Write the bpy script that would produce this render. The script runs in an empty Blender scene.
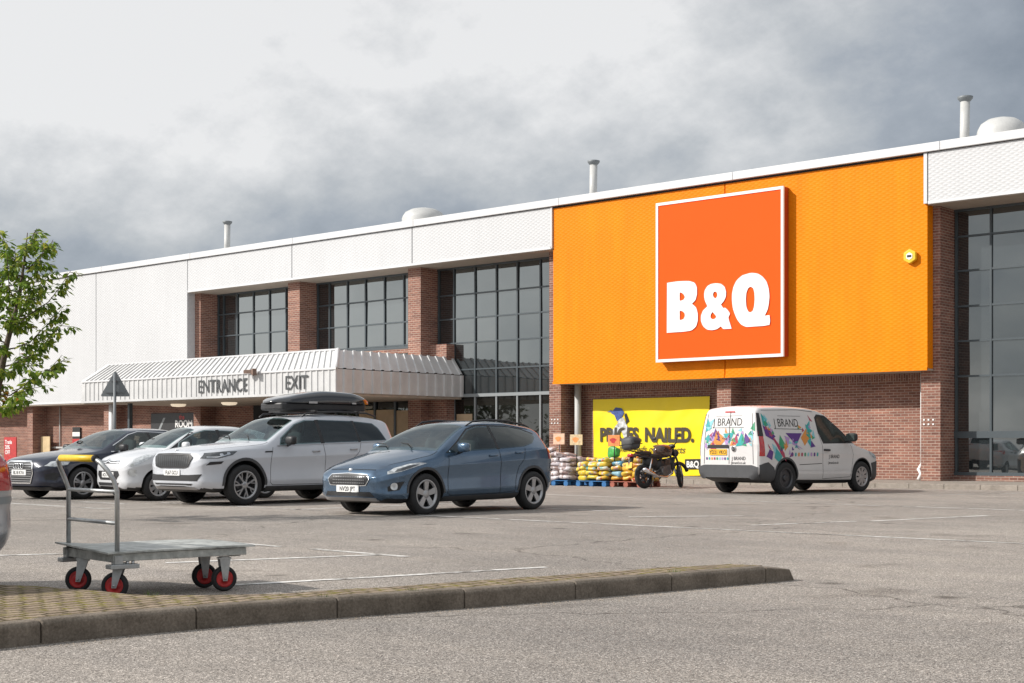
import bpy, bmesh, math, random
from mathutils import Vector, Matrix
from mathutils.bvhtree import BVHTree
from mathutils.geometry import delaunay_2d_cdt
R = math.radians
C = bpy.context.scene.collection
scene = bpy.context.scene

# ------------------------------------------------------------ camera
cam_d = bpy.data.cameras.new("camera"); cam = bpy.data.objects.new("camera", cam_d); C.objects.link(cam)
cam.location = (0, 0, 1.045); cam.rotation_euler = (R(90), 0, R(41.4))
cam_d.sensor_width = 36.0; cam_d.lens = 1421.0/1024.0*36.0
cam_d.shift_y = (446.4-341.5)/1024.0
cam_d.clip_start = 0.1; cam_d.clip_end = 3000
scene.camera = cam

# ------------------------------------------------------------ sky, sun, exposure
SUN_DIR = Vector((-0.76, -1.0, 0.85)).normalized()      # towards the sun
world = bpy.data.worlds.new("World"); scene.world = world; world.use_nodes = True
wn, wl = world.node_tree.nodes, world.node_tree.links
wn.clear()
w_out = wn.new('ShaderNodeOutputWorld'); w_bg = wn.new('ShaderNodeBackground'); w_bg.inputs['Strength'].default_value = 0.1
sky = wn.new('ShaderNodeTexSky'); sky.sky_type = 'NISHITA'; sky.sun_disc = False
sky.sun_elevation = math.asin(SUN_DIR.z); sky.sun_rotation = math.atan2(SUN_DIR.x, SUN_DIR.y)
tc = wn.new('ShaderNodeTexCoord')
sep = wn.new('ShaderNodeSeparateXYZ'); wl.new(tc.outputs['Generated'], sep.inputs[0])
def wmath(op, a, b=None, c=None):
    n = wn.new('ShaderNodeMath'); n.operation = op
    for i, v in enumerate((a, b, c)):
        if v is None: continue
        if isinstance(v, (int, float)): n.inputs[i].default_value = v
        else: wl.new(v, n.inputs[i])
    return n.outputs[0]
# clouds live on a flat layer: direction projected on to a plane overhead
den = wmath('ADD', wmath('MAXIMUM', sep.outputs['Z'], 0.0), 0.55)
comb = wn.new('ShaderNodeCombineXYZ')
wl.new(wmath('DIVIDE', sep.outputs['X'], den), comb.inputs[0]); wl.new(wmath('DIVIDE', sep.outputs['Y'], den), comb.inputs[1])
comb.inputs[2].default_value = 0.0
def wnoise(scale, detail, rough, off):
    mp = wn.new('ShaderNodeMapping'); mp.inputs['Location'].default_value = off
    n = wn.new('ShaderNodeTexNoise'); n.inputs['Scale'].default_value = scale; n.inputs['Detail'].default_value = detail; n.inputs['Roughness'].default_value = rough
    wl.new(comb.outputs[0], mp.inputs[0]); wl.new(mp.outputs[0], n.inputs[0]); return n.outputs['Fac']
CLOUD_OFF = (3.1, 1.7, 0.4)
n1 = wnoise(1.9, 5.0, 0.5, CLOUD_OFF); n2 = wnoise(5.5, 8.0, 0.62, (7.0, 2.0, 1.0))
def lobe(d, power):
    d = Vector(d).normalized(); vm = wn.new('ShaderNodeVectorMath'); vm.operation = 'DOT_PRODUCT'
    wl.new(tc.outputs['Generated'], vm.inputs[0]); vm.inputs[1].default_value = d
    return wmath('POWER', wmath('MAXIMUM', vm.outputs['Value'], 0.0), power)
lb1 = lobe((-0.925, 0.51, 0.215), 60.0)
lb2 = lobe((-0.55, 0.85, 0.265), 110.0)
lb3 = lobe((-0.773, 0.651, 0.31), 45.0)
dk = wmath('ADD', lobe((-0.70, 0.707, 0.165), 70.0), wmath('ADD', wmath('MULTIPLY', lobe((-0.40, 0.95, 0.20), 120.0), 0.4), wmath('MULTIPLY', lobe((-0.87, 0.565, 0.085), 70.0), 1.9)))
v = wmath('ADD', wmath('SUBTRACT', wmath('MULTIPLY', n1, 1.55), 0.58), wmath('MULTIPLY', n2, 0.95))
v = wmath('ADD', v, wmath('MULTIPLY', lb1, 0.60)); v = wmath('ADD', v, wmath('MULTIPLY', lb2, 0.34)); v = wmath('ADD', v, wmath('MULTIPLY', lb3, 0.38))
v = wmath('SUBTRACT', v, wmath('MULTIPLY', dk, 0.38)); v = wmath('ADD', v, wmath('MULTIPLY', lobe((-0.86, -0.5, 0.2), 8.0), 0.42))
ramp = wn.new('ShaderNodeValToRGB'); wl.new(v, ramp.inputs[0])
e = ramp.color_ramp.elements
e[0].position = 0.36; e[0].color = (2.15, 2.45, 2.85, 1)
e[1].position = 1.0; e[1].color = (7.0, 7.0, 7.0, 1)
for pos, col in ((0.58, (3.1, 3.4, 3.8, 1)), (0.74, (4.3, 4.5, 4.7, 1)), (0.87, (5.6, 5.7, 5.8, 1))):
    k = e.new(pos); k.color = col
mixw = wn.new('ShaderNodeMix'); mixw.data_type = 'RGBA'; mixw.inputs['Factor'].default_value = 0.93
bright = wn.new('ShaderNodeMix'); bright.data_type = 'RGBA'; bright.blend_type = 'ADD'; bright.inputs['B'].default_value = (8.5, 8.7, 8.7, 1)   # unseen bright cloud added behind left for window reflections, and overhead for fill
wl.new(wmath('ADD', lobe((-0.86, -0.5, 0.2), 9.0), wmath('MULTIPLY', lobe((0.1, -0.45, 0.9), 3.0), 0.55)), bright.inputs['Factor']); wl.new(ramp.outputs[0], bright.inputs['A'])
wl.new(sky.outputs[0], mixw.inputs['A']); wl.new(bright.outputs['Result'], mixw.inputs['B'])
wl.new(mixw.outputs['Result'], w_bg.inputs['Color']); wl.new(w_bg.outputs[0], w_out.inputs[0])

sun_d = bpy.data.lights.new("sun", 'SUN'); sun_d.energy = 4.0; sun_d.angle = R(0.6); sun_d.color = (1.0, 0.95, 0.885)
sun = bpy.data.objects.new("sun", sun_d); C.objects.link(sun)
sun.rotation_euler = SUN_DIR.to_track_quat('Z', 'Y').to_euler()
sun.location = SUN_DIR*60
vs = scene.view_settings
vs.view_transform = 'Standard'; vs.look = 'None'; vs.gamma = 1; vs.use_curve_mapping = False; vs.exposure = 0.30

# ------------------------------------------------------------ materials
def new_mat(name):
    m = bpy.data.materials.new(name); m.use_nodes = True
    nt = m.node_tree; return m, nt.nodes, nt.links, nt.nodes['Principled BSDF']
def mat(name, col, rough=0.6, metal=0.0, spec=0.5, coat=0.0, var=0.0, vscale=3.0, bump=0.0, bscale=40.0, emit=None):
    m, N, L, b = new_mat(name)
    b.inputs['Base Color'].default_value = (*col, 1); b.inputs['Roughness'].default_value = rough
    b.inputs['Metallic'].default_value = metal; b.inputs['Specular IOR Level'].default_value = spec
    b.inputs['Coat Weight'].default_value = coat; b.inputs['Coat Roughness'].default_value = 0.04
    if var:
        t = N.new('ShaderNodeTexCoord'); n = N.new('ShaderNodeTexNoise'); n.inputs['Scale'].default_value = vscale; n.inputs['Detail'].default_value = 6
        n.inputs['Roughness'].default_value = 0.65
        L.new(t.outputs['Object'], n.inputs[0])
        r = N.new('ShaderNodeValToRGB'); L.new(n.outputs['Fac'], r.inputs[0])
        r.color_ramp.elements[0].position = 0.3; r.color_ramp.elements[1].position = 0.7
        r.color_ramp.elements[0].color = (*[c*(1-var) for c in col], 1); r.color_ramp.elements[1].color = (*[min(1, c*(1+var)) for c in col], 1)
        L.new(r.outputs[0], b.inputs['Base Color'])
    if bump:
        t = N.new('ShaderNodeTexCoord'); n = N.new('ShaderNodeTexNoise'); n.inputs['Scale'].default_value = bscale; n.inputs['Detail'].default_value = 4
        L.new(t.outputs['Object'], n.inputs[0])
        bp = N.new('ShaderNodeBump'); bp.inputs['Strength'].default_value = bump; bp.inputs['Distance'].default_value = 0.02
        L.new(n.outputs['Fac'], bp.inputs['Height']); L.new(bp.outputs[0], b.inputs['Normal'])
    if emit:
        b.inputs['Emission Color'].default_value = (*emit[:3], 1); b.inputs['Emission Strength'].default_value = emit[3]
    return m
def noise(N, L, vec, scale, detail=5, rough=0.6):
    n = N.new('ShaderNodeTexNoise'); n.inputs['Scale'].default_value = scale; n.inputs['Detail'].default_value = detail; n.inputs['Roughness'].default_value = rough
    L.new(vec, n.inputs[0]); return n.outputs['Fac']
def rampn(N, L, fac, stops):
    r = N.new('ShaderNodeValToRGB'); L.new(fac, r.inputs[0]); el = r.color_ramp.elements
    el[0].position, el[0].color = stops[0][0], (*stops[0][1], 1); el[1].position, el[1].color = stops[-1][0], (*stops[-1][1], 1)
    for p, c in stops[1:-1]:
        k = el.new(p); k.color = (*c, 1)
    return r.outputs[0]
def mixc(N, L, a, b, fac, mode='MIX'):
    m = N.new('ShaderNodeMix'); m.data_type = 'RGBA'; m.blend_type = mode
    for key, val in (('A', a), ('B', b)):
        if isinstance(val, tuple): m.inputs[key].default_value = (*val, 1)
        else: L.new(val, m.inputs[key])
    if isinstance(fac, (int, float)): m.inputs['Factor'].default_value = fac
    else: L.new(fac, m.inputs['Factor'])
    return m.outputs['Result']

def make_asphalt():
    m, N, L, b = new_mat('asphalt'); t = N.new('ShaderNodeTexCoord'); v = t.outputs['Object']
    vo = N.new('ShaderNodeTexVoronoi'); vo.inputs['Scale'].default_value = 150; L.new(v, vo.inputs[0])
    bw = N.new('ShaderNodeRGBToBW'); L.new(vo.outputs['Color'], bw.inputs[0])
    chips = rampn(N, L, bw.outputs[0], [(0.08, (0.05, 0.044, 0.04)), (0.42, (0.245, 0.222, 0.20)), (0.75, (0.37, 0.335, 0.303)), (0.95, (0.80, 0.735, 0.67))])
    big = rampn(N, L, noise(N, L, v, 0.22, 7, 0.6), [(0.3, (0.74, 0.74, 0.74)), (0.7, (1.2, 1.18, 1.15))])
    mid = rampn(N, L, noise(N, L, v, 2.3, 6, 0.7), [(0.3, (0.90, 0.90, 0.90)), (0.7, (1.08, 1.08, 1.08))])
    fine = rampn(N, L, noise(N, L, v, 60, 3, 0.7), [(0.3, (0.72, 0.72, 0.72)), (0.7, (1.28, 1.28, 1.28))])
    mp = N.new('ShaderNodeMapping'); mp.inputs['Scale'].default_value = (0.35, 3.5, 1); mp.inputs['Rotation'].default_value = (0, 0, R(62)); L.new(v, mp.inputs[0])
    streak = rampn(N, L, noise(N, L, mp.outputs[0], 0.5, 5, 0.6), [(0.35, (0.92, 0.92, 0.93)), (0.65, (1.06, 1.05, 1.04))])
    stain = rampn(N, L, noise(N, L, v, 0.9, 3, 0.5), [(0.62, (1, 1, 1)), (0.72, (0.72, 0.71, 0.70))])
    oil = N.new('ShaderNodeTexVoronoi'); oil.inputs['Scale'].default_value = 0.8; L.new(v, oil.inputs[0])       # oil drips
    drips = rampn(N, L, oil.outputs['Distance'], [(0.03, (0.45, 0.44, 0.43)), (0.11, (1, 1, 1))])
    dv = N.new('ShaderNodeVectorMath'); dv.operation = 'MULTIPLY_ADD'; dn = N.new('ShaderNodeTexNoise'); dn.inputs['Scale'].default_value = 1.6; dn.inputs['Detail'].default_value = 5; L.new(v, dn.inputs[0])
    L.new(dn.outputs['Color'], dv.inputs[0]); dv.inputs[1].default_value = (0.9, 0.9, 0); L.new(v, dv.inputs[2])
    ck = N.new('ShaderNodeTexVoronoi'); ck.feature = 'DISTANCE_TO_EDGE'; ck.inputs['Scale'].default_value = 0.16; L.new(dv.outputs[0], ck.inputs[0])   # hairline cracks
    cracks = rampn(N, L, ck.outputs['Distance'], [(0.0010, (0.42, 0.41, 0.40)), (0.0028, (1, 1, 1))])
    c = chips
    for k in (big, mid, fine, streak, stain, drips, cracks): c = mixc(N, L, c, k, 1.0, 'MULTIPLY')
    L.new(c, b.inputs['Base Color']); b.inputs['Roughness'].default_value = 0.85; b.inputs['Specular IOR Level'].default_value = 0.3
    bp = N.new('ShaderNodeBump'); bp.inputs['Strength'].default_value = 0.5; bp.inputs['Distance'].default_value = 0.006
    L.new(vo.outputs['Distance'], bp.inputs['Height']); L.new(bp.outputs[0], b.inputs['Normal'])
    return m
def make_brick():
    m, N, L, b = new_mat('brick'); u = N.new('ShaderNodeUVMap')
    br = N.new('ShaderNodeTexBrick'); br.inputs['Scale'].default_value = 1; br.inputs['Brick Width'].default_value = 0.225; br.inputs['Row Height'].default_value = 0.075
    br.inputs['Mortar Size'].default_value = 0.008; br.inputs['Mortar Smooth'].default_value = 0.2; br.inputs['Bias'].default_value = -0.1
    br.inputs['Color1'].default_value = (0.27, 0.135, 0.10, 1); br.inputs['Color2'].default_value = (0.175, 0.085, 0.068, 1); br.inputs['Mortar'].default_value = (0.40, 0.32, 0.27, 1)
    L.new(u.outputs[0], br.inputs[0])
    big = rampn(N, L, noise(N, L, u.outputs[0], 0.8, 6, 0.65), [(0.3, (0.78, 0.78, 0.8)), (0.7, (1.2, 1.17, 1.15))])
    mp = N.new('ShaderNodeMapping'); mp.inputs['Scale'].default_value = (0.5, 9, 1); L.new(u.outputs[0], mp.inputs[0])
    row = rampn(N, L, noise(N, L, mp.outputs[0], 1.3, 3, 0.6), [(0.35, (0.82, 0.82, 0.82)), (0.68, (1.22, 1.2, 1.18))])
    c = mixc(N, L, mixc(N, L, br.outputs['Color'], big, 1.0, 'MULTIPLY'), row, 1.0, 'MULTIPLY')
    L.new(c, b.inputs['Base Color']); b.inputs['Roughness'].default_value = 0.9; b.inputs['Specular IOR Level'].default_value = 0.2
    bp = N.new('ShaderNodeBump'); bp.inputs['Strength'].default_value = 0.6; bp.inputs['Distance'].default_value = 0.006; bp.invert = True
    L.new(br.outputs['Fac'], bp.inputs['Height']); L.new(bp.outputs[0], b.inputs['Normal'])
    return m
def make_clad(name, col, ribs=8.0, strength=0.35, dirt=0.06, spec=0.35):
    # coated steel sheet with a pressed diamond pattern, slightly weathered
    m, N, L, b = new_mat(name); u = N.new('ShaderNodeUVMap')
    def wave(rot):
        mp = N.new('ShaderNodeMapping'); mp.inputs['Rotation'].default_value = (0, 0, rot); L.new(u.outputs[0], mp.inputs[0])
        w = N.new('ShaderNodeTexWave'); w.inputs['Scale'].default_value = ribs*0.1; w.inputs['Distortion'].default_value = 0.15; w.inputs['Detail'].default_value = 1; L.new(mp.outputs[0], w.inputs[0])
        w.wave_type = 'BANDS'; w.bands_direction = 'X'; return w.outputs['Fac']
    a, c2 = wave(R(62)), wave(R(-62))
    ad = N.new('ShaderNodeMath'); ad.operation = 'MULTIPLY'; L.new(a, ad.inputs[0]); L.new(c2, ad.inputs[1])
    bp = N.new('ShaderNodeBump'); bp.inputs['Strength'].default_value = strength; bp.inputs['Distance'].default_value = 0.05
    L.new(ad.outputs[0], bp.inputs['Height']); L.new(bp.outputs[0], b.inputs['Normal'])
    mp = N.new('ShaderNodeMapping'); mp.inputs['Scale'].default_value = (2.2, 0.25, 1); L.new(u.outputs[0], mp.inputs[0])
    d = rampn(N, L, noise(N, L, mp.outputs[0], 1.2, 6, 0.65), [(0.3, tuple([1-dirt*1.6]*3)), (0.7, (1, 1, 1))])
    d2 = rampn(N, L, noise(N, L, u.outputs[0], 0.35, 5, 0.6), [(0.3, tuple([1-dirt]*3)), (0.7, (1.02, 1.02, 1.02))])
    c = mixc(N, L, mixc(N, L, col, d, 1.0, 'MULTIPLY'), d2, 1.0, 'MULTIPLY')
    L.new(c, b.inputs['Base Color']); b.inputs['Roughness'].default_value = 0.55; b.inputs['Specular IOR Level'].default_value = spec
    return m
def make_glass(name, tint=(0.02, 0.024, 0.026), ior=2.6, gl=(0.86, 0.90, 0.90), wob=0.02):
    m, N, L, b = new_mat(name); out = N['Material Output']; N.remove(b)
    d = N.new('ShaderNodeBsdfDiffuse'); d.inputs[0].default_value = (*tint, 1)
    g = N.new('ShaderNodeBsdfGlossy'); g.inputs['Color'].default_value = (*gl, 1); g.inputs['Roughness'].default_value = 0.015
    f = N.new('ShaderNodeFresnel'); f.inputs['IOR'].default_value = ior
    t = N.new('ShaderNodeTexCoord'); n = noise(N, L, t.outputs['Object'], 0.6, 2, 0.5)
    bp = N.new('ShaderNodeBump'); bp.inputs['Strength'].default_value = wob; bp.inputs['Distance'].default_value = 0.15; L.new(n, bp.inputs['Height'])
    L.new(bp.outputs[0], g.inputs['Normal'])
    mx = N.new('ShaderNodeMixShader'); L.new(f.outputs[0], mx.inputs[0]); L.new(d.outputs[0], mx.inputs[1]); L.new(g.outputs[0], mx.inputs[2]); L.new(mx.outputs[0], out.inputs[0])
    return m
def make_clear(name, tint, ior):
    # see-through tinted pane: a real reflection on top of what lies behind it
    m, N, L, b = new_mat(name); out = N['Material Output']; N.remove(b)
    d = N.new('ShaderNodeBsdfTransparent'); d.inputs[0].default_value = (*tint, 1)
    g = N.new('ShaderNodeBsdfGlossy'); g.inputs['Color'].default_value = (0.95, 1.0, 0.99, 1); g.inputs['Roughness'].default_value = 0.01
    f = N.new('ShaderNodeFresnel'); f.inputs['IOR'].default_value = ior
    geo = N.new('ShaderNodeNewGeometry'); sw = N.new('ShaderNodeMix'); sw.data_type = 'FLOAT'; L.new(geo.outputs['Backfacing'], sw.inputs['Factor']); L.new(f.outputs[0], sw.inputs['A']); sw.inputs['B'].default_value = 0.08
    mx = N.new('ShaderNodeMixShader'); L.new(sw.outputs['Result'], mx.inputs[0]); L.new(d.outputs[0], mx.inputs[1]); L.new(g.outputs[0], mx.inputs[2]); L.new(mx.outputs[0], out.inputs[0])
    return m
def make_line_paint():
    # worn thermoplastic paint: chips of the asphalt show through as real colour of the surface
    m, N, L, b = new_mat('worn_line_paint'); t = N.new('ShaderNodeTexCoord'); v = t.outputs['Object']
    n = noise(N, L, v, 9, 8, 0.75); n2 = noise(N, L, v, 1.1, 3, 0.5)
    ad = N.new('ShaderNodeMath'); ad.operation = 'MULTIPLY_ADD'; L.new(n2, ad.inputs[0]); ad.inputs[1].default_value = 0.7; L.new(n, ad.inputs[2])
    c = rampn(N, L, ad.outputs[0], [(0.74, (0.20, 0.18, 0.16)), (0.84, (0.50, 0.48, 0.45)), (0.95, (0.72, 0.70, 0.67))])
    L.new(c, b.inputs['Base Color']); b.inputs['Roughness'].default_value = 0.8
    return m
def make_cobble():
    m, N, L, b = new_mat('mossy_block_paving'); t = N.new('ShaderNodeTexCoord'); mp = N.new('ShaderNodeMapping'); L.new(t.outputs['Object'], mp.inputs[0])
    mp.inputs['Rotation'].default_value = (0, 0, R(86))
    nz = noise(N, L, t.outputs['Object'], 7, 4, 0.6)
    ds = N.new('ShaderNodeMix'); ds.data_type = 'VECTOR'; ds.inputs['Factor'].default_value = 0.5
    vm = N.new('ShaderNodeVectorMath'); vm.operation = 'MULTIPLY_ADD'; nc = N.new('ShaderNodeTexNoise'); nc.inputs['Scale'].default_value = 9; L.new(t.outputs['Object'], nc.inputs[0])
    L.new(nc.outputs['Color'], vm.inputs[0]); vm.inputs[1].default_value = (0.05, 0.05, 0); L.new(mp.outputs[0], vm.inputs[2])
    br = N.new('ShaderNodeTexBrick'); br.inputs['Scale'].default_value = 1; br.inputs['Brick Width'].default_value = 0.13; br.inputs['Row Height'].default_value = 0.10
    br.inputs['Mortar Size'].default_value = 0.014; br.inputs['Mortar Smooth'].default_value = 0.5
    br.inputs['Color1'].default_value = (0.225, 0.175, 0.13, 1); br.inputs['Color2'].default_value = (0.31, 0.245, 0.185, 1); br.inputs['Mortar'].default_value = (0.105, 0.085, 0.05, 1)
    L.new(vm.outputs[0], br.inputs[0])
    moss = rampn(N, L, noise(N, L, t.outputs['Object'], 5.5, 6, 0.7), [(0.45, (0, 0, 0)), (0.62, (1, 1, 1))])
    bwm = N.new('ShaderNodeMath'); bwm.operation = 'MULTIPLY'; L.new(moss, bwm.inputs[0])
    wide = N.new('ShaderNodeTexBrick'); wide.inputs['Scale'].default_value = 1; wide.inputs['Brick Width'].default_value = 0.13; wide.inputs['Row Height'].default_value = 0.10
    wide.inputs['Mortar Size'].default_value = 0.022; wide.inputs['Mortar Smooth'].default_value = 0.8; L.new(vm.outputs[0], wide.inputs[0]); L.new(wide.outputs['Fac'], bwm.inputs[1])
    c = mixc(N, L, br.outputs['Color'], (0.215, 0.19, 0.045), bwm.outputs[0])
    spk = rampn(N, L, noise(N, L, t.outputs['Object'], 60, 4, 0.7), [(0.3, (0.6, 0.6, 0.6)), (0.7, (1.3, 1.28, 1.25))])
    c = mixc(N, L, c, spk, 1.0, 'MULTIPLY')
    L.new(c, b.inputs['Base Color']); b.inputs['Roughness'].default_value = 0.95; b.inputs['Specular IOR Level'].default_value = 0.15
    bp = N.new('ShaderNodeBump'); bp.inputs['Strength'].default_value = 1.0; bp.inputs['Distance'].default_value = 0.02; bp.invert = True
    L.new(br.outputs['Fac'], bp.inputs['Height']); L.new(bp.outputs[0], b.inputs['Normal'])
    return m
def make_concrete(name, col, dark):
    m, N, L, b = new_mat(name); t = N.new('ShaderNodeTexCoord'); v = t.outputs['Object']
    a = rampn(N, L, noise(N, L, v, 3.5, 8, 0.7), [(0.3, dark), (0.55, col), (0.75, tuple(c*1.3 for c in col))])
    s = rampn(N, L, noise(N, L, v, 70, 4, 0.7), [(0.3, (0.65, 0.65, 0.65)), (0.7, (1.3, 1.3, 1.3))])
    L.new(mixc(N, L, a, s, 1.0, 'MULTIPLY'), b.inputs['Base Color']); b.inputs['Roughness'].default_value = 0.9; b.inputs['Specular IOR Level'].default_value = 0.2
    bp = N.new('ShaderNodeBump'); bp.inputs['Strength'].default_value = 0.5; bp.inputs['Distance'].default_value = 0.01
    L.new(noise(N, L, v, 45, 5, 0.7), bp.inputs['Height']); L.new(bp.outputs[0], b.inputs['Normal'])
    return m
def make_leaf(name, stops):
    m, N, L, b = new_mat(name); out = N['Material Output']
    g = N.new('ShaderNodeNewGeometry')
    c = rampn(N, L, g.outputs['Random Per Island'], stops)
    L.new(c, b.inputs['Base Color']); b.inputs['Roughness'].default_value = 0.45; b.inputs['Specular IOR Level'].default_value = 0.4
    tr = N.new('ShaderNodeBsdfTranslucent'); L.new(c, tr.inputs[0])
    mx = N.new('ShaderNodeMixShader'); mx.inputs[0].default_value = 0.42; L.new(b.outputs[0], mx.inputs[1]); L.new(tr.outputs[0], mx.inputs[2]); L.new(mx.outputs[0], out.inputs[0])
    return m
def paint(name, col, metal=0.0, rough=0.35, flake=0.0):
    m = mat(name, col, rough, metal, 0.5, 0.8, var=0.04 if metal == 0 else 0.06, vscale=1.7)
    return m
M = {}
M['asphalt'] = make_asphalt(); M['brick'] = make_brick(); M['line'] = make_line_paint(); M['cobble'] = make_cobble()
M['kerb'] = make_concrete('kerb_concrete', (0.185, 0.155, 0.125), (0.10, 0.082, 0.064)); M['pave'] = make_concrete('paving_concrete', (0.30, 0.265, 0.23), (0.2, 0.175, 0.15))
M['white_clad'] = make_clad('white_cladding', (0.545, 0.55, 0.56), 30.0, 0.16, 0.03); M['orange_clad'] = make_clad('orange_cladding', (0.86, 0.245, 0.003), 30.0, 0.14, 0.10, 0.12)
M['coping'] = mat('coping_white', (0.60, 0.60, 0.61), 0.45, var=0.05, vscale=0.8)
M['rib_white'] = mat('ribbed_sheet', (0.53, 0.53, 0.53), 0.5, var=0.12, vscale=1.2)
M['soffit'] = mat('soffit', (0.42, 0.36, 0.30), 0.7, var=0.12)
M['glass'] = make_glass('window_glass'); M['frame'] = mat('dark_window_frame', (0.06, 0.075, 0.085), 0.4); M['frame_light'] = mat('grey_window_frame', (0.25, 0.27, 0.28), 0.4)
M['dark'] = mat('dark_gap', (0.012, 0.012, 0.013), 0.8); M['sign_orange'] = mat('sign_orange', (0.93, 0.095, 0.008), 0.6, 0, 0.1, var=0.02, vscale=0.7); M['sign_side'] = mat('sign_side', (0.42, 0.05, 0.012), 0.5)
M['white'] = mat('white_gloss', (0.78, 0.77, 0.76), 0.4); M['black'] = mat('black_plastic', (0.018, 0.018, 0.02), 0.5, var=0.2, vscale=8); M['rubber'] = mat('rubber', (0.016, 0.016, 0.017), 0.8, var=0.25, vscale=20, bump=0.1)
M['grey_plastic'] = mat('grey_plastic', (0.055, 0.056, 0.06), 0.6, var=0.12, vscale=5)
M['steel'] = mat('galvanised_steel', (0.42, 0.43, 0.43), 0.45, 0.75, var=0.22, vscale=14); M['deck'] = mat('worn_steel_deck', (0.40, 0.41, 0.39), 0.55, 0.4, var=0.42, vscale=11, bump=0.15, bscale=30)
M['alloy'] = mat('alloy', (0.40, 0.40, 0.41), 0.3, 0.65); M['alloy_dark'] = mat('alloy_dark', (0.06, 0.06, 0.065), 0.35, 0.5); M['chrome'] = mat('chrome', (0.75, 0.75, 0.76), 0.12, 1.0)
M['opaque_glass'] = make_glass('privacy_glass', (0.016, 0.026, 0.03), 1.8, (0.95, 1.0, 0.99), 0.0); M['car_glass'] = make_clear('car_glass', (0.42, 0.52, 0.52), 1.75); M['mirror_glass'] = make_glass('mirror_glass', (0.05, 0.065, 0.062), 2.6, (0.93, 1.0, 0.98), 0.0); M['windscreen'] = make_clear('windscreen_glass', (0.50, 0.60, 0.58), 2.7); M['tinted_glass'] = make_clear('tinted_glass', (0.22, 0.29, 0.31), 1.8)
M['lamp'] = mat('lamp_lens', (0.55, 0.57, 0.58), 0.1, 0.25, 0.6, 1.0, var=0.45, vscale=16); M['red_lamp'] = mat('red_lamp', (0.42, 0.012, 0.014), 0.15, 0, 0.6, 1.0, var=0.3, vscale=10)
M['plate_white'] = mat('plate_white', (0.75, 0.75, 0.74), 0.4); M['plate_yellow'] = mat('plate_yellow', (0.80, 0.42, 0.02), 0.4); M['ink'] = mat('black_ink', (0.012, 0.012, 0.012), 0.6)
M['yellow'] = mat('grip_yellow', (0.72, 0.47, 0.02), 0.45, var=0.12, vscale=25); M['red'] = mat('red_plastic', (0.42, 0.022, 0.022), 0.5, var=0.45, vscale=18)
M['galv'] = mat('grey_sign_back', (0.165, 0.18, 0.19), 0.55, 0.2, var=0.06, vscale=4); M['pipe'] = mat('pipe_grey', (0.46, 0.46, 0.45), 0.5, var=0.08)
M['bark'] = mat('bark', (0.10, 0.075, 0.055), 0.9, var=0.3, vscale=25, bump=0.5)
M['leaf'] = make_leaf('leaf', [(0.0, (0.06, 0.12, 0.014)), (0.5, (0.15, 0.25, 0.025)), (0.85, (0.27, 0.35, 0.04)), (1.0, (0.42, 0.43, 0.06))])
M['leaf_orange'] = make_leaf('leaf_autumn', [(0.0, (0.30, 0.12, 0.01)), (1.0, (0.5, 0.26, 0.03))])
M['hedge_leaf'] = make_leaf('belt_leaf', [(0.0, (0.02, 0.045, 0.008)), (1.0, (0.08, 0.12, 0.02))])

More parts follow.
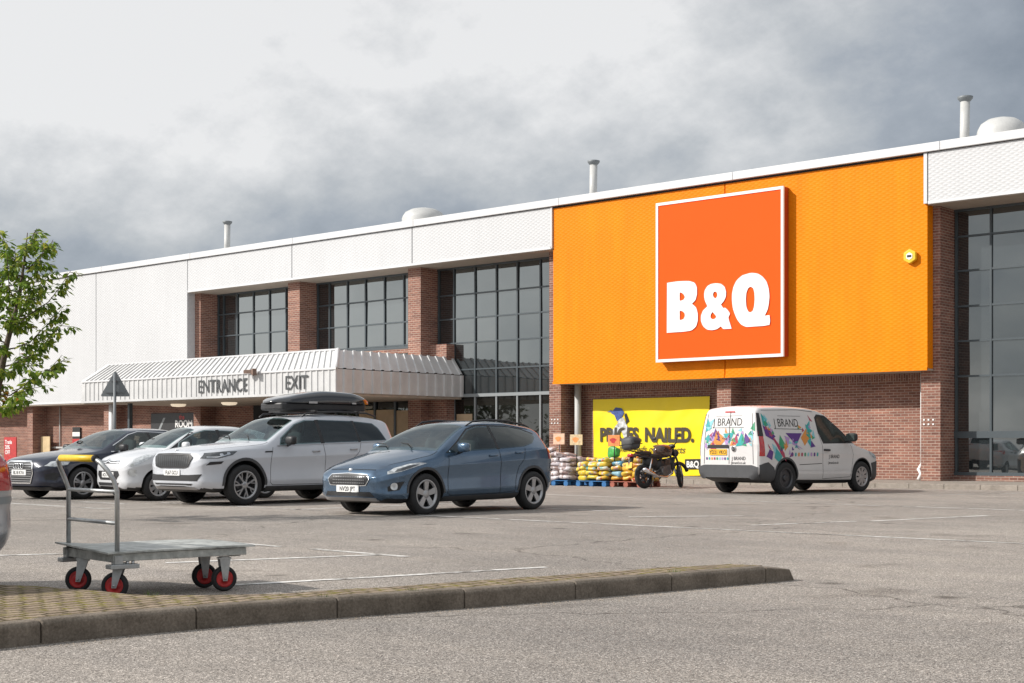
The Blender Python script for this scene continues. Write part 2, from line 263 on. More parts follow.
# ------------------------------------------------------------ mesh helpers
class MB:
    """collects shapes, then links them as ONE mesh object"""
    def __init__(s): s.v = []; s.f = []; s.sm = []; s.mi = []
    def add(s, verts, faces, smooth=False, mi=0):
        o = len(s.v); s.v += [Vector(p) for p in verts]
        for f in faces: s.f.append([i+o for i in f]); s.sm.append(smooth); s.mi.append(mi)
        return s
    def box(s, x0, x1, y0, y1, z0, z1, mi=0):
        vs_ = [(x0, y0, z0), (x1, y0, z0), (x1, y1, z0), (x0, y1, z0), (x0, y0, z1), (x1, y0, z1), (x1, y1, z1), (x0, y1, z1)]
        return s.add(vs_, [(0, 3, 2, 1), (4, 5, 6, 7), (0, 1, 5, 4), (1, 2, 6, 5), (2, 3, 7, 6), (3, 0, 4, 7)], mi=mi)
    def obox(s, c, ux, uy, uz, hx, hy, hz, mi=0):
        c, ux, uy, uz = Vector(c), Vector(ux).normalized(), Vector(uy).normalized(), Vector(uz).normalized()
        vs_ = [c+ux*hx*i+uy*hy*j+uz*hz*k for k in (-1, 1) for i, j in ((-1, -1), (1, -1), (1, 1), (-1, 1))]
        return s.add(vs_, [(0, 3, 2, 1), (4, 5, 6, 7), (0, 1, 5, 4), (1, 2, 6, 5), (2, 3, 7, 6), (3, 0, 4, 7)], mi=mi)
    def tube(s, pts, r, n=10, caps=True, mi=0):
        pts = [Vector(p) for p in pts]; rs = r if isinstance(r, (list, tuple)) else [r]*len(pts)
        rings = []; up = None
        for i, p in enumerate(pts):
            d = (pts[min(i+1, len(pts)-1)]-pts[max(i-1, 0)]).normalized()
            if up is None:
                up = Vector((0, 0, 1)) if abs(d.z) < 0.9 else Vector((1, 0, 0))
            a = d.cross(up).normalized(); b_ = a.cross(d).normalized(); up = b_
            rings.append([p+(a*math.cos(2*math.pi*k/n)+b_*math.sin(2*math.pi*k/n))*rs[i] for k in range(n)])
        o = [q for ring in rings for q in ring]; fs = []
        for i in range(len(pts)-1):
            for k in range(n): fs.append((i*n+k, i*n+(k+1) % n, (i+1)*n+(k+1) % n, (i+1)*n+k))
        if caps: fs.append(tuple(range(n-1, -1, -1))); fs.append(tuple(range((len(pts)-1)*n, len(pts)*n)))
        return s.add(o, fs, True, mi)
    def lathe(s, prof, c=(0, 0, 0), axis='z', n=32, closed=False, mi=0):
        """prof: (radius, height along the axis)"""
        c = Vector(c); vs_ = []
        for r, h in prof:
            for k in range(n):
                a = 2*math.pi*k/n; x, y = r*math.cos(a), r*math.sin(a)
                vs_.append(c+(Vector((x, y, h)) if axis == 'z' else Vector((x, h, y)) if axis == 'y' else Vector((h, x, y))))
        fs = []; m_ = len(prof); rng = m_ if closed else m_-1
        for i in range(rng):
            j = (i+1) % m_
            for k in range(n): fs.append((i*n+k, i*n+(k+1) % n, j*n+(k+1) % n, j*n+k))
        return s.add(vs_, fs, True, mi)
    def prism(s, poly, y0, y1, plane='xz', mi=0):
        """polygon in a plane, extruded along the third axis"""
        n = len(poly)
        P = (lambda a, b, t: (a, t, b)) if plane == 'xz' else (lambda a, b, t: (t, a, b)) if plane == 'yz' else (lambda a, b, t: (a, b, t))
        vs_ = [P(a, b, y0) for a, b in poly]+[P(a, b, y1) for a, b in poly]
        fs = [tuple(range(n)), tuple(range(2*n-1, n-1, -1))]+[(i, i+n, (i+1) % n+n, (i+1) % n) for i in range(n)]
        return s.add(vs_, fs, False, mi)
    def build(s, name, material, parent=None, off=None, bevel=0.0, fix=True):
        me = bpy.data.meshes.new(name)
        vv = [p-Vector(off) for p in s.v] if off is not None else s.v
        me.from_pydata(vv, [], s.f)
        if fix:
            bm = bmesh.new(); bm.from_mesh(me); bmesh.ops.recalc_face_normals(bm, faces=bm.faces); bm.to_mesh(me); bm.free()
        for p, sm, mi in zip(me.polygons, s.sm, s.mi): p.use_smooth = sm; p.material_index = mi
        uv = me.uv_layers.new(name='UVMap')
        wo = Vector(off) if off is not None else Vector((0, 0, 0))
        for p in me.polygons:
            nx, ny, nz = (abs(c) for c in p.normal)
            for li in p.loop_indices:
                q = me.vertices[me.loops[li].vertex_index].co+wo
                uv.data[li].uv = (q.y, q.z) if nx >= ny and nx >= nz else (q.x, q.z) if ny >= nz else (q.x, q.y)
        for m_ in (material if isinstance(material, (list, tuple)) else [material]): me.materials.append(m_)
        o = bpy.data.objects.new(name, me); C.objects.link(o)
        if parent: o.parent = parent
        elif off is not None: o.location = off
        if bevel:
            bv = o.modifiers.new('bevel', 'BEVEL'); bv.width = bevel; bv.segments = 2; bv.limit_method = 'ANGLE'; bv.angle_limit = R(40)
        return o
def thing(name, label, cat, loc=(0, 0, 0), rz=0.0, group=None):
    o = bpy.data.objects.new(name, None); C.objects.link(o); o.location = loc; o.rotation_euler = (0, 0, rz)
    o.empty_display_size = 0.2
    return tag(o, label, cat, group)
def tag(o, label=None, cat=None, group=None, kind=None):
    if label: o['label'] = label
    if cat: o['category'] = cat
    if group: o['group'] = group
    if kind: o['kind'] = kind
    return o
def structure(o): o['kind'] = 'structure'; return o
def children(o): return [c for c in bpy.data.objects if c.parent == o]
def dup(o, loc=None, rz=None, label=None, parent=None):
    c = o.copy(); C.objects.link(c); c.parent = parent
    if loc is not None: c.location = loc
    if rz is not None: c.rotation_euler = (c.rotation_euler[0], c.rotation_euler[1], rz)
    if label: c['label'] = label
    for ch in children(o): dup(ch, parent=c)
    return c
def text_mesh(s, size, bold=0.0, align='LEFT', shear=0.0, space=1.0):
    cu = bpy.data.curves.new('t', 'FONT'); cu.body = s; cu.size = size; cu.offset = bold*size; cu.align_x = align; cu.shear = shear; cu.space_character = space
    cu.resolution_u = 4
    o = bpy.data.objects.new('t', cu); C.objects.link(o); dg = bpy.context.evaluated_depsgraph_get()
    me = bpy.data.meshes.new_from_object(o.evaluated_get(dg)); bpy.data.objects.remove(o); bpy.data.curves.remove(cu)
    vs_ = [tuple(v_.co) for v_ in me.vertices]; fs = [tuple(p.vertices) for p in me.polygons]; bpy.data.meshes.remove(me)
    return vs_, fs
def add_text(mb, s, size, place, bold=0.0, align='LEFT', depth=0.0, sx=1.0, shear=0.0, space=1.0, mi=0):
    """place(u, v, d) -> point; lettering with a little depth"""
    vs_, fs = text_mesh(s, size, bold, align, shear, space)
    if not vs_: return
    n = len(vs_)
    if depth <= 0: mb.add([place(x*sx, y, 0) for x, y, _ in vs_], fs, mi=mi); return
    bm = bmesh.new(); bv = [bm.verts.new((x*sx, y, 0)) for x, y, _ in vs_]
    for f in fs:
        try: bm.faces.new([bv[i] for i in f])
        except ValueError: pass
    r = bmesh.ops.extrude_face_region(bm, geom=bm.faces[:])
    for g in r['geom']:
        if isinstance(g, bmesh.types.BMVert): g.co.z = depth
    bm.verts.index_update()
    mb.add([place(*v_.co) for v_ in bm.verts], [[q.index for q in f.verts] for f in bm.faces], mi=mi); bm.free()
def smooth_poly(pts, it=2):
    for _ in range(it):
        out = []
        for i in range(len(pts)):
            a, b = Vector(pts[i]), Vector(pts[(i+1) % len(pts)])
            out += [tuple(a*0.75+b*0.25), tuple(a*0.25+b*0.75)]
        pts = out
    return pts

# ------------------------------------------------------------ ground
g = MB()
g.add([(-900, -700, 0), (700, -700, 0), (700, 900, 0), (-900, 900, 0)], [(0, 1, 2, 3)])
structure(g.build('car_park_ground', M['asphalt'], fix=False))
# painted lines, 4 mm above the tarmac
def line_strip(mb, a, b, w=0.1):
    a, b = Vector((*a, 0)), Vector((*b, 0)); d = (b-a).normalized(); n = Vector((-d.y, d.x, 0))*w/2
    L_ = (b-a).length; k = max(1, int(L_/0.5)); rnd = random.Random(int(a.x*100+b.y*17))
    top = []; bot = []
    for i in range(k+1):
        p = a+(b-a)*i/k
        top.append(p+n*rnd.uniform(0.75, 1.1)); bot.append(p-n*rnd.uniform(0.75, 1.1))
    vs_ = [(q.x, q.y, 0.004) for q in top+bot]
    mb.add(vs_, [(i, i+1, k+1+i+1, k+1+i) for i in range(k)])
ln = MB()
for a, b in (((-16.5, 15.25), (-4.2, 15.05)), ((-22.3, 15.45), (-17.6, 15.3)), ((-8.64, 6.6), (-7.9, 9.4)), ((-10.75, 7.5), (-10.0, 9.4)), ((-13.6, 5.2), (-12.0, 8.2)),
             ((-21.4, 23.9), (-17.2, 23.2)), ((-12.6, 16.9), (-11.4, 18.5)), ((-10.05, 16.2), (-9.5, 18.0)), ((-9.35, 18.2), (-8.8, 20.8)), ((-13.4, 28.7), (-12.3, 31.9)),
             ((-18.2, 15.2), (-18.0, 20.0)), ((-23.0, 23.6), (-20.2, 23.5)), ((-14.6, 23.2), (-9.0, 22.9)), ((-16.8, 18.4), (-13.9, 18.2)), ((-28.0, 14.9), (-22.3, 14.7)), ((-27.4, 13.6), (-20.5, 13.3)),
             ((-11.1, 9.5), (-9.6, 9.42)), ((-12.9, 9.6), (-11.6, 9.5))):
    line_strip(ln, a, b, 0.1)
structure(ln.build('painted_bay_lines', M['line'], fix=False))

# pavement along the building with its own kerb
p = MB(); p.box(-80, 12, 33.16, 37.2, -0.2, 0.12); structure(p.build('pavement', M['pave'], off=(0, 0, 0)))
k = MB()
x = -80.0
while x < 12: k.box(x+0.004, x+0.911, 33.0, 33.155, -0.2, 0.123); x += 0.915
structure(k.build('pavement_kerb', M['pave'], bevel=0.012))

# raised kerbed island in the foreground
front = [(-6.95, -1.5), (-6.88, 2.2), (-6.84, 3.75), (-6.80, 4.35), (-6.66, 5.2), (-6.46, 6.0), (-6.24, 6.85), (-6.10, 7.5), (-5.98, 8.15), (-5.86, 8.8), (-5.74, 9.45)]
def offs(pts, d):
    out = []
    for i, q in enumerate(pts):
        a = Vector(pts[max(i-1, 0)]); b = Vector(pts[min(i+1, len(pts)-1)]); t = (b-a).normalized(); out.append((q[0]-t.y*d, q[1]+t.x*d))
    return out
H_K = 0.125
def kerb_run(mb, pts, w, h):
    """kerb stones 0.915 m long following a line, with thin open joints"""
    seg = [Vector(q) for q in pts]; acc = [0]
    for a, b in zip(seg, seg[1:]): acc.append(acc[-1]+(b-a).length)
    def at(t):
        for i in range(len(seg)-1):
            if t <= acc[i+1] or i == len(seg)-2:
                u = (t-acc[i])/(acc[i+1]-acc[i]); return seg[i].lerp(seg[i+1], u), (seg[i+1]-seg[i]).normalized()
    t = 0.0
    rnd = random.Random(4)
    while t < acc[-1]-0.3:
        t1 = min(t+0.908, acc[-1]); t1 = acc[-1] if acc[-1]-t1 < 0.35 else t1; st = []
        dz = rnd.uniform(-0.004, 0.004)
        for q in range(5):
            pt, d = at(t+(t1-t)*q/4); n = Vector((-d.y, d.x)); st.append((pt, pt+n*0.02, pt+n*w))
        vs_ = []; fs = []
        for a, a2, b in st: vs_ += [(a.x, a.y, -0.1), (a.x, a.y, h-0.022+dz), (a2.x, a2.y, h+dz), (b.x, b.y, h+dz), (b.x, b.y, -0.1)]
        for q in range(4):
            o = q*5
            for z in range(5): fs.append((o+z, o+(z+1) % 5, o+5+(z+1) % 5, o+5+z))
        fs += [(0, 1, 2, 3, 4), (24, 23, 22, 21, 20)]
        mb.add(vs_, fs); t = t1+0.007
kb = MB(); kerb_run(kb, front, 0.125, H_K)
# sloping end stone (dropper)
d0 = (Vector(front[-1])-Vector(front[-2])).normalized(); n0 = Vector((-d0.y, d0.x)); e0 = Vector(front[-1])+d0*0.008; e1 = e0+d0*0.32
def q3(v_, z): return (v_.x, v_.y, z)
kb.add([q3(e0, -0.1), q3(e1, -0.1), q3(e1+n0*0.125, -0.1), q3(e0+n0*0.125, -0.1), q3(e0, H_K-0.01), q3(e1-d0*0.05, H_K-0.035), q3(e1-d0*0.05+n0*0.125, H_K-0.03), q3(e0+n0*0.125, H_K), q3(e1, 0.01), q3(e1+n0*0.125, 0.01)],
       [(0, 3, 2, 1), (4, 5, 6, 7), (5, 8, 9, 6), (0, 4, 7, 3), (0, 1, 8, 5, 4), (3, 7, 6, 9, 2), (1, 2, 9, 8)])
structure(kb.build('island_kerb', M['kerb'], bevel=0.008))
inner = offs(front, 0.127)
back = [(-9.6, -1.5), (-9.5, 2.2), (-9.25, 4.1), (-8.95, 4.75), (-8.55, 5.02), (-8.1, 5.06), (-7.7, 5.10), (-7.3, 5.32), (-7.02, 5.72), (-6.86, 6.3), (-6.70, 7.0), (-6.58, 7.6), (-6.44, 8.3), (-6.28, 9.0), (-6.14, 9.55)]
pv = MB()
poly = inner+[(Vector(inner[-1])+d0*0.1).to_tuple()]+back[::-1]
# triangulated top with a slightly uneven surface, and a side skirt
pts2 = []
for i in range(len(poly)):
    a, b = Vector(poly[i]), Vector(poly[(i+1) % len(poly)]); n_ = max(1, int((b-a).length/0.15))
    for j in range(n_): pts2.append(a.lerp(b, j/n_))
nb = len(pts2); rnd = random.Random(8); inside = []
for i in range(1400):
    q = Vector((rnd.uniform(-9.5, -6), rnd.uniform(-1.4, 9.6))); inside.append(q)
res = delaunay_2d_cdt(pts2+inside, [(i, (i+1) % nb) for i in range(nb)], [], 1, 1e-4)
from mathutils import noise as mnoise
tv = [(q.x, q.y, H_K-0.006+0.008*mnoise.noise(Vector((q.x*2.2, q.y*2.2, 0)))) for q in res[0]]
pv.add(tv, [tuple(f) for f in res[2]], smooth=True)
sk = [(q.x, q.y, H_K-0.006+0.008*mnoise.noise(Vector((q.x*2.2, q.y*2.2, 0)))) for q in pts2]+[(q.x, q.y, -0.05) for q in pts2]
pv.add(sk, [(i, (i+1) % nb, nb+(i+1) % nb, nb+i) for i in range(nb)])
structure(pv.build('island_block_paving', M['cobble']))
# loose grit and dead leaves lying along the kerb: nobody could count them
gr = MB(); rnd = random.Random(21)
for i in range(900):
    t = rnd.random(); j = rnd.randrange(2, len(front)-1); a, b = Vector(front[j]), Vector(front[j+1]); q = a.lerp(b, t); d = (b-a).normalized(); n_ = Vector((d.y, -d.x))
    q = q+n_*abs(rnd.gauss(0, 0.10)); s_ = rnd.uniform(0.002, 0.007)
    gr.add([(q.x-s_, q.y, 0), (q.x+s_, q.y-s_*.3, 0), (q.x, q.y+s_, 0), (q.x, q.y, s_*1.1)], [(0, 1, 3), (1, 2, 3), (2, 0, 3), (0, 2, 1)])
tag(gr.build('kerb_grit', mat('grit', (0.25, 0.21, 0.17), 0.9, var=0.5, vscale=30)), 'loose grit and crumbs lying along the foot of the foreground kerb', 'grit', kind='stuff')
wd = MB()
for cx, cy in ((-6.45, 6.37), (-7.55, 5.15), (-6.6, 5.75), (-6.0, 8.6)):
    for i in range(26):
        a = rnd.uniform(0, 6.28); r_ = rnd.uniform(0.004, 0.05); h_ = rnd.uniform(0.01, 0.035); bx, by = cx+r_*math.cos(a), cy+r_*math.sin(a)
        wd.add([(bx, by, H_K-0.01), (bx+0.004, by, H_K-0.01), (bx+math.cos(a)*0.02, by+math.sin(a)*0.02, H_K+h_)], [(0, 1, 2)])
tag(wd.build('joint_weeds', M['hedge_leaf']), 'tiny green weeds growing out of the island kerb joints', 'weeds', kind='stuff')

# ------------------------------------------------------------ the retail building
BO = (-33.0, 36.0, 0.0)
bld = thing('retail_warehouse', 'long white and orange clad brick retail warehouse with tall dark windows and ribbed entrance canopy', 'building', BO)
def bb(name, mb, m, parent=None, bevel=0.0, fix=True): return mb.build(name, m, parent or bld, off=BO, bevel=bevel, fix=fix)
YF, YW, YG = 35.6, 36.75, 36.9
# brick: recessed walls between the piers
w = MB(); w.box(-29.6, -17.05, YW, YW+0.3, 0.121, 3.4); w.box(-82, -49.45, YW, YW+0.3, 0.121, 3.4); w.box(-49.45, -45.6, YW, YW+0.3, 0.121, 3.9); w.box(-36.1, -35.25, 36.45, 36.86, 0.121, 4.70)
w.box(-45.6, -36.1, 36.86, 37.05, 4.5, 4.72)
bb('brick_wall', w, M['brick'])
sc_ = MB(); sc_.box(-29.59, -17.06, YW-0.012, YW+0.02, 2.86, 3.08); o = bb('soldier_course', sc_, M['brick'])
for lp in o.data.uv_layers[0].data: lp.uv = (lp.uv[1], lp.uv[0])
for x0, x1 in ((-69.3, -68.65), (-62.95, -62.45), (-56.35, -55.85), (-49.60, -49.12), (-43.45, -42.75), (-36.74, -36.10), (-30.10, -29.6), (-23.55, -23.06), (-17.05, -16.5), (-10.5, -9.9), (-3.9, -3.3), (2.7, 3.3)):
    q = MB(); low = x0 < -50
    q.box(x0, x1, 36.0, 37.02, 0.121, 3.2 if low or -30 < x0 < -20 else 7.6); bb('brick_pier', q, M['brick'])
# vent holes in two piers
for cx, zc in ((-29.85, 1.93), (-16.83, 1.76)):
    vh = MB()
    for r_ in range(2):
        for c_ in range(3): vh.obox((cx-0.13+0.13*c_, 35.995, zc-0.12*r_), (1, 0, 0), (0, 1, 0), (0, 0, 1), 0.022, 0.012, 0.022)
    bb('vent_bricks', vh, M['plate_white'])

# cladding sheets
def sheet(x0, x1, z0, z1, y0, y1, m, name='cladding_panel'):
    q = MB(); q.box(x0, x1, y0, y1, z0, z1); return bb(name, q, m, bevel=0.012)
for x0, x1 in ((-82, -76.15), (-76.13, -69.55), (-69.53, -62.97), (-62.95, -56.37), (-56.33, -49.5)): sheet(x0, x1, 3.05, 8.84, YF, 36.0, M['white_clad'])
for x0, x1 in ((-49.46, -42.76), (-42.72, -36.15), (-36.11, -29.66)): sheet(x0, x1, 7.52, 8.84, YF, 35.98, M['white_clad'])
for x0, x1 in ((-16.66, -10.2), (-10.16, -3.6), (-3.56, 3.0), (3.04, 8)): sheet(x0, x1, 7.53, 8.84, YF, 35.98, M['white_clad'])
for x0, x1 in ((-29.64, -23.06), (-23.03, -16.70)): sheet(x0, x1, 3.12, 8.82, 35.65, 35.99, M['orange_clad'], 'orange_cladding_panel')
tr = MB()
for x0, x1 in ((-29.64, -23.06), (-23.03, -16.70)): tr.box(x0, x1, 35.615, 35.66, 3.07, 3.15)
bb('orange_drip_edge', tr, M['orange_clad'])
tr = MB(); tr.box(-16.78, -16.685, 35.585, 35.66, 7.5, 8.845); tr.box(-29.70, -29.645, 35.585, 35.66, 7.5, 8.845)
for x0, x1 in ((-49.46, -29.68), (-16.66, 8)): tr.box(x0, x1, 35.585, 35.61, 7.48, 7.56)
tr.box(-82, -49.5, 35.585, 35.61, 3.02, 3.09)
bb('cladding_trim', tr, M['coping'])
sf = MB()
for x0, x1 in ((-49.46, -29.68), (-16.66, 8)): sf.box(x0, x1, 35.62, 37.2, 7.46, 7.519)
sf.box(-82, -49.5, 35.62, 36.74, 2.97, 3.045); sf.box(-29.64, -16.7, 35.7, 36.74, 3.07, 3.118)
bb('soffit', sf, M['soffit'])
cp = MB(); xs = [-82, -75.5, -69, -62.4, -55.8, -49.2, -42.6, -36.0, -29.3, -22.7, -16.3, -9.6, -3, 8]
for a, b in zip(xs, xs[1:]): cp.box(a+0.006, b-0.006, 35.52, 36.1, 8.86, 9.09)
bb('coping', cp, M['coping'], bevel=0.01)
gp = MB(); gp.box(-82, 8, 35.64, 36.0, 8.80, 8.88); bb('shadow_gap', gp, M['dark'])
# roof: corrugated sheet falling away behind the coping, with flues and domes
rf = MB(); n_ = 560; xs = [-82+90*i/n_ for i in range(n_+1)]
vs_ = []
for i, x in enumerate(xs):
    zz = 0.05 if i % 2 else 0.0
    vs_ += [(x, 36.0, 9.06+zz), (x, 52.0, 9.55+zz)]
rf.add(vs_, [(2*i, 2*i+2, 2*i+3, 2*i+1) for i in range(n_)])
rf.box(-82, 8, 36.0, 37.5, 7.6, 9.0); rf.box(-82, 8, 37.4, 52, 0.1, 9.0)
roof = bb('roof', rf, M['rib_white'])
for x, h_ in ((-49.96, 10.78), (-29.84, 10.73), (-16.72, 10.77)):
    q = MB(); q.tube([(x, 38, 8.9), (x+0.03, 38, h_-0.12)], 0.13, 16); q.lathe([(0.16, 9.2), (0.16, 9.26)], (x, 38, 0), n=16)
    fl = bb('flue_pipe', q, M['pipe'], roof)
    c_ = MB(); c_.lathe([(0.0, h_-0.16), (0.13, h_-0.14), (0.2, h_-0.06), (0.215, h_), (0.16, h_+0.015), (0, h_+0.01)], (x+0.03, 38, 0), n=16); bb('flue_cowl', c_, M['galv'], roof)
for x, r_ in ((-37.95, 0.80), (-15.65, 0.64)):
    q = MB(); q.lathe([(r_, 8.9), (r_*1.02, 9.62), (r_*0.98, 9.72), (r_*0.86, 9.86), (r_*0.6, 9.97), (r_*0.3, 10.02), (0.001, 10.03)], (x, 38, 0), n=32); bb('roof_dome', q, M['pipe'], roof)
# tall windows
pane_rnd = random.Random(77)
def window(x0, x1, z0, z1, vx, hz, thick=(), low=False):
    q = MB(); fr = MB(); gx = sorted({x0, x1, *[x for x in vx if x0 < x < x1]}); gz = sorted({z0, z1, *[z for z in hz if z0 < z < z1]})
    for a, b in zip(gx, gx[1:]):          # every pane sits at its own very slight tilt
        for c_, d_ in zip(gz, gz[1:]):
            ex, ez = pane_rnd.gauss(0, 0.0028)*(b-a), pane_rnd.gauss(0, 0.0028)*(d_-c_)
            q.add([(a, YG-ex-ez, c_), (b, YG+ex-ez, c_), (b, YG+ex+ez, d_), (a, YG-ex+ez, d_), (a, YG+0.03, c_), (b, YG+0.03, c_), (b, YG+0.03, d_), (a, YG+0.03, d_)], [(0, 1, 2, 3), (5, 4, 7, 6)])
    for x in vx: fr.box(x-0.028, x+0.028, YG-0.05, YG-0.002, z0, z1)
    for z in hz: fr.box(x0, x1, YG-0.042, YG-0.001, z-0.025, z+0.025)
    for z0_, z1_ in thick: fr.box(x0, x1, YG-0.06, YG-0.0015, z0_, z1_)
    fr.box(x0, x1, YG-0.055, YG, z0-0.05, z0+0.04); fr.box(x0, x1, YG-0.055, YG, z1-0.06, z1)
    wnd = bb('window', q, M['glass'], fix=False); bb('window_frame', fr, M['frame'], wnd); return wnd
window(-49.12, -43.45, 3.9, 7.46, [-49.07, -48.70, -47.77, -46.71, -45.67, -44.63, -43.60], [6.60, 5.69, 4.78])
window(-42.75, -36.74, 4.72, 7.46, [-42.7, -42.0, -40.96, -39.94, -38.89, -37.85, -36.8], [6.55, 5.66, 4.80])
window(-36.10, -30.10, 2.88, 7.46, [-36.05, -35.28, -34.25, -33.23, -32.26, -31.22, -30.15], [6.47, 5.61, 4.74, 3.78])
xx = [-16.45]; 
while xx[-1] < -10.6: xx.append(xx[-1]+1.0 if len(xx) > 1 else -15.48)
window(-16.5, -10.5, 0.31, 7.46, xx, [6.72, 5.79, 4.83, 3.89, 2.94], [(1.27, 1.45)])
window(-9.9, -3.9, 0.31, 7.46, [-9.85+i for i in range(7)], [6.72, 5.79, 4.83, 3.89, 2.94], [(1.27, 1.45)])
pl_ = MB(); pl_.box(-16.5, -3.3, 36.82, 37.02, 0.121, 0.26); bb('brick_plinth', pl_, M['brick'])
# ground floor glazing and doors below the canopy
q = MB(); q.box(-36.10, -30.10, YG+0.004, YG+0.03, 0.13, 2.84); q.box(-45.6, -36.74, YG+0.004, YG+0.03, 0.13, 4.5); ent = bb('entrance_glazing', q, make_glass('entrance_glass', (0.012, 0.012, 0.011), 1.75))
fr = MB()
for x in (-35.28, -34.25, -33.23, -32.26, -31.22, -30.15): fr.box(x-0.03, x+0.03, YG-0.05, YG+0.002, 0.125, 2.86)
fr.box(-36.1, -30.1, YG-0.06, YG-0.001, 2.80, 2.91)
bb('glazing_posts', fr, M['frame_light'], ent)
fr = MB()
for x in (-45.5, -44.6, -43.6, -42.6, -41.6, -40.4, -39.4, -38.3, -37.4, -36.8): fr.box(x-0.05, x+0.05, YG-0.07, YG+0.002, 0.125, 3.0)
fr.box(-45.6, -36.74, YG-0.08, YG-0.001, 2.78, 3.05)
bb('door_frame', fr, M['frame'], ent)
M['board_beige'] = mat('board_beige', (0.46, 0.34, 0.22), 0.8, var=0.1)
for x0, x1, z0, z1 in ((-40.3, -38.4, 0.3, 2.42), (-38.25, -36.95, 0.3, 2.38), (-35.15, -34.4, 0.3, 2.2)): bd = MB(); bd.prism([(x0, z0), (x1, z0), (x1, z1), (x0, z1)], YG-0.03, YG-0.001); bb('beige_window_boarding', bd, M['board_beige'], ent)
dp = MB(); dp.box(-46.5, -45.55, 36.7, 36.745, 0.125, 2.9); bb('dark_side_door', dp, M['dark'])
# canopy
XC0, XC1, YC, ZB, ZT, ZR = -49.91, -34.85, 30.9, 2.80, 3.57, 4.23
can = MB(); can.box(XC0+0.05, XC1-0.05, YC+0.05, 36.85, 2.72, 2.80); canopy = bb('entrance_canopy', can, M['soffit'])
def ribbed(mb, a0, a1, b0, b1, pitch=0.30, h=0.028):
    """ribbed sheet between a bottom edge a0-a1 and a top edge b0-b1: flat with raised ribs"""
    a0, a1, b0, b1 = map(Vector, (a0, a1, b0, b1)); nrm = (a1-a0).cross(b0-a0).normalized(); n = max(2, int((a1-a0).length/pitch))
    cols = []
    for i in range(n):
        for u, hh in ((0.0, 0), (0.62, 0), (0.68, h), (0.94, h)): cols.append(((i+u)/n, hh))
    cols.append((1.0, 0)); vs_ = []
    for u, hh in cols: vs_ += [a0.lerp(a1, u)+nrm*hh, b0.lerp(b1, u)+nrm*hh]
    mb.add(vs_, [(2*i, 2*i+2, 2*i+3, 2*i+1) for i in range(len(cols)-1)])
fa = MB(); ribbed(fa, (XC0, YC, ZB), (XC1, YC, ZB), (XC0, YC, ZT), (XC1, YC, ZT)); ribbed(fa, (XC1, YC, ZB), (XC1, 36.88, ZB), (XC1, YC, ZT), (XC1, 36.88, ZT), 0.42, 0.06); ribbed(fa, (XC0, 36.0, ZB), (XC0, YC, ZB), (XC0, 36.0, ZT), (XC0, YC, ZT))
fa.box(XC0+0.01, XC1-0.01, YC+0.012, YC+0.03, ZB, ZT); fa.box(XC1-0.03, XC1-0.012, YC+0.03, 36.88, ZB, ZT)
fa.box(XC0, XC1+0.03, YC-0.05, YC-0.036, ZB-0.05, ZB+0.03)
bb('canopy_fascia', fa, M['rib_white'], canopy)
# sloped hip roof: runs back at the top to meet the windows
XR0, XR1, YR = -48.85, XC1+0.62, YC+0.48
rr = MB(); ribbed(rr, (XC0, YC, ZT+0.02), (XC1, YC, ZT+0.02), (XR0, YR, ZR), (XR1-1.1, YR, ZR), 0.30, 0.045)
ribbed(rr, (XC1, YC, ZT+0.02), (XC1, 36.85, ZT+0.02), (XR1-1.1, YR, ZR), (XR1-1.1, 36.85, ZR), 0.42, 0.04)
ribbed(rr, (XC0, 36.0, ZT+0.02), (XC0, YC, ZT+0.02), (XR0, 36.0, ZR), (XR0, YR, ZR), 0.30, 0.05)
rr.add([(XR0, YR, ZR), (XR1-1.1, YR, ZR), (XR1-1.1, 36.85, ZR), (XR0, 36.85, ZR)], [(0, 1, 2, 3)])
bb('canopy_roof', rr, M['rib_white'], canopy)
tm = MB(); tm.tube([(XC1, YC, ZT+0.03), (XR1-1.1, YR, ZR+0.03)], 0.06, 8); tm.box(XC0, XC1+0.02, YC-0.05, YC-0.037, ZT-0.015, ZT+0.05); tm.box(XR0, XR1-1.1, YR-0.04, YR+0.1, ZR-0.01, ZR+0.05); bb('canopy_trim', tm, M['coping'], canopy)
M['lettering'] = mat('lettering_grey', (0.05, 0.054, 0.058), 0.6); lt = MB()
add_text(lt, 'ENTRANCE', 0.66, lambda u, v_, d: (-42.27+u, YC-0.032-d, 2.96+v_), bold=0.008, depth=0.012, sx=0.84)
bb('entrance_lettering', lt, M['lettering'], canopy); lt = MB()
add_text(lt, 'EXIT', 0.66, lambda u, v_, d: (-37.42+u, YC-0.032-d, 2.96+v_), bold=0.008, depth=0.012, sx=0.87)
bb('exit_lettering', lt, M['lettering'], canopy)
fl = MB(); fl.obox((-39.15, YC-0.18, 3.62), (1, 0.4, 0), (-0.4, 1, 0.15), (0, 0, 1), 0.17, 0.09, 0.06); fl.tube([(-39.1, YC-0.02, 3.5), (-39.1, YC-0.16, 3.6)], 0.03, 8); fl.obox((-38.86, YC-0.2, 3.60), (1, -0.3, 0), (0.3, 1, 0), (0, 0, 1), 0.07, 0.07, 0.11)
bb('floodlight', fl, mat('rusty_lamp', (0.16, 0.10, 0.075), 0.6, var=0.4, vscale=9), canopy)
M['soffit_lamp'] = mat('soffit_lamp', (0.7, 0.66, 0.58), 0.4, emit=(1.0, 0.82, 0.6, 0.5))
for x in (-47.02, -43.77, -40.4): sl = MB(); sl.lathe([(0.001, 2.60), (0.24, 2.62), (0.30, 2.68), (0.30, 2.72)], (x, 33.4, 0), n=20); bb('soffit_lamp', sl, M['soffit_lamp'], canopy)
cl = MB()
cl.tube([(-48.55, 31.4, 0.05), (-48.55, 31.4, 2.75)], 0.14, 16); bb('canopy_column', cl, M['coping'], canopy)
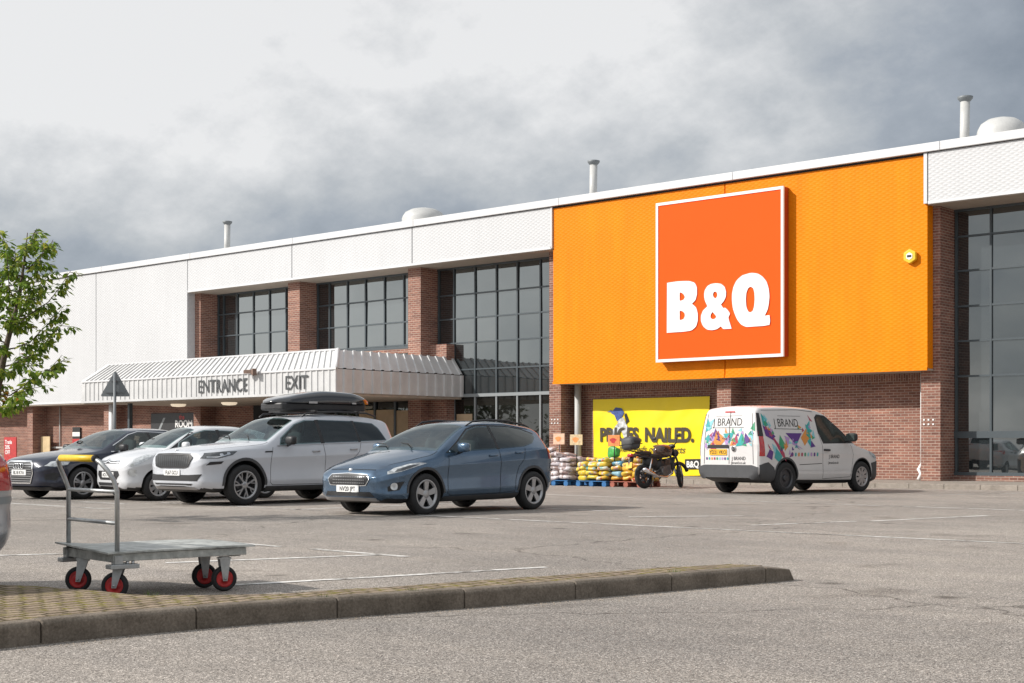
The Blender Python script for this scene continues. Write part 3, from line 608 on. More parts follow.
cl = MB()
for x in (-47.75, -49.0): cl.box(x-0.06, x+0.06, 31.6, 31.75, 0.05, 2.74)
bb('canopy_post', cl, M['frame'], canopy)
# rainwater pipes
q = MB(); q.tube([(-29.25, 36.45, 0.13), (-29.25, 36.45, 3.08)], 0.11, 16); bb('downpipe', q, M['pipe'])
q = MB(); q.tube([(-17.17, 36.3, 0.55), (-17.17, 36.3, 3.08)], 0.035, 10); q.tube([(-17.17, 36.3, 0.56), (-17.22, 36.22, 0.42), (-17.14, 36.2, 0.3), (-17.2, 36.15, 0.14)], 0.05, 10); bb('downpipe', q, M['white'])
q = MB(); q.tube([(-61.2, 36.7, 0.13), (-61.2, 36.7, 3.0)], 0.03, 8); bb('downpipe', q, M['pipe'])
hr = MB(); hr.box(-63.2, -58.0, 36.60, 36.66, 0.95, 1.03); bb('wall_rail', hr, M['pipe'])

# ------------------------------------------------------------ things hung on the building
SO = (-23.1, 35.6, 3.6)
sg = thing('store_sign', 'big square orange red store sign reading B&Q in heavy white letters', 'sign', SO)
q = MB(); q.box(-25.24, -20.97, 35.36, 35.40, 3.68, 8.36); q.build('sign_face', M['sign_orange'], sg, off=SO)
q = MB(); q.box(-25.31, -20.90, 35.405, 35.64, 3.61, 8.43); q.build('sign_box', M['sign_side'], sg, off=SO)
q = MB()
for b in ((-25.32, -20.89, 3.60, 3.685), (-25.32, -20.89, 8.355, 8.44), (-25.32, -25.24, 3.685, 8.355), (-20.97, -20.89, 3.685, 8.355)): q.box(b[0], b[1], 35.335, 35.404, b[2], b[3])
q.build('sign_border', M['white'], sg, off=SO)
GLYPHS = {'B': [[(-24.9, 5.99), (-24.52, 6.01), (-24.1, 5.99), (-23.9, 5.92), (-23.82, 5.78), (-23.82, 5.57), (-23.87, 5.4), (-24.0, 5.3), (-23.85, 5.18), (-23.79, 5.0), (-23.79, 4.78), (-23.85, 4.61), (-24.01, 4.5), (-24.29, 4.48), (-24.66, 4.48), (-24.91, 4.48)], [(-24.44, 5.67), (-24.36, 5.65), (-24.28, 5.58), (-24.25, 5.51), (-24.3, 5.44), (-24.38, 5.42), (-24.44, 5.42)], [(-24.44, 5.12), (-24.34, 5.1), (-24.26, 5.03), (-24.25, 4.95), (-24.29, 4.87), (-24.37, 4.84), (-24.44, 4.84)]], 'A': [[(-23.16, 5.85), (-22.98, 5.82), (-22.85, 5.72), (-22.8, 5.57), (-22.81, 5.42), (-22.88, 5.3), (-22.98, 5.21), (-22.9, 5.1), (-22.84, 5.11), (-22.76, 5.05), (-22.68, 4.95), (-22.67, 4.9), (-22.73, 4.81), (-22.61, 4.48), (-22.9, 4.48), (-22.98, 4.57), (-23.12, 4.49), (-23.29, 4.47), (-23.47, 4.5), (-23.61, 4.61), (-23.68, 4.77), (-23.68, 4.92), (-23.61, 5.07), (-23.45, 5.19), (-23.54, 5.36), (-23.57, 5.51), (-23.55, 5.66), (-23.45, 5.79), (-23.32, 5.84)], [(-23.18, 5.61), (-23.12, 5.57), (-23.1, 5.49), (-23.13, 5.43), (-23.17, 5.4), (-23.23, 5.44), (-23.26, 5.51), (-23.24, 5.58)], [(-23.27, 5.01), (-23.21, 4.95), (-23.14, 4.87), (-23.17, 4.81), (-23.27, 4.79), (-23.34, 4.84), (-23.34, 4.92), (-23.31, 4.97)]], 'Q': [[(-21.95, 6.06), (-21.73, 6.02), (-21.57, 5.92), (-21.44, 5.77), (-21.37, 5.58), (-21.34, 5.36), (-21.36, 5.14), (-21.4, 4.96), (-21.5, 4.79), (-21.34, 4.8), (-21.32, 4.63), (-21.34, 4.52), (-21.52, 4.5), (-21.86, 4.5), (-22.12, 4.5), (-22.29, 4.58), (-22.42, 4.73), (-22.5, 4.89), (-22.57, 5.07), (-22.6, 5.3), (-22.6, 5.48), (-22.55, 5.7), (-22.44, 5.88), (-22.25, 6.01)], [(-21.97, 5.66), (-21.88, 5.61), (-21.84, 5.48), (-21.83, 5.28), (-21.85, 5.08), (-21.89, 4.96), (-21.98, 4.91), (-22.05, 4.95), (-22.11, 5.08), (-22.13, 5.3), (-22.11, 5.5), (-22.05, 5.62)]]}

def curve_fill(loops, depth):
    cu = bpy.data.curves.new('g', 'CURVE'); cu.dimensions = '2D'; cu.fill_mode = 'BOTH'; cu.extrude = depth/2
    for lp in loops:
        sp = cu.splines.new('POLY'); sp.points.add(len(lp)-1); sp.use_cyclic_u = True
        for pt, (a, b) in zip(sp.points, lp): pt.co = (a, b, 0, 1)
    o = bpy.data.objects.new('g', cu); C.objects.link(o); dg = bpy.context.evaluated_depsgraph_get(); me = bpy.data.meshes.new_from_object(o.evaluated_get(dg))
    bpy.data.objects.remove(o); bpy.data.curves.remove(cu)
    r = [tuple(v_.co) for v_ in me.vertices], [tuple(p.vertices) for p in me.polygons]; bpy.data.meshes.remove(me); return r
def shape_loop(lp):
    """round the curves a little but keep the square corners"""
    out = []
    n = len(lp)
    for i in range(n):
        a, b, c = Vector(lp[i-1]), Vector(lp[i]), Vector(lp[(i+1) % n])
        ang = (b-a).angle(c-b) if (b-a).length and (c-b).length else 0
        if ang > R(62): out.append(tuple(b))
        else: out += [tuple(b+(a-b)*0.25), tuple(b+(a+c-2*b)*0.06), tuple(b+(c-b)*0.25)]
    return out
for k_, loops in GLYPHS.items():
    vs_, fs = curve_fill([shape_loop(l_) for l_ in loops], 0.014); q = MB(); q.add([(a, 35.34-c_, b) for a, b, c_ in vs_], fs); q.build('sign_letter', M['white'], sg, off=SO)
al = thing('alarm_box', 'small yellow hexagonal alarm box high on the orange cladding', 'alarm', (-17.15, 35.64, 6.13))
hexa = [(0.20*math.cos(R(60*i+30)), 0.20*math.sin(R(60*i+30))) for i in range(6)]
q = MB(); q.prism(hexa, -0.13, 0.0); q.build('case', M['yellow'], al, bevel=0.02)
q = MB(); q.prism([(a*0.5, b*0.5) for a, b in hexa], -0.14, -0.131); q.build('badge', M['plate_white'], al)
q = MB(); q.box(-0.06, 0.06, -0.146, -0.141, -0.03, 0.03); q.build('badge_mark', M['ink'], al)
# banner with creases
def bz(u, v_): return 0.018*math.sin(u*3.1+v_*1.3)+0.022*mnoise.noise(Vector((u*1.1+v_*0.9, v_*0.7-u*0.5, 3.0)))+0.012*mnoise.noise(Vector((u*2.5-v_*2.0, v_*1.5, 8.0)))
BX0, BX1, BZ0, BZ1 = -28.76, -24.25, 0.16, 2.58
BAN = (-26.5, 36.7, 0.13)
ban = thing('wall_banner', 'large yellow vinyl banner reading PRICES NAILED on the brick wall beside the motorcycle', 'banner', BAN)
q = MB(); nx, nz = 60, 30; vs_ = []
def bpt(u, v_, d=0.0):
    x = BX0+(BX1-BX0)*u - 0.06*(1-v_)*u; z = BZ0+(BZ1-BZ0)*v_ + 0.03*math.sin(u*math.pi*2)*(1-v_)
    return (x, 36.66-bz(x, z)-d, z)
for j in range(nz+1):
    for i in range(nx+1): vs_.append(bpt(i/nx, j/nz))
q.add(vs_, [(j*(nx+1)+i, j*(nx+1)+i+1, (j+1)*(nx+1)+i+1, (j+1)*(nx+1)+i) for j in range(nz) for i in range(nx)], True)
q.build('vinyl_sheet', mat('banner_yellow', (0.86, 0.66, 0.004), 0.45, var=0.05, vscale=1.0), ban, off=BAN)
def bplace(x, z): return lambda u, v_, d: bpt((x+u-BX0)/(BX1-BX0), (z+v_-BZ0)/(BZ1-BZ0), 0.026)
q = MB(); add_text(q, 'PRICES. NAILED.', 0.60, bplace(-28.47, 1.21), bold=0.045, sx=0.855); q.build('headline_lettering', mat('banner_ink', (0.045, 0.035, 0.02), 0.6), ban, off=BAN)
q = MB(); add_text(q, 'on hundreds of products', 0.30, bplace(-28.1, 0.86), sx=0.98, shear=0.35); q.build('small_lettering', M['ink'], ban, off=BAN)
q = MB(); bp_ = bplace(-25.12, 0.36); q.add([bp_(a, b, 0) for a, b in ((0, 0), (0.62, 0), (0.62, 0.31), (0, 0.31))], [(0, 1, 2, 3)]); q.build('logo_block', M['ink'], ban, off=BAN)
q = MB(); bp2 = lambda u, v_, d: bpt((-25.06+u-BX0)/(BX1-BX0), (0.42+v_-BZ0)/(BZ1-BZ0), 0.032); add_text(q, 'B&Q', 0.27, bp2, bold=0.03, sx=0.9); q.build('logo_lettering', M['plate_white'], ban, off=BAN)
q = MB()
def bpoly(pts): q.add([bpt((x-BX0)/(BX1-BX0), (z-BZ0)/(BZ1-BZ0), 0.02) for x, z in pts], [tuple(range(len(pts)))])
bpoly([(-27.75, 1.9), (-27.55, 1.98), (-27.35, 1.62), (-27.2, 1.2), (-27.42, 1.15), (-27.6, 1.5), (-27.78, 1.7)]); bpoly([(-27.8, 1.75), (-27.65, 1.65), (-27.85, 1.35), (-28.0, 1.15), (-28.18, 1.2), (-28.0, 1.5)])
q.build('tool_picture', mat('print_grey', (0.50, 0.51, 0.52), 0.5, var=0.6, vscale=9), ban, off=BAN)
q = MB(); bpoly([(-28.05, 2.12), (-27.85, 2.30), (-27.6, 2.27), (-27.5, 2.12), (-27.62, 1.95), (-27.8, 1.85), (-27.9, 2.05)]); bpoly([(-28.2, 2.15), (-28.03, 2.22), (-28.0, 2.16)]); q.build('glove_picture', mat('print_blue', (0.05, 0.09, 0.28), 0.5, var=0.5, vscale=9), ban, off=BAN)
q = MB(); bpoly([(-27.5, 2.05), (-27.42, 2.12), (-27.3, 1.85), (-27.42, 1.75)]); bpoly([(-27.95, 1.5), (-28.1, 1.5), (-28.2, 1.25), (-28.05, 1.22)]); bpoly([(-27.78, 1.82), (-27.70, 1.88), (-27.66, 1.72), (-27.74, 1.66)]); q.build('tool_shadow_picture', M['ink'], ban, off=BAN)
# black poster board and notices by the entrance
def board(name, label, cat, x0, x1, z0, z1, y, m, extra=()):
    loc = ((x0+x1)/2, y, z0); t = thing(name, label, cat, loc); b_ = MB(); b_.box(x0, x1, y-0.03, y+0.01, z0, z1); b_.build('board', m, t, off=loc, bevel=0.004)
    for nm, mm, fn in extra: c_ = MB(); fn(c_); c_.build(nm, mm, t, off=loc)
    return t
board('wall_poster', 'black poster board with red and white lettering on the brick wall under the canopy', 'poster', -53.7, -50.3, 1.25, 2.50, 36.72, M['black'],
      [('white_lettering', M['plate_white'], lambda c_: add_text(c_, 'ROOM', 0.42, lambda u, v_, d: (-51.9+u, 36.685, 1.88+v_), bold=0.03)),
       ('red_lettering', M['red'], lambda c_: add_text(c_, 'the', 0.3, lambda u, v_, d: (-51.6+u, 36.685, 2.22+v_), bold=0.02)),
       ('slanting_stripe', M['frame_light'], lambda c_: c_.add([(-53.5, 36.686, 1.3), (-53.35, 36.686, 1.3), (-52.6, 36.686, 2.3), (-52.75, 36.686, 2.3)], [(0, 1, 2, 3)]))])
board('red_sale_board', 'red board with white lettering standing against the brick wall beyond the dark car', 'sign', -64.9, -63.75, 0.25, 1.5, 35.9, M['red'],
      [('white_lettering', M['plate_white'], lambda c_: [add_text(c_, s_, 0.27, lambda u, v_, d, z_=z_: (-64.8+u, 35.865, z_+v_), bold=0.02) for s_, z_ in (('Trade', 1.17), ('20%', 0.92), ('OFF', 0.67))])])
board('cream_notice', 'plain cream paper notice fixed on the brick wall above the dark car bonnet', 'notice', -62.35, -61.55, 0.5, 1.52, 36.4, mat('cream_card', (0.56, 0.42, 0.24), 0.7, var=0.2, vscale=3))
board('wall_notice', 'small black white and red notice on the brick wall near the canopy', 'notice', -60.05, -59.4, 1.0, 1.95, 36.7, M['ink'],
      [('white_panel', M['plate_white'], lambda c_: c_.box(-60.04, -59.41, 36.66, 36.668, 1.52, 1.72)), ('red_panel', M['red'], lambda c_: c_.box(-60.04, -59.41, 36.66, 36.668, 1.0, 1.4))])

# ------------------------------------------------------------ vehicles
def interp(tab, x):
    """monotone cubic through the table"""
    n = len(tab)
    if x <= tab[0][0]: return tab[0][1]
    if x >= tab[-1][0]: return tab[-1][1]
    h = [tab[i+1][0]-tab[i][0] for i in range(n-1)]; d = [(tab[i+1][1]-tab[i][1])/h[i] for i in range(n-1)]
    m_ = [d[0]]+[0 if d[i-1]*d[i] <= 0 else 2*d[i-1]*d[i]/(d[i-1]+d[i]) for i in range(1, n-1)]+[d[-1]]
    for i in range(n-1):
        if x <= tab[i+1][0]:
            t = (x-tab[i][0])/h[i]
            return ((2*t**3-3*t*t+1)*tab[i][1]+(t**3-2*t*t+t)*h[i]*m_[i]+(-2*t**3+3*t*t)*tab[i+1][1]+(t**3-t*t)*h[i]*m_[i+1])
def fillet(pts, rads):
    out = [pts[0]]
    for i in range(1, len(pts)-1):
        a, b, c = Vector(pts[i-1]), Vector(pts[i]), Vector(pts[i+1]); r_ = rads[i]
        ra = min(r_, 0.45*(a-b).length); rc = min(r_, 0.45*(c-b).length)
        p0 = b+(a-b).normalized()*ra if (a-b).length > 1e-6 else b; p1 = b+(c-b).normalized()*rc if (c-b).length > 1e-6 else b
        for t in (0, 0.25, 0.5, 0.75, 1): out.append(tuple(p0*(1-t)**2+b*2*t*(1-t)+p1*t*t))
    out.append(pts[-1]); return out
def body_mesh(S):
    x0, x1 = S['x0'], S['x1']; n = 110; stations = []
    for i in range(n+1):
        u = i/n
        stations.append(x0+(x1-x0)*(0.5-0.5*math.cos(math.pi*u))*0.55+(x1-x0)*u*0.45)
    rings = []
    for x in stations:
        zb, w, zs, wr, zt = (interp(S[k_], x) for k_ in ('zb', 'w', 'zs', 'wr', 'zt')); cr = interp(S['crown'], x)
        zs = min(zs, zt-0.035); zc = max(zt-cr, zs+0.008); wr = min(wr, w*0.96)
        wf = w*S.get('shoulder', 0.965)
        bul = S.get('bulge', 0.02)
        mid = ((wf+wr)/2+bul*min(1, (zc-zs)/0.4), (zs+zc)/2)
        H_ = zs-zb
        ck = S.get('crease', 1.0)      # pressed lines: a sharp upper swage, a hollow door skin and a lower swell
        pts = [(0, zb), (w*0.80, zb), (w*0.955, zb+0.07), (w*(1-0.008*ck), zb+H_*0.26), (w*(1-0.026*ck), zb+H_*0.50), (w*(1-0.016*ck), zb+H_*0.68), (w, zb+H_*0.80), (wf, zs), mid, (wr, zc), (wr*0.55, zc+(zt-zc)*0.76), (0, zt)]
        rd = [0, 0.05, 0.05, 0.025, 0.10, 0.06, 0.012 if ck else 0.06, S.get('fil', 0.03), 0.2, S.get('fil2', 0.045), 0.3, 0]
        rings.append([(x, a, b) for a, b in fillet(pts, rd)])
    k_ = len(rings[0]); mb = MB(); full = 2*k_-2; vs_ = []
    for r_ in rings: vs_ += r_+[(x, -a, b) for x, a, b in r_[-2:0:-1]]
    fs = []
    for i in range(n):
        for j in range(full): fs.append((i*full+j, i*full+(j+1) % full, (i+1)*full+(j+1) % full, (i+1)*full+j))
    fs.append(tuple(range(full))); fs.append(tuple(range((n+1)*full-1, n*full-1, -1)))
    mb.add(vs_, fs, True); return mb
M['cabin_trim'] = mat('cabin_trim', (0.035, 0.035, 0.037), 0.7, var=0.2, vscale=5); M['seat_cloth'] = mat('seat_cloth', (0.055, 0.055, 0.06), 0.8, var=0.2, vscale=9)
class Skin:
    """lays flat drawings on to a curved body: each vertex is dropped on the surface along a side, front, rear or top ray"""
    def __init__(s, mb):
        s.bvh = BVHTree.FromPolygons(mb.v, [tuple(f) for f in mb.f])
    def hit(s, view, u, v_):
        o, d = {'side-': ((u, -6, v_), (0, 1, 0)), 'side+': ((u, 6, v_), (0, -1, 0)), 'front': ((-9, u, v_), (1, 0, 0)), 'rear': ((9, u, v_), (-1, 0, 0)), 'top': ((u, v_, 9), (0, 0, -1))}[view]
        p, n_, i, dist = s.bvh.ray_cast(Vector(o), Vector(d))
        if p is None: return None
        n_ = n_.normalized()
        if n_.dot(Vector(d)) > 0: n_ = -n_
        return p, n_
    def patch(s, mb, view, poly, off=0.004, step=0.05, mi=0, rim=0.003, rnd_it=0):
        if rnd_it: poly = smooth_poly(poly, rnd_it)
        pts = []
        n = len(poly)
        for i in range(n):
            a, b = Vector(poly[i]), Vector(poly[(i+1) % n]); m_ = max(1, int(math.ceil((b-a).length/step)))
            for j in range(m_): pts.append(a.lerp(b, j/m_))
        nb = len(pts); us = [q[0] for q in pts]; vs2 = [q[1] for q in pts]
        inner_ = []; st = step*0.9
        x = min(us)+st/2
        while x < max(us):
            y = min(vs2)+st/2
            while y < max(vs2): inner_.append(Vector((x+0.001*((len(inner_)*7) % 5), y))); y += st
            x += st
        r = delaunay_2d_cdt(pts+inner_, [(i, (i+1) % nb) for i in range(nb)], [], 1, 1e-5)
        out = []; ok = []
        for q in r[0]:
            h_ = s.hit(view, q[0], q[1])
            if h_ is None: out.append(Vector((0, 0, 0))); ok.append(False)
            else: out.append(h_[0]+h_[1]*off); ok.append(True)
        fs = [tuple(f) if view in ('side-', 'rear', 'top') else tuple(f)[::-1] for f in r[2] if all(ok[i] for i in f)]
        if not fs: return
        used = sorted({i for f in fs for i in f}); rm = {o_: k_ for k_, o_ in enumerate(used)}; fs = [tuple(rm[i] for i in f) for f in fs]; out = [out[i] for i in used]; uvs = [r[0][i] for i in used]
        if rim < 0.005:
            mb.add(out, fs, True, mi); return
        # a thin turned-in edge so the piece has thickness
        ed = {}
        for f in fs:
            for i in range(len(f)): e_ = (f[i], f[(i+1) % len(f)]); ed[e_] = 1
        bord = [e_ for e_ in ed if (e_[1], e_[0]) not in ed]
        idx = {}; extra = []
        for a, b in bord:
            for q in (a, b):
                if q not in idx:
                    h_ = s.hit(view, uvs[q][0], uvs[q][1]); idx[q] = len(out)+len(extra); extra += [out[q].copy(), h_[0]-h_[1]*rim]
        fs2 = [(idx[b], idx[a], idx[a]+1, idx[b]+1) for a, b in bord]
        o_ = len(mb.v); mb.add(out+extra, fs, True, mi); o2 = [[i+o_ for i in f] for f in fs2]
        mb.f += o2; mb.sm += [False]*len(o2); mb.mi += [mi]*len(o2)
    def ribbon(s, mb, view, pts, w=0.008, off=0.0025, mi=0, step=0.04):
        P = []
        for a, b in zip(pts, pts[1:]):
            a, b = Vector(a), Vector(b); m_ = max(1, int((b-a).length/step))
            for j in range(m_): P.append(a.lerp(b, j/m_))
        P.append(Vector(pts[-1])); vs_ = []
        for i, q in enumerate(P):
            t = (P[min(i+1, len(P)-1)]-P[max(i-1, 0)]).normalized(); n_ = Vector((-t.y, t.x))*w/2
            for e_ in (q+n_, q-n_):
                h_ = s.hit(view, e_.x, e_.y)
                if h_ is None: return
                vs_.append(h_[0]+h_[1]*off)
        mb.add(vs_, [(2*i, 2*i+1, 2*i+3, 2*i+2) for i in range(len(P)-1)], False, mi)
    def text(s, mb, view, body, size, u0, v0, bold=0.0, sx=1.0, flip=False, off=0.005, space=1.0, align='LEFT'):
        vs_, fs = text_mesh(body, size, bold, align, 0, space)
        out = []
        for x, y, _ in vs_:
            h_ = s.hit(view, u0+(-x if flip else x)*sx, v0+y)
            if h_ is None: return
            out.append(h_[0]+h_[1]*off)
        mb.add(out, fs)
def wheel(parent, c, r, w, rim_r, side, spokes, m_rim, style='twin', steer=0.0):
    """wheel > tyre, rim. side = +1/-1: which way the outer face looks (local y)"""
    t = bpy.data.objects.new('wheel', None); C.objects.link(t); t.parent = parent; t.location = c; t.empty_display_size = 0.1
    t.rotation_euler = (0, 0, steer)
    hw = w/2; q = MB()
    prof = [(rim_r, -hw*0.92), (rim_r+0.02, -hw*0.99), (r-0.045, -hw), (r-0.014, -hw*0.86), (r, -hw*0.6)]
    prof = prof+[(r, -hw*0.22), (r-0.008, -hw*0.2), (r-0.008, -hw*0.14), (r, -hw*0.12), (r, hw*0.12), (r-0.008, hw*0.14), (r-0.008, hw*0.2), (r, hw*0.22)]+[(a, -b) for a, b in prof[::-1]]
    q.lathe(prof, axis='y', n=48); q.build('tyre', M['rubber'], t)
    s = side; q = MB()
    # barrel and lip (material 0), dark brake behind (material 1)
    q.lathe([(rim_r+0.004, s*hw*0.90), (rim_r-0.010, s*hw*0.96), (rim_r-0.026, s*hw*0.90), (rim_r-0.036, s*hw*0.62)], axis='y', n=48)
    q.lathe([(rim_r-0.03, s*hw*0.7), (rim_r-0.035, s*hw*0.1), (0.0001, s*hw*0.05)], axis='y', n=48, mi=1)
    q.lathe([(rim_r*0.66, s*hw*0.12), (rim_r*0.66, s*hw*0.2), (0.05, s*hw*0.2)], axis='y', n=32, mi=2)
    q.lathe([(0.062, s*hw*0.3), (0.064, s*hw*0.78), (0.05, s*hw*0.84), (0.0001, s*hw*0.85)], axis='y', n=24)
    yo = s*hw
    def spoke(a0, a1, r0, r1, w0, w1, d0=0.80, d1=0.86, th=0.018):
        p0 = Vector((r0*math.cos(a0), yo*d0, r0*math.sin(a0))); p1 = Vector((r1*math.cos(a1), yo*d1, r1*math.sin(a1)))
        dr = (p1-p0).normalized(); tn = dr.cross(Vector((0, 1, 0))).normalized(); vs_ = []
        for p_, w_ in ((p0, w0), (p1, w1)):
            for sg_, dy in ((-1, 0), (1, 0), (1, -th), (-1, -th)): vs_.append(p_+tn*sg_*w_/2+Vector((0, s*dy, 0)))
        q.add(vs_, [(0, 1, 2, 3), (7, 6, 5, 4), (0, 4, 5, 1), (1, 5, 6, 2), (2, 6, 7, 3), (3, 7, 4, 0)])
    R1 = rim_r-0.018; ph = 0.3
    if style == 'twin':
        for i in range(spokes):
            a = 2*math.pi*i/spokes+ph
            spoke(a-0.10, a-0.16, 0.05, R1, 0.030, 0.036); spoke(a+0.10, a+0.16, 0.05, R1, 0.030, 0.036)
    elif style == 'star':
        for i in range(spokes):
            a = 2*math.pi*i/spokes+ph; spoke(a, a, 0.04, R1, 0.07, 0.10, 0.78, 0.88, 0.03)
    elif style == 'ten':
        for i in range(spokes):
            a = 2*math.pi*i/spokes+ph; spoke(a, a+0.16, 0.045, R1, 0.026, 0.034); spoke(a, a-0.2, rim_r*0.5, R1, 0.016, 0.018)
    elif style == 'cap':
        for i in range(spokes):
            a = 2*math.pi*i/spokes+ph; spoke(a, a+0.06, 0.05, R1, 0.05, 0.085, 0.84, 0.86, 0.012)
    elif style == 'steel':
        q.lathe([(R1, yo*0.55), (rim_r*0.78, yo*0.45), (rim_r*0.62, yo*0.62), (rim_r*0.45, yo*0.6), (0.06, yo*0.5)], axis='y', n=40)
    q.build('rim', [m_rim, M['dark'], M['alloy_dark']], t)
    return t
def rounded(x0, x1, z0, z1, r_=0.03):
    out = []
    for cx, cz, a0 in ((x1-r_, z1-r_, 0), (x0+r_, z1-r_, 90), (x0+r_, z0+r_, 180), (x1-r_, z0+r_, 270)):
        for k_ in range(4): a = R(a0+30*k_); out.append((cx+r_*math.cos(a), cz+r_*math.sin(a)))
    return out
def ring_arc(cx, cz, r0, r1, a0, a1, n=22):
    A = [R(a0+(a1-a0)*i/n) for i in range(n+1)]
    return [(cx+r1*math.cos(a), cz+r1*math.sin(a)) for a in A]+[(cx+r0*math.cos(a), cz+r0*math.sin(a)) for a in A[::-1]]
def vehicle(name, S, label, cat, loc, rz, parts_fn, group=None):
    """x runs from the front axle (0) to the tail; y<0 is the car's left, y>0 its right"""
    root = thing(name, label, cat, loc, rz, group)
    mb = body_mesh(S); skin = Skin(mb)
    body = mb.build('body', [M[S['paint']], M['dark'], M['black']], root)
    # wheel arches
    cut = MB(); ra = S['arch']
    for ax in (0.0, S['wb']):
        for sg_ in (-1, 1):
            y0, y1 = sorted((sg_*S['W']*0.55, sg_*(S['W']+0.3))); n_ = 40
            prof = [(ra, y0), (ra, y1)]; vs_ = []
            for y in (y0, y1):
                for i in range(n_): a = 2*math.pi*i/n_; vs_.append((ax+ra*math.cos(a), y, S['r']+0.01+ra*math.sin(a)*S.get('archz', 1.0)))
            cut.add(vs_, [tuple(range(n_)), tuple(range(2*n_-1, n_-1, -1))]+[(i, (i+1) % n_, n_+(i+1) % n_, n_+i) for i in range(n_)])
    co = cut.build('cut', M['dark'], root)
    bo = body.modifiers.new('arches', 'BOOLEAN'); bo.operation = 'DIFFERENCE'; bo.object = co; bo.solver = 'EXACT'
    dg = bpy.context.evaluated_depsgraph_get(); me = bpy.data.meshes.new_from_object(body.evaluated_get(dg)); body.modifiers.clear(); body.data = me
    cm = co.data; bpy.data.objects.remove(co); bpy.data.meshes.remove(cm)
    me.materials.clear()
    for m_ in (M[S['paint']], M['dark'], M['black']): me.materials.append(m_)
    for p_ in me.polygons:
        c_ = p_.center; p_.use_smooth = True; p_.material_index = 0
        for ax in (0.0, S['wb']):
            dd = math.hypot(c_.x-ax, (c_.z-S['r']-0.01)/S.get('archz', 1.0))
            if dd < ra*1.003 and abs(c_.y) < S['W']*0.97: p_.material_index = 1
        if p_.material_index == 0 and p_.normal.z < -0.7: p_.material_index = 2
    # hollow cabin behind the panes: cut along the window line and down through the windscreen opening
    if 'cabin' in S:
        K = S['cabin']; cs = MB(); cs.prism(K['side'], -1.3, 1.3)
        (xb, yb), (xt, yt) = K['screen']; zb_, zt_ = skin.hit('top', xb, 0)[0].z-0.01, skin.hit('top', xt, 0)[0].z-0.005
        n_ = Vector((-(zt_-zb_), 0, xt-xb)).normalized(); P = [Vector((xb, -yb, zb_)), Vector((xb, yb, zb_)), Vector((xt, yt, zt_)), Vector((xt, -yt, zt_))]
        cw = MB(); cw.add([p_+n_*0.12 for p_ in P]+[p_-n_*0.42+Vector((0.12, 0, 0)) for p_ in P], [(0, 1, 2, 3), (7, 6, 5, 4), (0, 4, 5, 1), (1, 5, 6, 2), (2, 6, 7, 3), (3, 7, 4, 0)])
        for c_mb in (cs, cw):
            co = c_mb.build('cut', M['dark'], root); bo = body.modifiers.new('cabin', 'BOOLEAN'); bo.operation = 'DIFFERENCE'; bo.object = co; bo.solver = 'EXACT'
            dg = bpy.context.evaluated_depsgraph_get(); me2 = bpy.data.meshes.new_from_object(body.evaluated_get(dg)); body.modifiers.clear(); body.data = me2
            cm = co.data; bpy.data.objects.remove(co); bpy.data.meshes.remove(cm)
        me = body.data
        while len(me.materials) > 3: me.materials.pop()
        me.materials.append(M['cabin_trim']); sx0 = min(a for a, _ in K['side'])-0.9
        for p_ in me.polygons:
            p_.use_smooth = True; c_ = p_.center
            if c_.z > S['r']+0.30 and c_.x > xb-0.1:
                nr = skin.bvh.find_nearest(c_)
                if nr[3] > 0.006: p_.material_index = 3; p_.use_smooth = False
            if p_.material_index > 3: p_.material_index = 3
        fl = K['floor']
        for y in (-0.36, 0.36):
            for nm, xx_ in (('front_seat', K['seat']), ('rear_seat', K['rear'])):
                q = MB(); vs_ = []
                for j, (zz, hw, dp) in enumerate(((fl-0.05, 0.22, 0.07), (fl+0.10, 0.225, 0.065), (fl+0.18, 0.19, 0.05), (fl+0.20, 0.11, 0.035), (fl+0.215, 0.10, 0.04), (fl+0.23, 0.12, 0.05), (fl+0.31, 0.11, 0.045), (fl+0.335, 0.08, 0.03))):
                    for a in range(12): t = 2*math.pi*a/12; vs_.append((xx_+0.18*(zz-fl)+dp*math.sin(t), y+hw*math.copysign(abs(math.cos(t))**0.5, math.cos(t)), zz*1.0-(0.06 if nm == 'rear_seat' else 0)))
                q.add(vs_, [(j*12+a, j*12+(a+1) % 12, (j+1)*12+(a+1) % 12, (j+1)*12+a) for j in range(7) for a in range(12)]+[tuple(range(84, 96))], True); q.build(nm, M['seat_cloth'], root)
        q = MB(); A = [(K['seat']-0.62-0.07*math.sin(R(a)), 0.36+0.18*math.cos(R(a)), fl+0.03+0.15*math.sin(R(a))) for a in range(0, 361, 20)]; q.tube(A, 0.016, 6, False); q.tube([(K['seat']-0.62, 0.19, fl+0.03), (K['seat']-0.62, 0.53, fl+0.03)], 0.02, 6); q.build('steering_wheel', M['black'], root)
    # keep the arch edges crisp
    es = body.modifiers.new('split', 'EDGE_SPLIT'); es.split_angle = R(38)
    uw = MB(); uw.box(-0.45, S['wb']+0.45, -S['W']*0.6, S['W']*0.6, S['r']-0.08, S['r']+0.1); uw.tube([(0, -S['tr']/2, S['r']), (0, S['tr']/2, S['r'])], 0.05, 8); uw.tube([(S['wb'], -S['tr']/2, S['r']), (S['wb'], S['tr']/2, S['r'])], 0.05, 8)
    uw.build('underbody', M['dark'], root)
    for ax in (0.0, S['wb']):
        for sg_ in (-1, 1):
            wheel(root, (ax, sg_*(S['tr']/2), S['r']), S['r'], S['tw'], S['rim'], sg_, S['spokes'], M['alloy_dark' if ax and 'rear_style' in S else S['rim_mat']], S.get('rear_style', S['style']) if ax else S['style'], S.get('steer', 0) if ax == 0 else 0)
    parts_fn(root, skin, S)
    return root
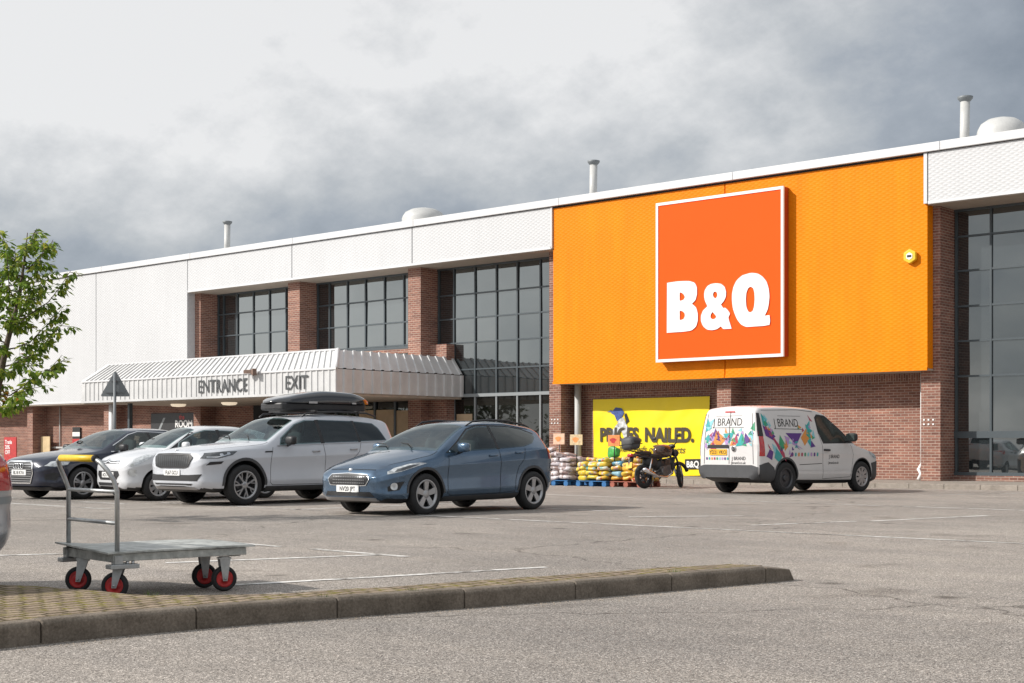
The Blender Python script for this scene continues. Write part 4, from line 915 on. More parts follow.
def part(root, skin, name, m, view, polys, off=0.004, rim=0.003, step=0.05, it=0):
    q = MB()
    for p_ in polys: skin.patch(q, view, p_, off, step, 0, rim, it)
    if q.v: return q.build(name, m, root, fix=False)
def mirror_pair(root, S, x, z, yb, m, sides=(-1, 1), sc=1.0):
    for sg_ in sides:
        q = MB(); cx, cy, cz = x, sg_*(yb+0.10*sc), z
        vs_ = []; nu, nv = 14, 9
        for j in range(nv+1):
            ph = math.pi*j/nv
            for i in range(nu):
                th = 2*math.pi*i/nu; a, b, c_ = math.sin(ph)*math.cos(th), math.sin(ph)*math.sin(th), math.cos(ph)
                f = lambda t: math.copysign(abs(t)**0.6, t)
                vs_.append((cx+0.075*sc*f(a)*(1.0 if a < 0 else 0.55), cy+0.11*sc*f(b), cz+0.075*sc*f(c_)))
        q.add(vs_, [(j*nu+i, j*nu+(i+1) % nu, (j+1)*nu+(i+1) % nu, (j+1)*nu+i) for j in range(nv) for i in range(nu)], True)
        o = q.build('door_mirror', m, root)
        q = MB(); q.tube([(cx+0.02, cy-sg_*0.02, cz-0.05*sc), (cx+0.03, sg_*(yb-0.04), cz-0.085*sc)], 0.022, 8); q.build('mirror_arm', M['black'], o)
        q = MB(); q.prism([(cy-0.09*sc, cz-0.055*sc), (cy+0.09*sc, cz-0.055*sc), (cy+0.09*sc, cz+0.055*sc), (cy-0.09*sc, cz+0.055*sc)], cx+0.034*sc, cx+0.045*sc, 'yz'); q.build('mirror_glass', M['mirror_glass'], o)
def plate(root, skin, view, u, v_, text, m, w=0.50, h=0.105, tilt=True, push=0.02, mk=M['ink']):
    h0 = skin.hit(view, u, v_); sgn = -1 if view == 'front' else 1
    hs = [skin.hit(view, u+a*w/2, v_+b*h/2) for a in (-1, 0, 1) for b in (-1, 0, 1)]
    xs_ = [q[0].x for q in hs if q]; x = (min(xs_) if sgn < 0 else max(xs_))+sgn*0.006
    q = MB(); q.prism(rounded(u-w/2, u+w/2, v_-h/2, v_+h/2, 0.012), x, x+sgn*0.012, 'yz'); q.box(min(x, x-sgn*0.1), max(x, x-sgn*0.1), u-w*0.3, u+w*0.3, v_-h*0.3, v_+h*0.3); o = q.build('number_plate', m, root)
    q = MB(); add_text(q, text, h*0.92, lambda a, b, d: (x+sgn*0.0145, u+sgn*a, v_-h*0.33+b), bold=0.015, align='CENTER', sx=0.92); q.build('plate_lettering', mk, o)
def handles(root, skin, view, pts, m, w=0.17, h=0.026):
    for x, z in pts:
        hh = skin.hit(view, x, z)
        if not hh: continue
        q = MB(); sg_ = -1 if view == 'side-' else 1; y = hh[0].y
        q.tube([(x-w/2, y+sg_*0.002, z), (x-w/2+0.02, y+sg_*0.03, z), (x+w/2-0.02, y+sg_*0.03, z+0.004), (x+w/2, y+sg_*0.002, z+0.004)], h/2, 8)
        q.build('door_handle', m, root)

M['dark_lamp'] = mat('dark_lamp_lens', (0.08, 0.085, 0.09), 0.08, 0.3, 0.6, 1.0, var=0.5, vscale=14)
# ---- blue hatchback
M['blue_paint'] = paint('blue_paint', (0.078, 0.132, 0.205), 0.65, 0.24); M['white_paint'] = paint('white_paint', (0.60, 0.61, 0.63)); M['cold_white'] = paint('cold_white_paint', (0.50, 0.52, 0.56)); M['navy_paint'] = paint('navy_paint', (0.008, 0.012, 0.030), 0.2, 0.3); M['silver_paint'] = paint('silver_paint', (0.42, 0.43, 0.45), 0.6, 0.35)
FI = dict(cabin=dict(side=[(0.83, 0.985), (1.5, 1.01), (2.28, 1.06), (2.52, 1.11), (2.66, 1.20), (2.64, 1.24), (2.38, 1.315), (2.05, 1.348), (1.36, 1.352), (1.14, 1.30), (0.85, 1.13)], screen=((0.32, 0.70), (1.08, 0.50)), floor=1.0, seat=1.38, rear=2.2), x0=-0.835, x1=3.14, W=0.867, wb=2.493, tr=1.52, r=0.317, tw=0.205, rim=0.225, arch=0.372, spokes=5, rim_mat='alloy', style='star', paint='blue_paint', steer=0.0,
    zb=[(-0.835, 0.27), (-0.7, 0.20), (-0.4, 0.18), (2.8, 0.20), (3.05, 0.30), (3.14, 0.38)],
    w=[(-0.835, 0.42), (-0.81, 0.58), (-0.75, 0.70), (-0.62, 0.79), (-0.4, 0.845), (0, 0.862), (1.2, 0.867), (2.4, 0.862), (2.85, 0.83), (3.02, 0.77), (3.10, 0.69), (3.14, 0.58)],
    zs=[(-0.835, 0.56), (-0.7, 0.64), (-0.4, 0.735), (0, 0.83), (0.45, 0.895), (1.2, 0.93), (2.2, 0.985), (2.75, 1.01), (3.0, 0.97), (3.14, 0.80)],
    zt=[(-0.835, 0.60), (-0.80, 0.67), (-0.72, 0.735), (-0.5, 0.82), (-0.1, 0.925), (0.15, 0.98), (0.24, 1.00), (0.33, 1.04), (0.66, 1.21), (1.0, 1.365), (1.2, 1.425), (1.6, 1.465), (2.0, 1.468), (2.45, 1.435), (2.78, 1.39), (2.88, 1.345), (2.97, 1.17), (3.04, 1.02), (3.10, 0.90), (3.14, 0.74)],
    wr=[(-0.835, 0.30), (-0.7, 0.55), (-0.3, 0.69), (0.15, 0.785), (0.34, 0.785), (0.66, 0.705), (1.12, 0.59), (2.0, 0.57), (2.8, 0.53), (3.0, 0.58), (3.2, 0.5)],
    crown=[(-0.835, 0.04), (-0.4, 0.055), (0.15, 0.07), (0.34, 0.05), (1.2, 0.045), (2.8, 0.05), (3.2, 0.04)])
def fiesta_parts(root, skin, S):
    G_ = M['car_glass']
    part(root, skin, 'windscreen', M['windscreen'], 'top', [[(0.31, -0.755), (0.25, -0.42), (0.225, 0), (0.25, 0.42), (0.31, 0.755), (0.66, 0.665), (1.09, 0.555), (1.14, 0.3), (1.155, 0), (1.14, -0.3), (1.09, -0.555), (0.66, -0.665)]], 0.004)
    for vw in ('side-', 'side+'):
        part(root, skin, 'quarter_glass', M['opaque_glass'], vw, [[(0.46, 0.94), (0.76, 0.955), (0.76, 1.10)]], 0.004)
        part(root, skin, 'door_glass', G_, vw, [[(0.80, 0.965), (1.62, 1.0), (1.58, 1.36), (1.34, 1.365), (1.12, 1.31), (0.82, 1.135)]], 0.004, it=0)
        part(root, skin, 'rear_door_glass', M['tinted_glass'], vw, [[(1.68, 1.005), (2.30, 1.045), (2.55, 1.10), (2.70, 1.20), (2.68, 1.25), (2.40, 1.325), (2.05, 1.36), (1.64, 1.365)]], 0.004)
        part(root, skin, 'pillar_trim', M['black'], vw, [[(1.625, 0.998), (1.695, 1.002), (1.655, 1.372), (1.585, 1.368)]], 0.003, rim=0.03)
        part(root, skin, 'window_trim', M['black'], vw, [[(0.44, 0.945), (0.79, 1.14), (1.10, 1.328), (1.33, 1.387), (1.6, 1.39), (2.06, 1.383), (2.42, 1.345), (2.72, 1.262), (2.7, 1.248), (2.40, 1.329), (2.05, 1.364), (1.6, 1.37), (1.34, 1.369), (1.12, 1.314), (0.81, 1.125), (0.5, 0.95)]], 0.003, step=0.03)
        part(root, skin, 'headlight', M['lamp'], vw, [[(-0.70, 0.625), (-0.52, 0.66), (-0.22, 0.735), (0.02, 0.79), (-0.12, 0.80), (-0.32, 0.775), (-0.56, 0.715), (-0.68, 0.66)]], 0.006, step=0.03)
        part(root, skin, 'headlight_core', M['dark_lamp'], vw, [[(-0.60, 0.66), (-0.46, 0.685), (-0.22, 0.75), (-0.14, 0.775), (-0.32, 0.755), (-0.54, 0.70)]], 0.010, step=0.03)
        part(root, skin, 'tail_light', M['red_lamp'], vw, [[(2.90, 0.84), (3.04, 0.84), (3.08, 0.95), (2.99, 1.06), (2.88, 1.0)]], 0.006, step=0.04)
        part(root, skin, 'sill_trim', M['grey_plastic'], vw, [[(0.40, 0.20), (2.12, 0.22), (2.13, 0.295), (0.39, 0.275)]], 0.006)
        part(root, skin, 'arch_trim', M['grey_plastic'], vw, [ring_arc(0, S['r']+0.01, 0.366, 0.405, 0, 178), ring_arc(S['wb'], S['r']+0.01, 0.366, 0.405, 5, 180)], 0.005, step=0.03)
        q = MB()
        skin.ribbon(q, vw, [(0.50, 0.90), (0.47, 0.75), (0.46, 0.32), (0.55, 0.28)]); skin.ribbon(q, vw, [(1.66, 0.985), (1.68, 0.75), (1.66, 0.30)]); skin.ribbon(q, vw, [(2.30, 1.02), (2.25, 0.85), (2.12, 0.72), (2.04, 0.5), (2.02, 0.30)]); skin.ribbon(q, vw, [(0.5, 0.29), (1.66, 0.30), (2.02, 0.32)])
        q.build('door_seam', M['dark'], root, fix=False)
        handles(root, skin, vw, [(1.50, 0.90), (2.13, 0.945)], M['blue_paint'])
    q = MB(); skin.ribbon(q, 'top', [(0.3, 0.775), (0.10, 0.775), (-0.2, 0.72), (-0.55, 0.58)]); skin.ribbon(q, 'top', [(0.3, -0.775), (0.10, -0.775), (-0.2, -0.72), (-0.55, -0.58)]); skin.ribbon(q, 'front', [(-0.5, 0.69), (0, 0.70), (0.5, 0.69)]); q.build('bonnet_seam', M['dark'], root, fix=False)
    part(root, skin, 'grille', M['black'], 'front', [[(-0.46, 0.545), (-0.40, 0.615), (0, 0.635), (0.40, 0.615), (0.46, 0.545), (0.40, 0.46), (0, 0.44), (-0.40, 0.46)]], 0.006, step=0.04)
    q = MB()
    for j in range(3): [skin.ribbon(q, 'front', [(y, 0.49+0.045*j), (y+0.022, 0.495+0.045*j)], 0.012, 0.012) for y in [-0.36+0.04*i for i in range(18)]]
    q.build('grille_bars', M['alloy'], root, fix=False)
    q = MB(); skin.ribbon(q, 'front', [(-0.46, 0.545), (-0.40, 0.617), (0, 0.637), (0.40, 0.617), (0.46, 0.545), (0.40, 0.458), (0, 0.438), (-0.40, 0.458), (-0.46, 0.545)], 0.010, 0.012); q.build('grille_surround', M['chrome'], root, fix=False)
    part(root, skin, 'lower_intake', M['black'], 'front', [[(-0.55, 0.29), (0.55, 0.29), (0.48, 0.36), (-0.48, 0.36)]], 0.005)
    part(root, skin, 'front_skid_trim', M['alloy'], 'front', [[(-0.60, 0.225), (0.60, 0.225), (0.56, 0.275), (-0.56, 0.275)]], 0.008)
    for sg_ in (-1, 1):
        part(root, skin, 'fog_lamp_housing', M['black'], 'side-' if sg_ < 0 else 'side+', [[(-0.70, 0.37), (-0.53, 0.39), (-0.44, 0.52), (-0.60, 0.50), (-0.70, 0.44)]], 0.005, step=0.03)
        part(root, skin, 'fog_lamp', M['lamp'], 'side-' if sg_ < 0 else 'side+', [rounded(-0.665, -0.56, 0.39, 0.50, 0.045)], 0.010, step=0.03)
    h_ = skin.hit('front', 0, 0.685); q = MB(); q.lathe([(0.0001, -0.02), (0.03, -0.02), (0.036, -0.012), (0.036, 0.01)], (h_[0].x+0.004, 0, 0.68), axis='x', n=24); o = q.build('oval_badge', M['chrome'], root); 
    plate(root, skin, 'front', 0.0, 0.405, 'NV20 JPT', M['plate_white'])
    mirror_pair(root, S, 0.70, 1.03, 0.87, M['blue_paint'])
    for sg_ in (-1, 1):
        q = MB(); q.tube([(1.15, sg_*0.56, 1.375), (1.3, sg_*0.575, 1.445), (1.65, sg_*0.58, 1.475), (2.1, sg_*0.575, 1.465), (2.55, sg_*0.56, 1.405), (2.7, sg_*0.55, 1.365)], [0.010, 0.016, 0.018, 0.018, 0.016, 0.008], 8); q.build('roof_rail', M['black'], root)
    q = MB()
    for y in (-0.28, 0.26): q.tube([(0.25, y, 1.03), (0.40, y+0.25, 1.09), (0.46, y+0.5, 1.10)], 0.008, 6)
    q.build('wiper', M['black'], root)
    q = MB(); q.tube([(2.55, 0, 1.42), (2.68, 0, 1.49)], 0.008, 6); q.build('aerial', M['black'], root)
    part(root, skin, 'rear_window', M['opaque_glass'], 'rear', [[(-0.5, 1.02), (0.5, 1.02), (0.45, 1.28), (-0.45, 1.28)]], 0.005)

# ---- white seven-seat estate with roof box
KO = dict(cabin=dict(side=[(0.81, 1.09), (1.8, 1.125), (2.65, 1.155), (3.33, 1.18), (3.19, 1.395), (3.08, 1.475), (2.6, 1.51), (1.75, 1.525), (1.47, 1.515), (1.24, 1.445), (0.87, 1.20)], screen=((0.57, 0.72), (1.25, 0.57)), floor=1.11, seat=1.5, rear=2.35), x0=-0.90, x1=3.80, W=0.941, wb=2.791, tr=1.66, r=0.362, tw=0.235, rim=0.252, arch=0.43, spokes=7, rim_mat='alloy', style='ten', paint='cold_white', fil2=0.05,
    zb=[(-0.90, 0.35), (-0.75, 0.26), (-0.5, 0.23), (3.3, 0.24), (3.65, 0.33), (3.80, 0.42)],
    w=[(-0.90, 0.52), (-0.87, 0.68), (-0.80, 0.80), (-0.65, 0.885), (-0.42, 0.925), (0, 0.937), (1.4, 0.941), (2.8, 0.937), (3.4, 0.91), (3.65, 0.85), (3.75, 0.78), (3.80, 0.66)],
    zs=[(-0.90, 0.74), (-0.75, 0.88), (-0.5, 0.945), (0, 0.985), (0.5, 1.0), (1.5, 1.03), (2.8, 1.07), (3.4, 1.09), (3.65, 1.07), (3.80, 0.92)],
    zt=[(-0.90, 0.80), (-0.88, 0.91), (-0.83, 0.965), (-0.6, 1.025), (-0.2, 1.08), (0.3, 1.13), (0.48, 1.15), (0.58, 1.19), (0.9, 1.37), (1.2, 1.53), (1.36, 1.595), (1.7, 1.64), (2.3, 1.665), (2.9, 1.65), (3.36, 1.60), (3.48, 1.56), (3.60, 1.34), (3.69, 1.17), (3.76, 1.06), (3.80, 0.9)],
    wr=[(-0.90, 0.40), (-0.8, 0.66), (-0.4, 0.80), (0.4, 0.83), (0.6, 0.815), (0.9, 0.745), (1.3, 0.69), (2.3, 0.685), (3.35, 0.665), (3.5, 0.68), (3.8, 0.6)],
    crown=[(-0.90, 0.04), (-0.4, 0.05), (0.4, 0.06), (0.6, 0.05), (1.3, 0.045), (3.3, 0.05), (3.8, 0.05)])
def estate_parts(root, skin, S):
    G_ = M['car_glass']; zc = S['r']+0.01
    part(root, skin, 'windscreen', M['windscreen'], 'top', [[(0.56, -0.77), (0.50, -0.4), (0.48, 0), (0.50, 0.4), (0.56, 0.77), (0.90, 0.70), (1.26, 0.62), (1.31, 0.3), (1.325, 0), (1.31, -0.3), (1.26, -0.62), (0.90, -0.70)]], 0.004)
    for vw in ('side-', 'side+'):
        part(root, skin, 'door_glass', G_, vw, [[(0.78, 1.07), (1.72, 1.105), (1.68, 1.53), (1.45, 1.53), (1.22, 1.455), (0.84, 1.20)]], 0.004)
        part(root, skin, 'rear_door_glass', M['tinted_glass'], vw, [[(1.80, 1.11), (2.64, 1.135), (2.58, 1.53), (1.76, 1.54)]], 0.004)
        part(root, skin, 'rear_quarter_glass', M['tinted_glass'], vw, [[(2.68, 1.14), (3.36, 1.165), (3.22, 1.40), (3.10, 1.49), (2.63, 1.525)]], 0.004)
        part(root, skin, 'pillar_trim', M['black'], vw, [[(1.725, 1.10), (1.815, 1.105), (1.775, 1.545), (1.685, 1.535)], [(2.625, 1.13), (2.695, 1.133), (2.625, 1.532), (2.565, 1.535)]], 0.003, rim=0.03)
        q = MB(); skin.ribbon(q, vw, [(0.72, 1.052), (1.7, 1.088), (2.65, 1.118), (3.38, 1.148)], 0.018, 0.006); q.build('chrome_strip', M['alloy'], root, fix=False)
        part(root, skin, 'headlight', M['dark_lamp'], vw, [[(-0.82, 0.835), (-0.55, 0.835), (-0.26, 0.895), (-0.16, 0.96), (-0.42, 0.955), (-0.74, 0.925)]], 0.006, step=0.03)
        part(root, skin, 'daytime_lamp', M['chrome'], vw, [rounded(-0.52, -0.45, 0.88, 0.92, 0.018), rounded(-0.38, -0.31, 0.90, 0.94, 0.018), [(-0.74, 0.85), (-0.56, 0.85), (-0.32, 0.905), (-0.33, 0.915), (-0.57, 0.865), (-0.74, 0.865)]], 0.010, step=0.02)
        part(root, skin, 'lower_lamp', M['black'], vw, [[(-0.76, 0.715), (-0.50, 0.74), (-0.45, 0.785), (-0.70, 0.775)]], 0.006, step=0.03)
        part(root, skin, 'tail_light', M['red_lamp'], vw, [[(3.46, 0.98), (3.72, 0.97), (3.70, 1.06), (3.44, 1.10)]], 0.006, step=0.04)
        part(root, skin, 'sill_trim', M['grey_plastic'], vw, [[(0.46, 0.25), (2.34, 0.26), (2.35, 0.345), (0.45, 0.335)]], 0.008)
        part(root, skin, 'arch_trim', M['grey_plastic'], vw, [ring_arc(0, zc, 0.424, 0.475, -2, 182), ring_arc(S['wb'], zc, 0.424, 0.475, -2, 182)], 0.007, step=0.03)
        q = MB()
        skin.ribbon(q, vw, [(0.62, 1.03), (0.56, 0.85), (0.54, 0.40), (0.60, 0.355)]); skin.ribbon(q, vw, [(1.77, 1.09), (1.80, 0.8), (1.78, 0.36)]); skin.ribbon(q, vw, [(2.68, 1.11), (2.62, 0.95), (2.42, 0.78), (2.32, 0.55), (2.30, 0.36)]); skin.ribbon(q, vw, [(0.6, 0.355), (1.78, 0.36), (2.30, 0.375)])
        q.build('door_seam', M['dark'], root, fix=False)
        handles(root, skin, vw, [(1.58, 0.955), (2.48, 0.99)], M['alloy'])
        part(root, skin, 'wing_badge', M['black'], vw, [[(0.42, 0.935), (0.60, 0.94), (0.60, 0.965), (0.44, 0.96)]], 0.006)
    q = MB()
    for sg_ in (-1, 1): skin.ribbon(q, 'top', [(0.56, sg_*0.81), (0.2, sg_*0.82), (-0.4, sg_*0.77), (-0.75, sg_*0.60)])
    skin.ribbon(q, 'front', [(-0.5, 0.915), (0, 0.925), (0.5, 0.915)]); q.build('bonnet_seam', M['dark'], root, fix=False)
    part(root, skin, 'grille', M['black'], 'front', [[(-0.58, 0.85), (-0.50, 0.895), (0.50, 0.895), (0.58, 0.85), (0.50, 0.70), (0.38, 0.675), (-0.38, 0.675), (-0.50, 0.70)]], 0.010, step=0.04)
    q = MB()
    for i in range(15):
        y = -0.455+0.065*i; skin.ribbon(q, 'front', [(y, 0.70), (y*1.05, 0.88)], 0.010, 0.018)
    q.build('grille_bars', M['frame'], root, fix=False)
    q = MB(); skin.ribbon(q, 'front', [(-0.58, 0.85), (-0.50, 0.897), (0, 0.902), (0.50, 0.897), (0.58, 0.85), (0.50, 0.698), (0.38, 0.673), (-0.38, 0.673), (-0.50, 0.698), (-0.58, 0.85)], 0.02, 0.018); q.build('grille_surround', M['black'], root, fix=False)
    part(root, skin, 'lower_intake', M['black'], 'front', [[(-0.70, 0.44), (0.70, 0.44), (0.78, 0.56), (0.50, 0.545), (-0.50, 0.545), (-0.78, 0.56)]], 0.006)
    part(root, skin, 'lower_slot', M['black'], 'front', [[(-0.55, 0.365), (0.55, 0.365), (0.60, 0.395), (-0.60, 0.395)]], 0.006)
    part(root, skin, 'front_skid_trim', M['alloy'], 'front', [[(-0.66, 0.29), (0.66, 0.29), (0.62, 0.34), (-0.62, 0.34)]], 0.008)
    h_ = skin.hit('top', -0.80, 0); q = MB(); q.lathe([(0.0001, 0.004), (0.036, 0.004), (0.043, 0.0), (0.043, -0.012)], (-0.80, 0, h_[0].z+0.006), n=24); q.build('round_badge', M['chrome'], root)
    plate(root, skin, 'front', 0.0, 0.585, 'FL67 GCU', M['plate_white'])
    mirror_pair(root, S, 0.92, 1.155, 0.94, M['black'], sc=1.1)
    for sg_ in (-1, 1):
        q = MB(); q.tube([(1.45, sg_*0.66, 1.60), (1.55, sg_*0.67, 1.665), (2.2, sg_*0.675, 1.70), (3.0, sg_*0.67, 1.685), (3.25, sg_*0.66, 1.62)], 0.017, 8); q.build('roof_rail', M['black'], root)
    for x in (1.75, 2.75):
        q = MB(); q.obox((x, 0, 1.712), (1, 0, 0), (0, 1, 0), (0, 0, 1), 0.035, 0.72, 0.014); q.build('roof_bar', M['black'], root)
    q = MB()
    for y in (-0.32, 0.28): q.tube([(0.50, y, 1.175), (0.68, y+0.28, 1.25), (0.74, y+0.55, 1.255)], 0.009, 6)
    q.build('wiper', M['black'], root)
    part(root, skin, 'rear_window', M['opaque_glass'], 'rear', [[(-0.62, 1.13), (0.62, 1.13), (0.55, 1.46), (-0.55, 1.46)]], 0.005)

# ---- small white city car
CI = dict(cabin=dict(side=[(0.45, 1.005), (1.38, 1.03), (2.03, 1.075), (2.22, 1.155), (2.17, 1.28), (1.88, 1.335), (1.38, 1.355), (1.10, 1.355), (0.88, 1.30), (0.50, 1.12)], screen=((0.22, 0.61), (0.88, 0.46)), floor=1.02, seat=1.15, rear=1.8), x0=-0.66, x1=2.81, W=0.808, wb=2.34, tr=1.41, r=0.285, tw=0.175, rim=0.195, arch=0.335, spokes=8, rim_mat='alloy', style='cap', paint='white_paint',
    zb=[(-0.66, 0.28), (-0.55, 0.21), (-0.3, 0.19), (2.4, 0.20), (2.7, 0.30), (2.81, 0.40)],
    w=[(-0.66, 0.42), (-0.64, 0.55), (-0.57, 0.67), (-0.42, 0.75), (-0.2, 0.79), (0.2, 0.805), (1.2, 0.808), (2.2, 0.805), (2.6, 0.76), (2.75, 0.69), (2.81, 0.58)],
    zs=[(-0.66, 0.64), (-0.5, 0.75), (-0.2, 0.84), (0.2, 0.90), (0.6, 0.94), (1.5, 0.97), (2.3, 1.0), (2.6, 1.0), (2.81, 0.86)],
    zt=[(-0.66, 0.70), (-0.64, 0.78), (-0.58, 0.84), (-0.35, 0.925), (-0.05, 0.99), (0.12, 1.02), (0.22, 1.07), (0.5, 1.23), (0.8, 1.37), (0.98, 1.425), (1.3, 1.46), (1.7, 1.46), (2.2, 1.42), (2.48, 1.36), (2.58, 1.28), (2.68, 1.10), (2.76, 0.98), (2.81, 0.84)],
    wr=[(-0.66, 0.32), (-0.5, 0.55), (-0.2, 0.66), (0.1, 0.695), (0.25, 0.69), (0.5, 0.63), (0.9, 0.55), (1.7, 0.545), (2.4, 0.52), (2.6, 0.56), (2.81, 0.5)],
    crown=[(-0.66, 0.05), (-0.3, 0.06), (0.15, 0.06), (0.3, 0.05), (0.9, 0.045), (2.4, 0.05), (2.81, 0.04)])
def city_parts(root, skin, S):
    G_ = M['car_glass']
    part(root, skin, 'windscreen', M['windscreen'], 'top', [[(0.21, -0.66), (0.15, -0.35), (0.13, 0), (0.15, 0.35), (0.21, 0.66), (0.5, 0.59), (0.89, 0.515), (0.93, 0.3), (0.945, 0), (0.93, -0.3), (0.89, -0.515), (0.5, -0.59)]], 0.004)
    for vw in ('side-', 'side+'):
        part(root, skin, 'door_glass', G_, vw, [[(0.42, 0.99), (1.35, 1.01), (1.32, 1.36), (1.08, 1.37), (0.86, 1.31), (0.48, 1.12)]], 0.004)
        part(root, skin, 'rear_door_glass', G_, vw, [[(1.42, 1.015), (2.05, 1.06), (2.25, 1.15), (2.2, 1.29), (1.9, 1.345), (1.39, 1.365)]], 0.004)
        part(root, skin, 'pillar_trim', M['black'], vw, [[(1.348, 1.0), (1.422, 1.005), (1.392, 1.375), (1.318, 1.37)], [(0.24, 0.985), (0.41, 0.99), (0.47, 1.12), (0.85, 1.315), (0.80, 1.335)]], 0.003)
        part(root, skin, 'headlight', M['lamp'], vw, [[(-0.56, 0.66), (-0.42, 0.69), (-0.20, 0.80), (-0.10, 0.875), (-0.22, 0.885), (-0.45, 0.80)]], 0.006, step=0.03)
        part(root, skin, 'round_lamp', M['lamp'], vw, [rounded(-0.575, -0.42, 0.48, 0.61, 0.06)], 0.008, step=0.03)
        part(root, skin, 'tail_light', M['red_lamp'], vw, [[(2.62, 0.85), (2.74, 0.85), (2.74, 1.0), (2.60, 1.0)]], 0.006, step=0.04)
        q = MB(); skin.ribbon(q, vw, [(0.36, 0.93), (0.34, 0.75), (0.35, 0.3)]); skin.ribbon(q, vw, [(1.385, 1.0), (1.40, 0.75), (1.38, 0.28)]); skin.ribbon(q, vw, [(0.35, 0.28), (1.9, 0.29)]); q.build('door_seam', M['dark'], root, fix=False)
        handles(root, skin, vw, [(1.22, 0.90), (1.9, 0.93)], M['black'])
    part(root, skin, 'grille', M['black'], 'front', [[(-0.34, 0.40), (0.34, 0.40), (0.46, 0.50), (0.42, 0.575), (-0.42, 0.575), (-0.46, 0.50)]], 0.006, step=0.04)
    part(root, skin, 'lower_intake', M['black'], 'front', [[(-0.40, 0.29), (0.40, 0.29), (0.44, 0.35), (-0.44, 0.35)]], 0.006)
    part(root, skin, 'upper_slot', M['black'], 'front', [[(-0.30, 0.715), (0.30, 0.715), (0.30, 0.775), (-0.30, 0.775)]], 0.006)
    q = MB(); skin.ribbon(q, 'front', [(-0.4, 0.73), (-0.1, 0.735), (0, 0.765), (0.1, 0.735), (0.4, 0.73)], 0.02, 0.014); skin.ribbon(q, 'front', [(-0.4, 0.765), (-0.1, 0.77), (0, 0.80), (0.1, 0.77), (0.4, 0.765)], 0.02, 0.014); q.build('double_chevron_badge', M['chrome'], root, fix=False)
    plate(root, skin, 'front', 0.0, 0.50, 'AO17 MXK', M['plate_white'])
    mirror_pair(root, S, 0.52, 1.06, 0.81, M['white_paint'])
    part(root, skin, 'rear_window', M['opaque_glass'], 'rear', [[(-0.48, 1.03), (0.48, 1.03), (0.42, 1.28), (-0.42, 1.28)]], 0.005)

# ---- dark hatchback with big bright grille
AU = dict(cabin=dict(side=[(0.79, 0.97), (1.7, 1.002), (2.48, 1.035), (2.69, 1.11), (2.67, 1.175), (2.38, 1.27), (2.08, 1.305), (1.70, 1.315), (1.47, 1.315), (1.24, 1.257), (0.82, 1.06)], screen=((0.55, 0.66), (1.24, 0.50)), floor=0.98, seat=1.42, rear=2.25), x0=-0.87, x1=3.44, W=0.893, wb=2.636, tr=1.55, r=0.318, tw=0.22, rim=0.228, arch=0.375, spokes=5, rim_mat='alloy', style='twin', paint='navy_paint',
    zb=[(-0.87, 0.27), (-0.7, 0.19), (-0.4, 0.17), (3.0, 0.19), (3.3, 0.30), (3.44, 0.4)],
    w=[(-0.87, 0.50), (-0.84, 0.66), (-0.76, 0.77), (-0.6, 0.84), (-0.4, 0.875), (0, 0.888), (1.2, 0.893), (2.6, 0.888), (3.1, 0.85), (3.3, 0.78), (3.39, 0.7), (3.44, 0.58)],
    zs=[(-0.87, 0.62), (-0.7, 0.715), (-0.4, 0.80), (0, 0.86), (0.5, 0.905), (1.5, 0.93), (2.6, 0.97), (3.1, 0.98), (3.44, 0.82)],
    zt=[(-0.87, 0.68), (-0.845, 0.76), (-0.78, 0.81), (-0.5, 0.88), (-0.1, 0.94), (0.35, 0.99), (0.47, 1.015), (0.56, 1.05), (0.9, 1.22), (1.2, 1.35), (1.36, 1.395), (1.7, 1.425), (2.1, 1.425), (2.6, 1.38), (2.95, 1.31), (3.05, 1.26), (3.2, 1.08), (3.3, 0.98), (3.38, 0.90), (3.44, 0.78)],
    wr=[(-0.87, 0.40), (-0.7, 0.62), (-0.3, 0.74), (0.4, 0.765), (0.6, 0.75), (0.9, 0.68), (1.3, 0.59), (2.1, 0.575), (2.9, 0.54), (3.1, 0.6), (3.44, 0.5)],
    crown=[(-0.87, 0.04), (-0.4, 0.045), (0.4, 0.05), (0.6, 0.05), (1.3, 0.045), (2.9, 0.05), (3.44, 0.04)])
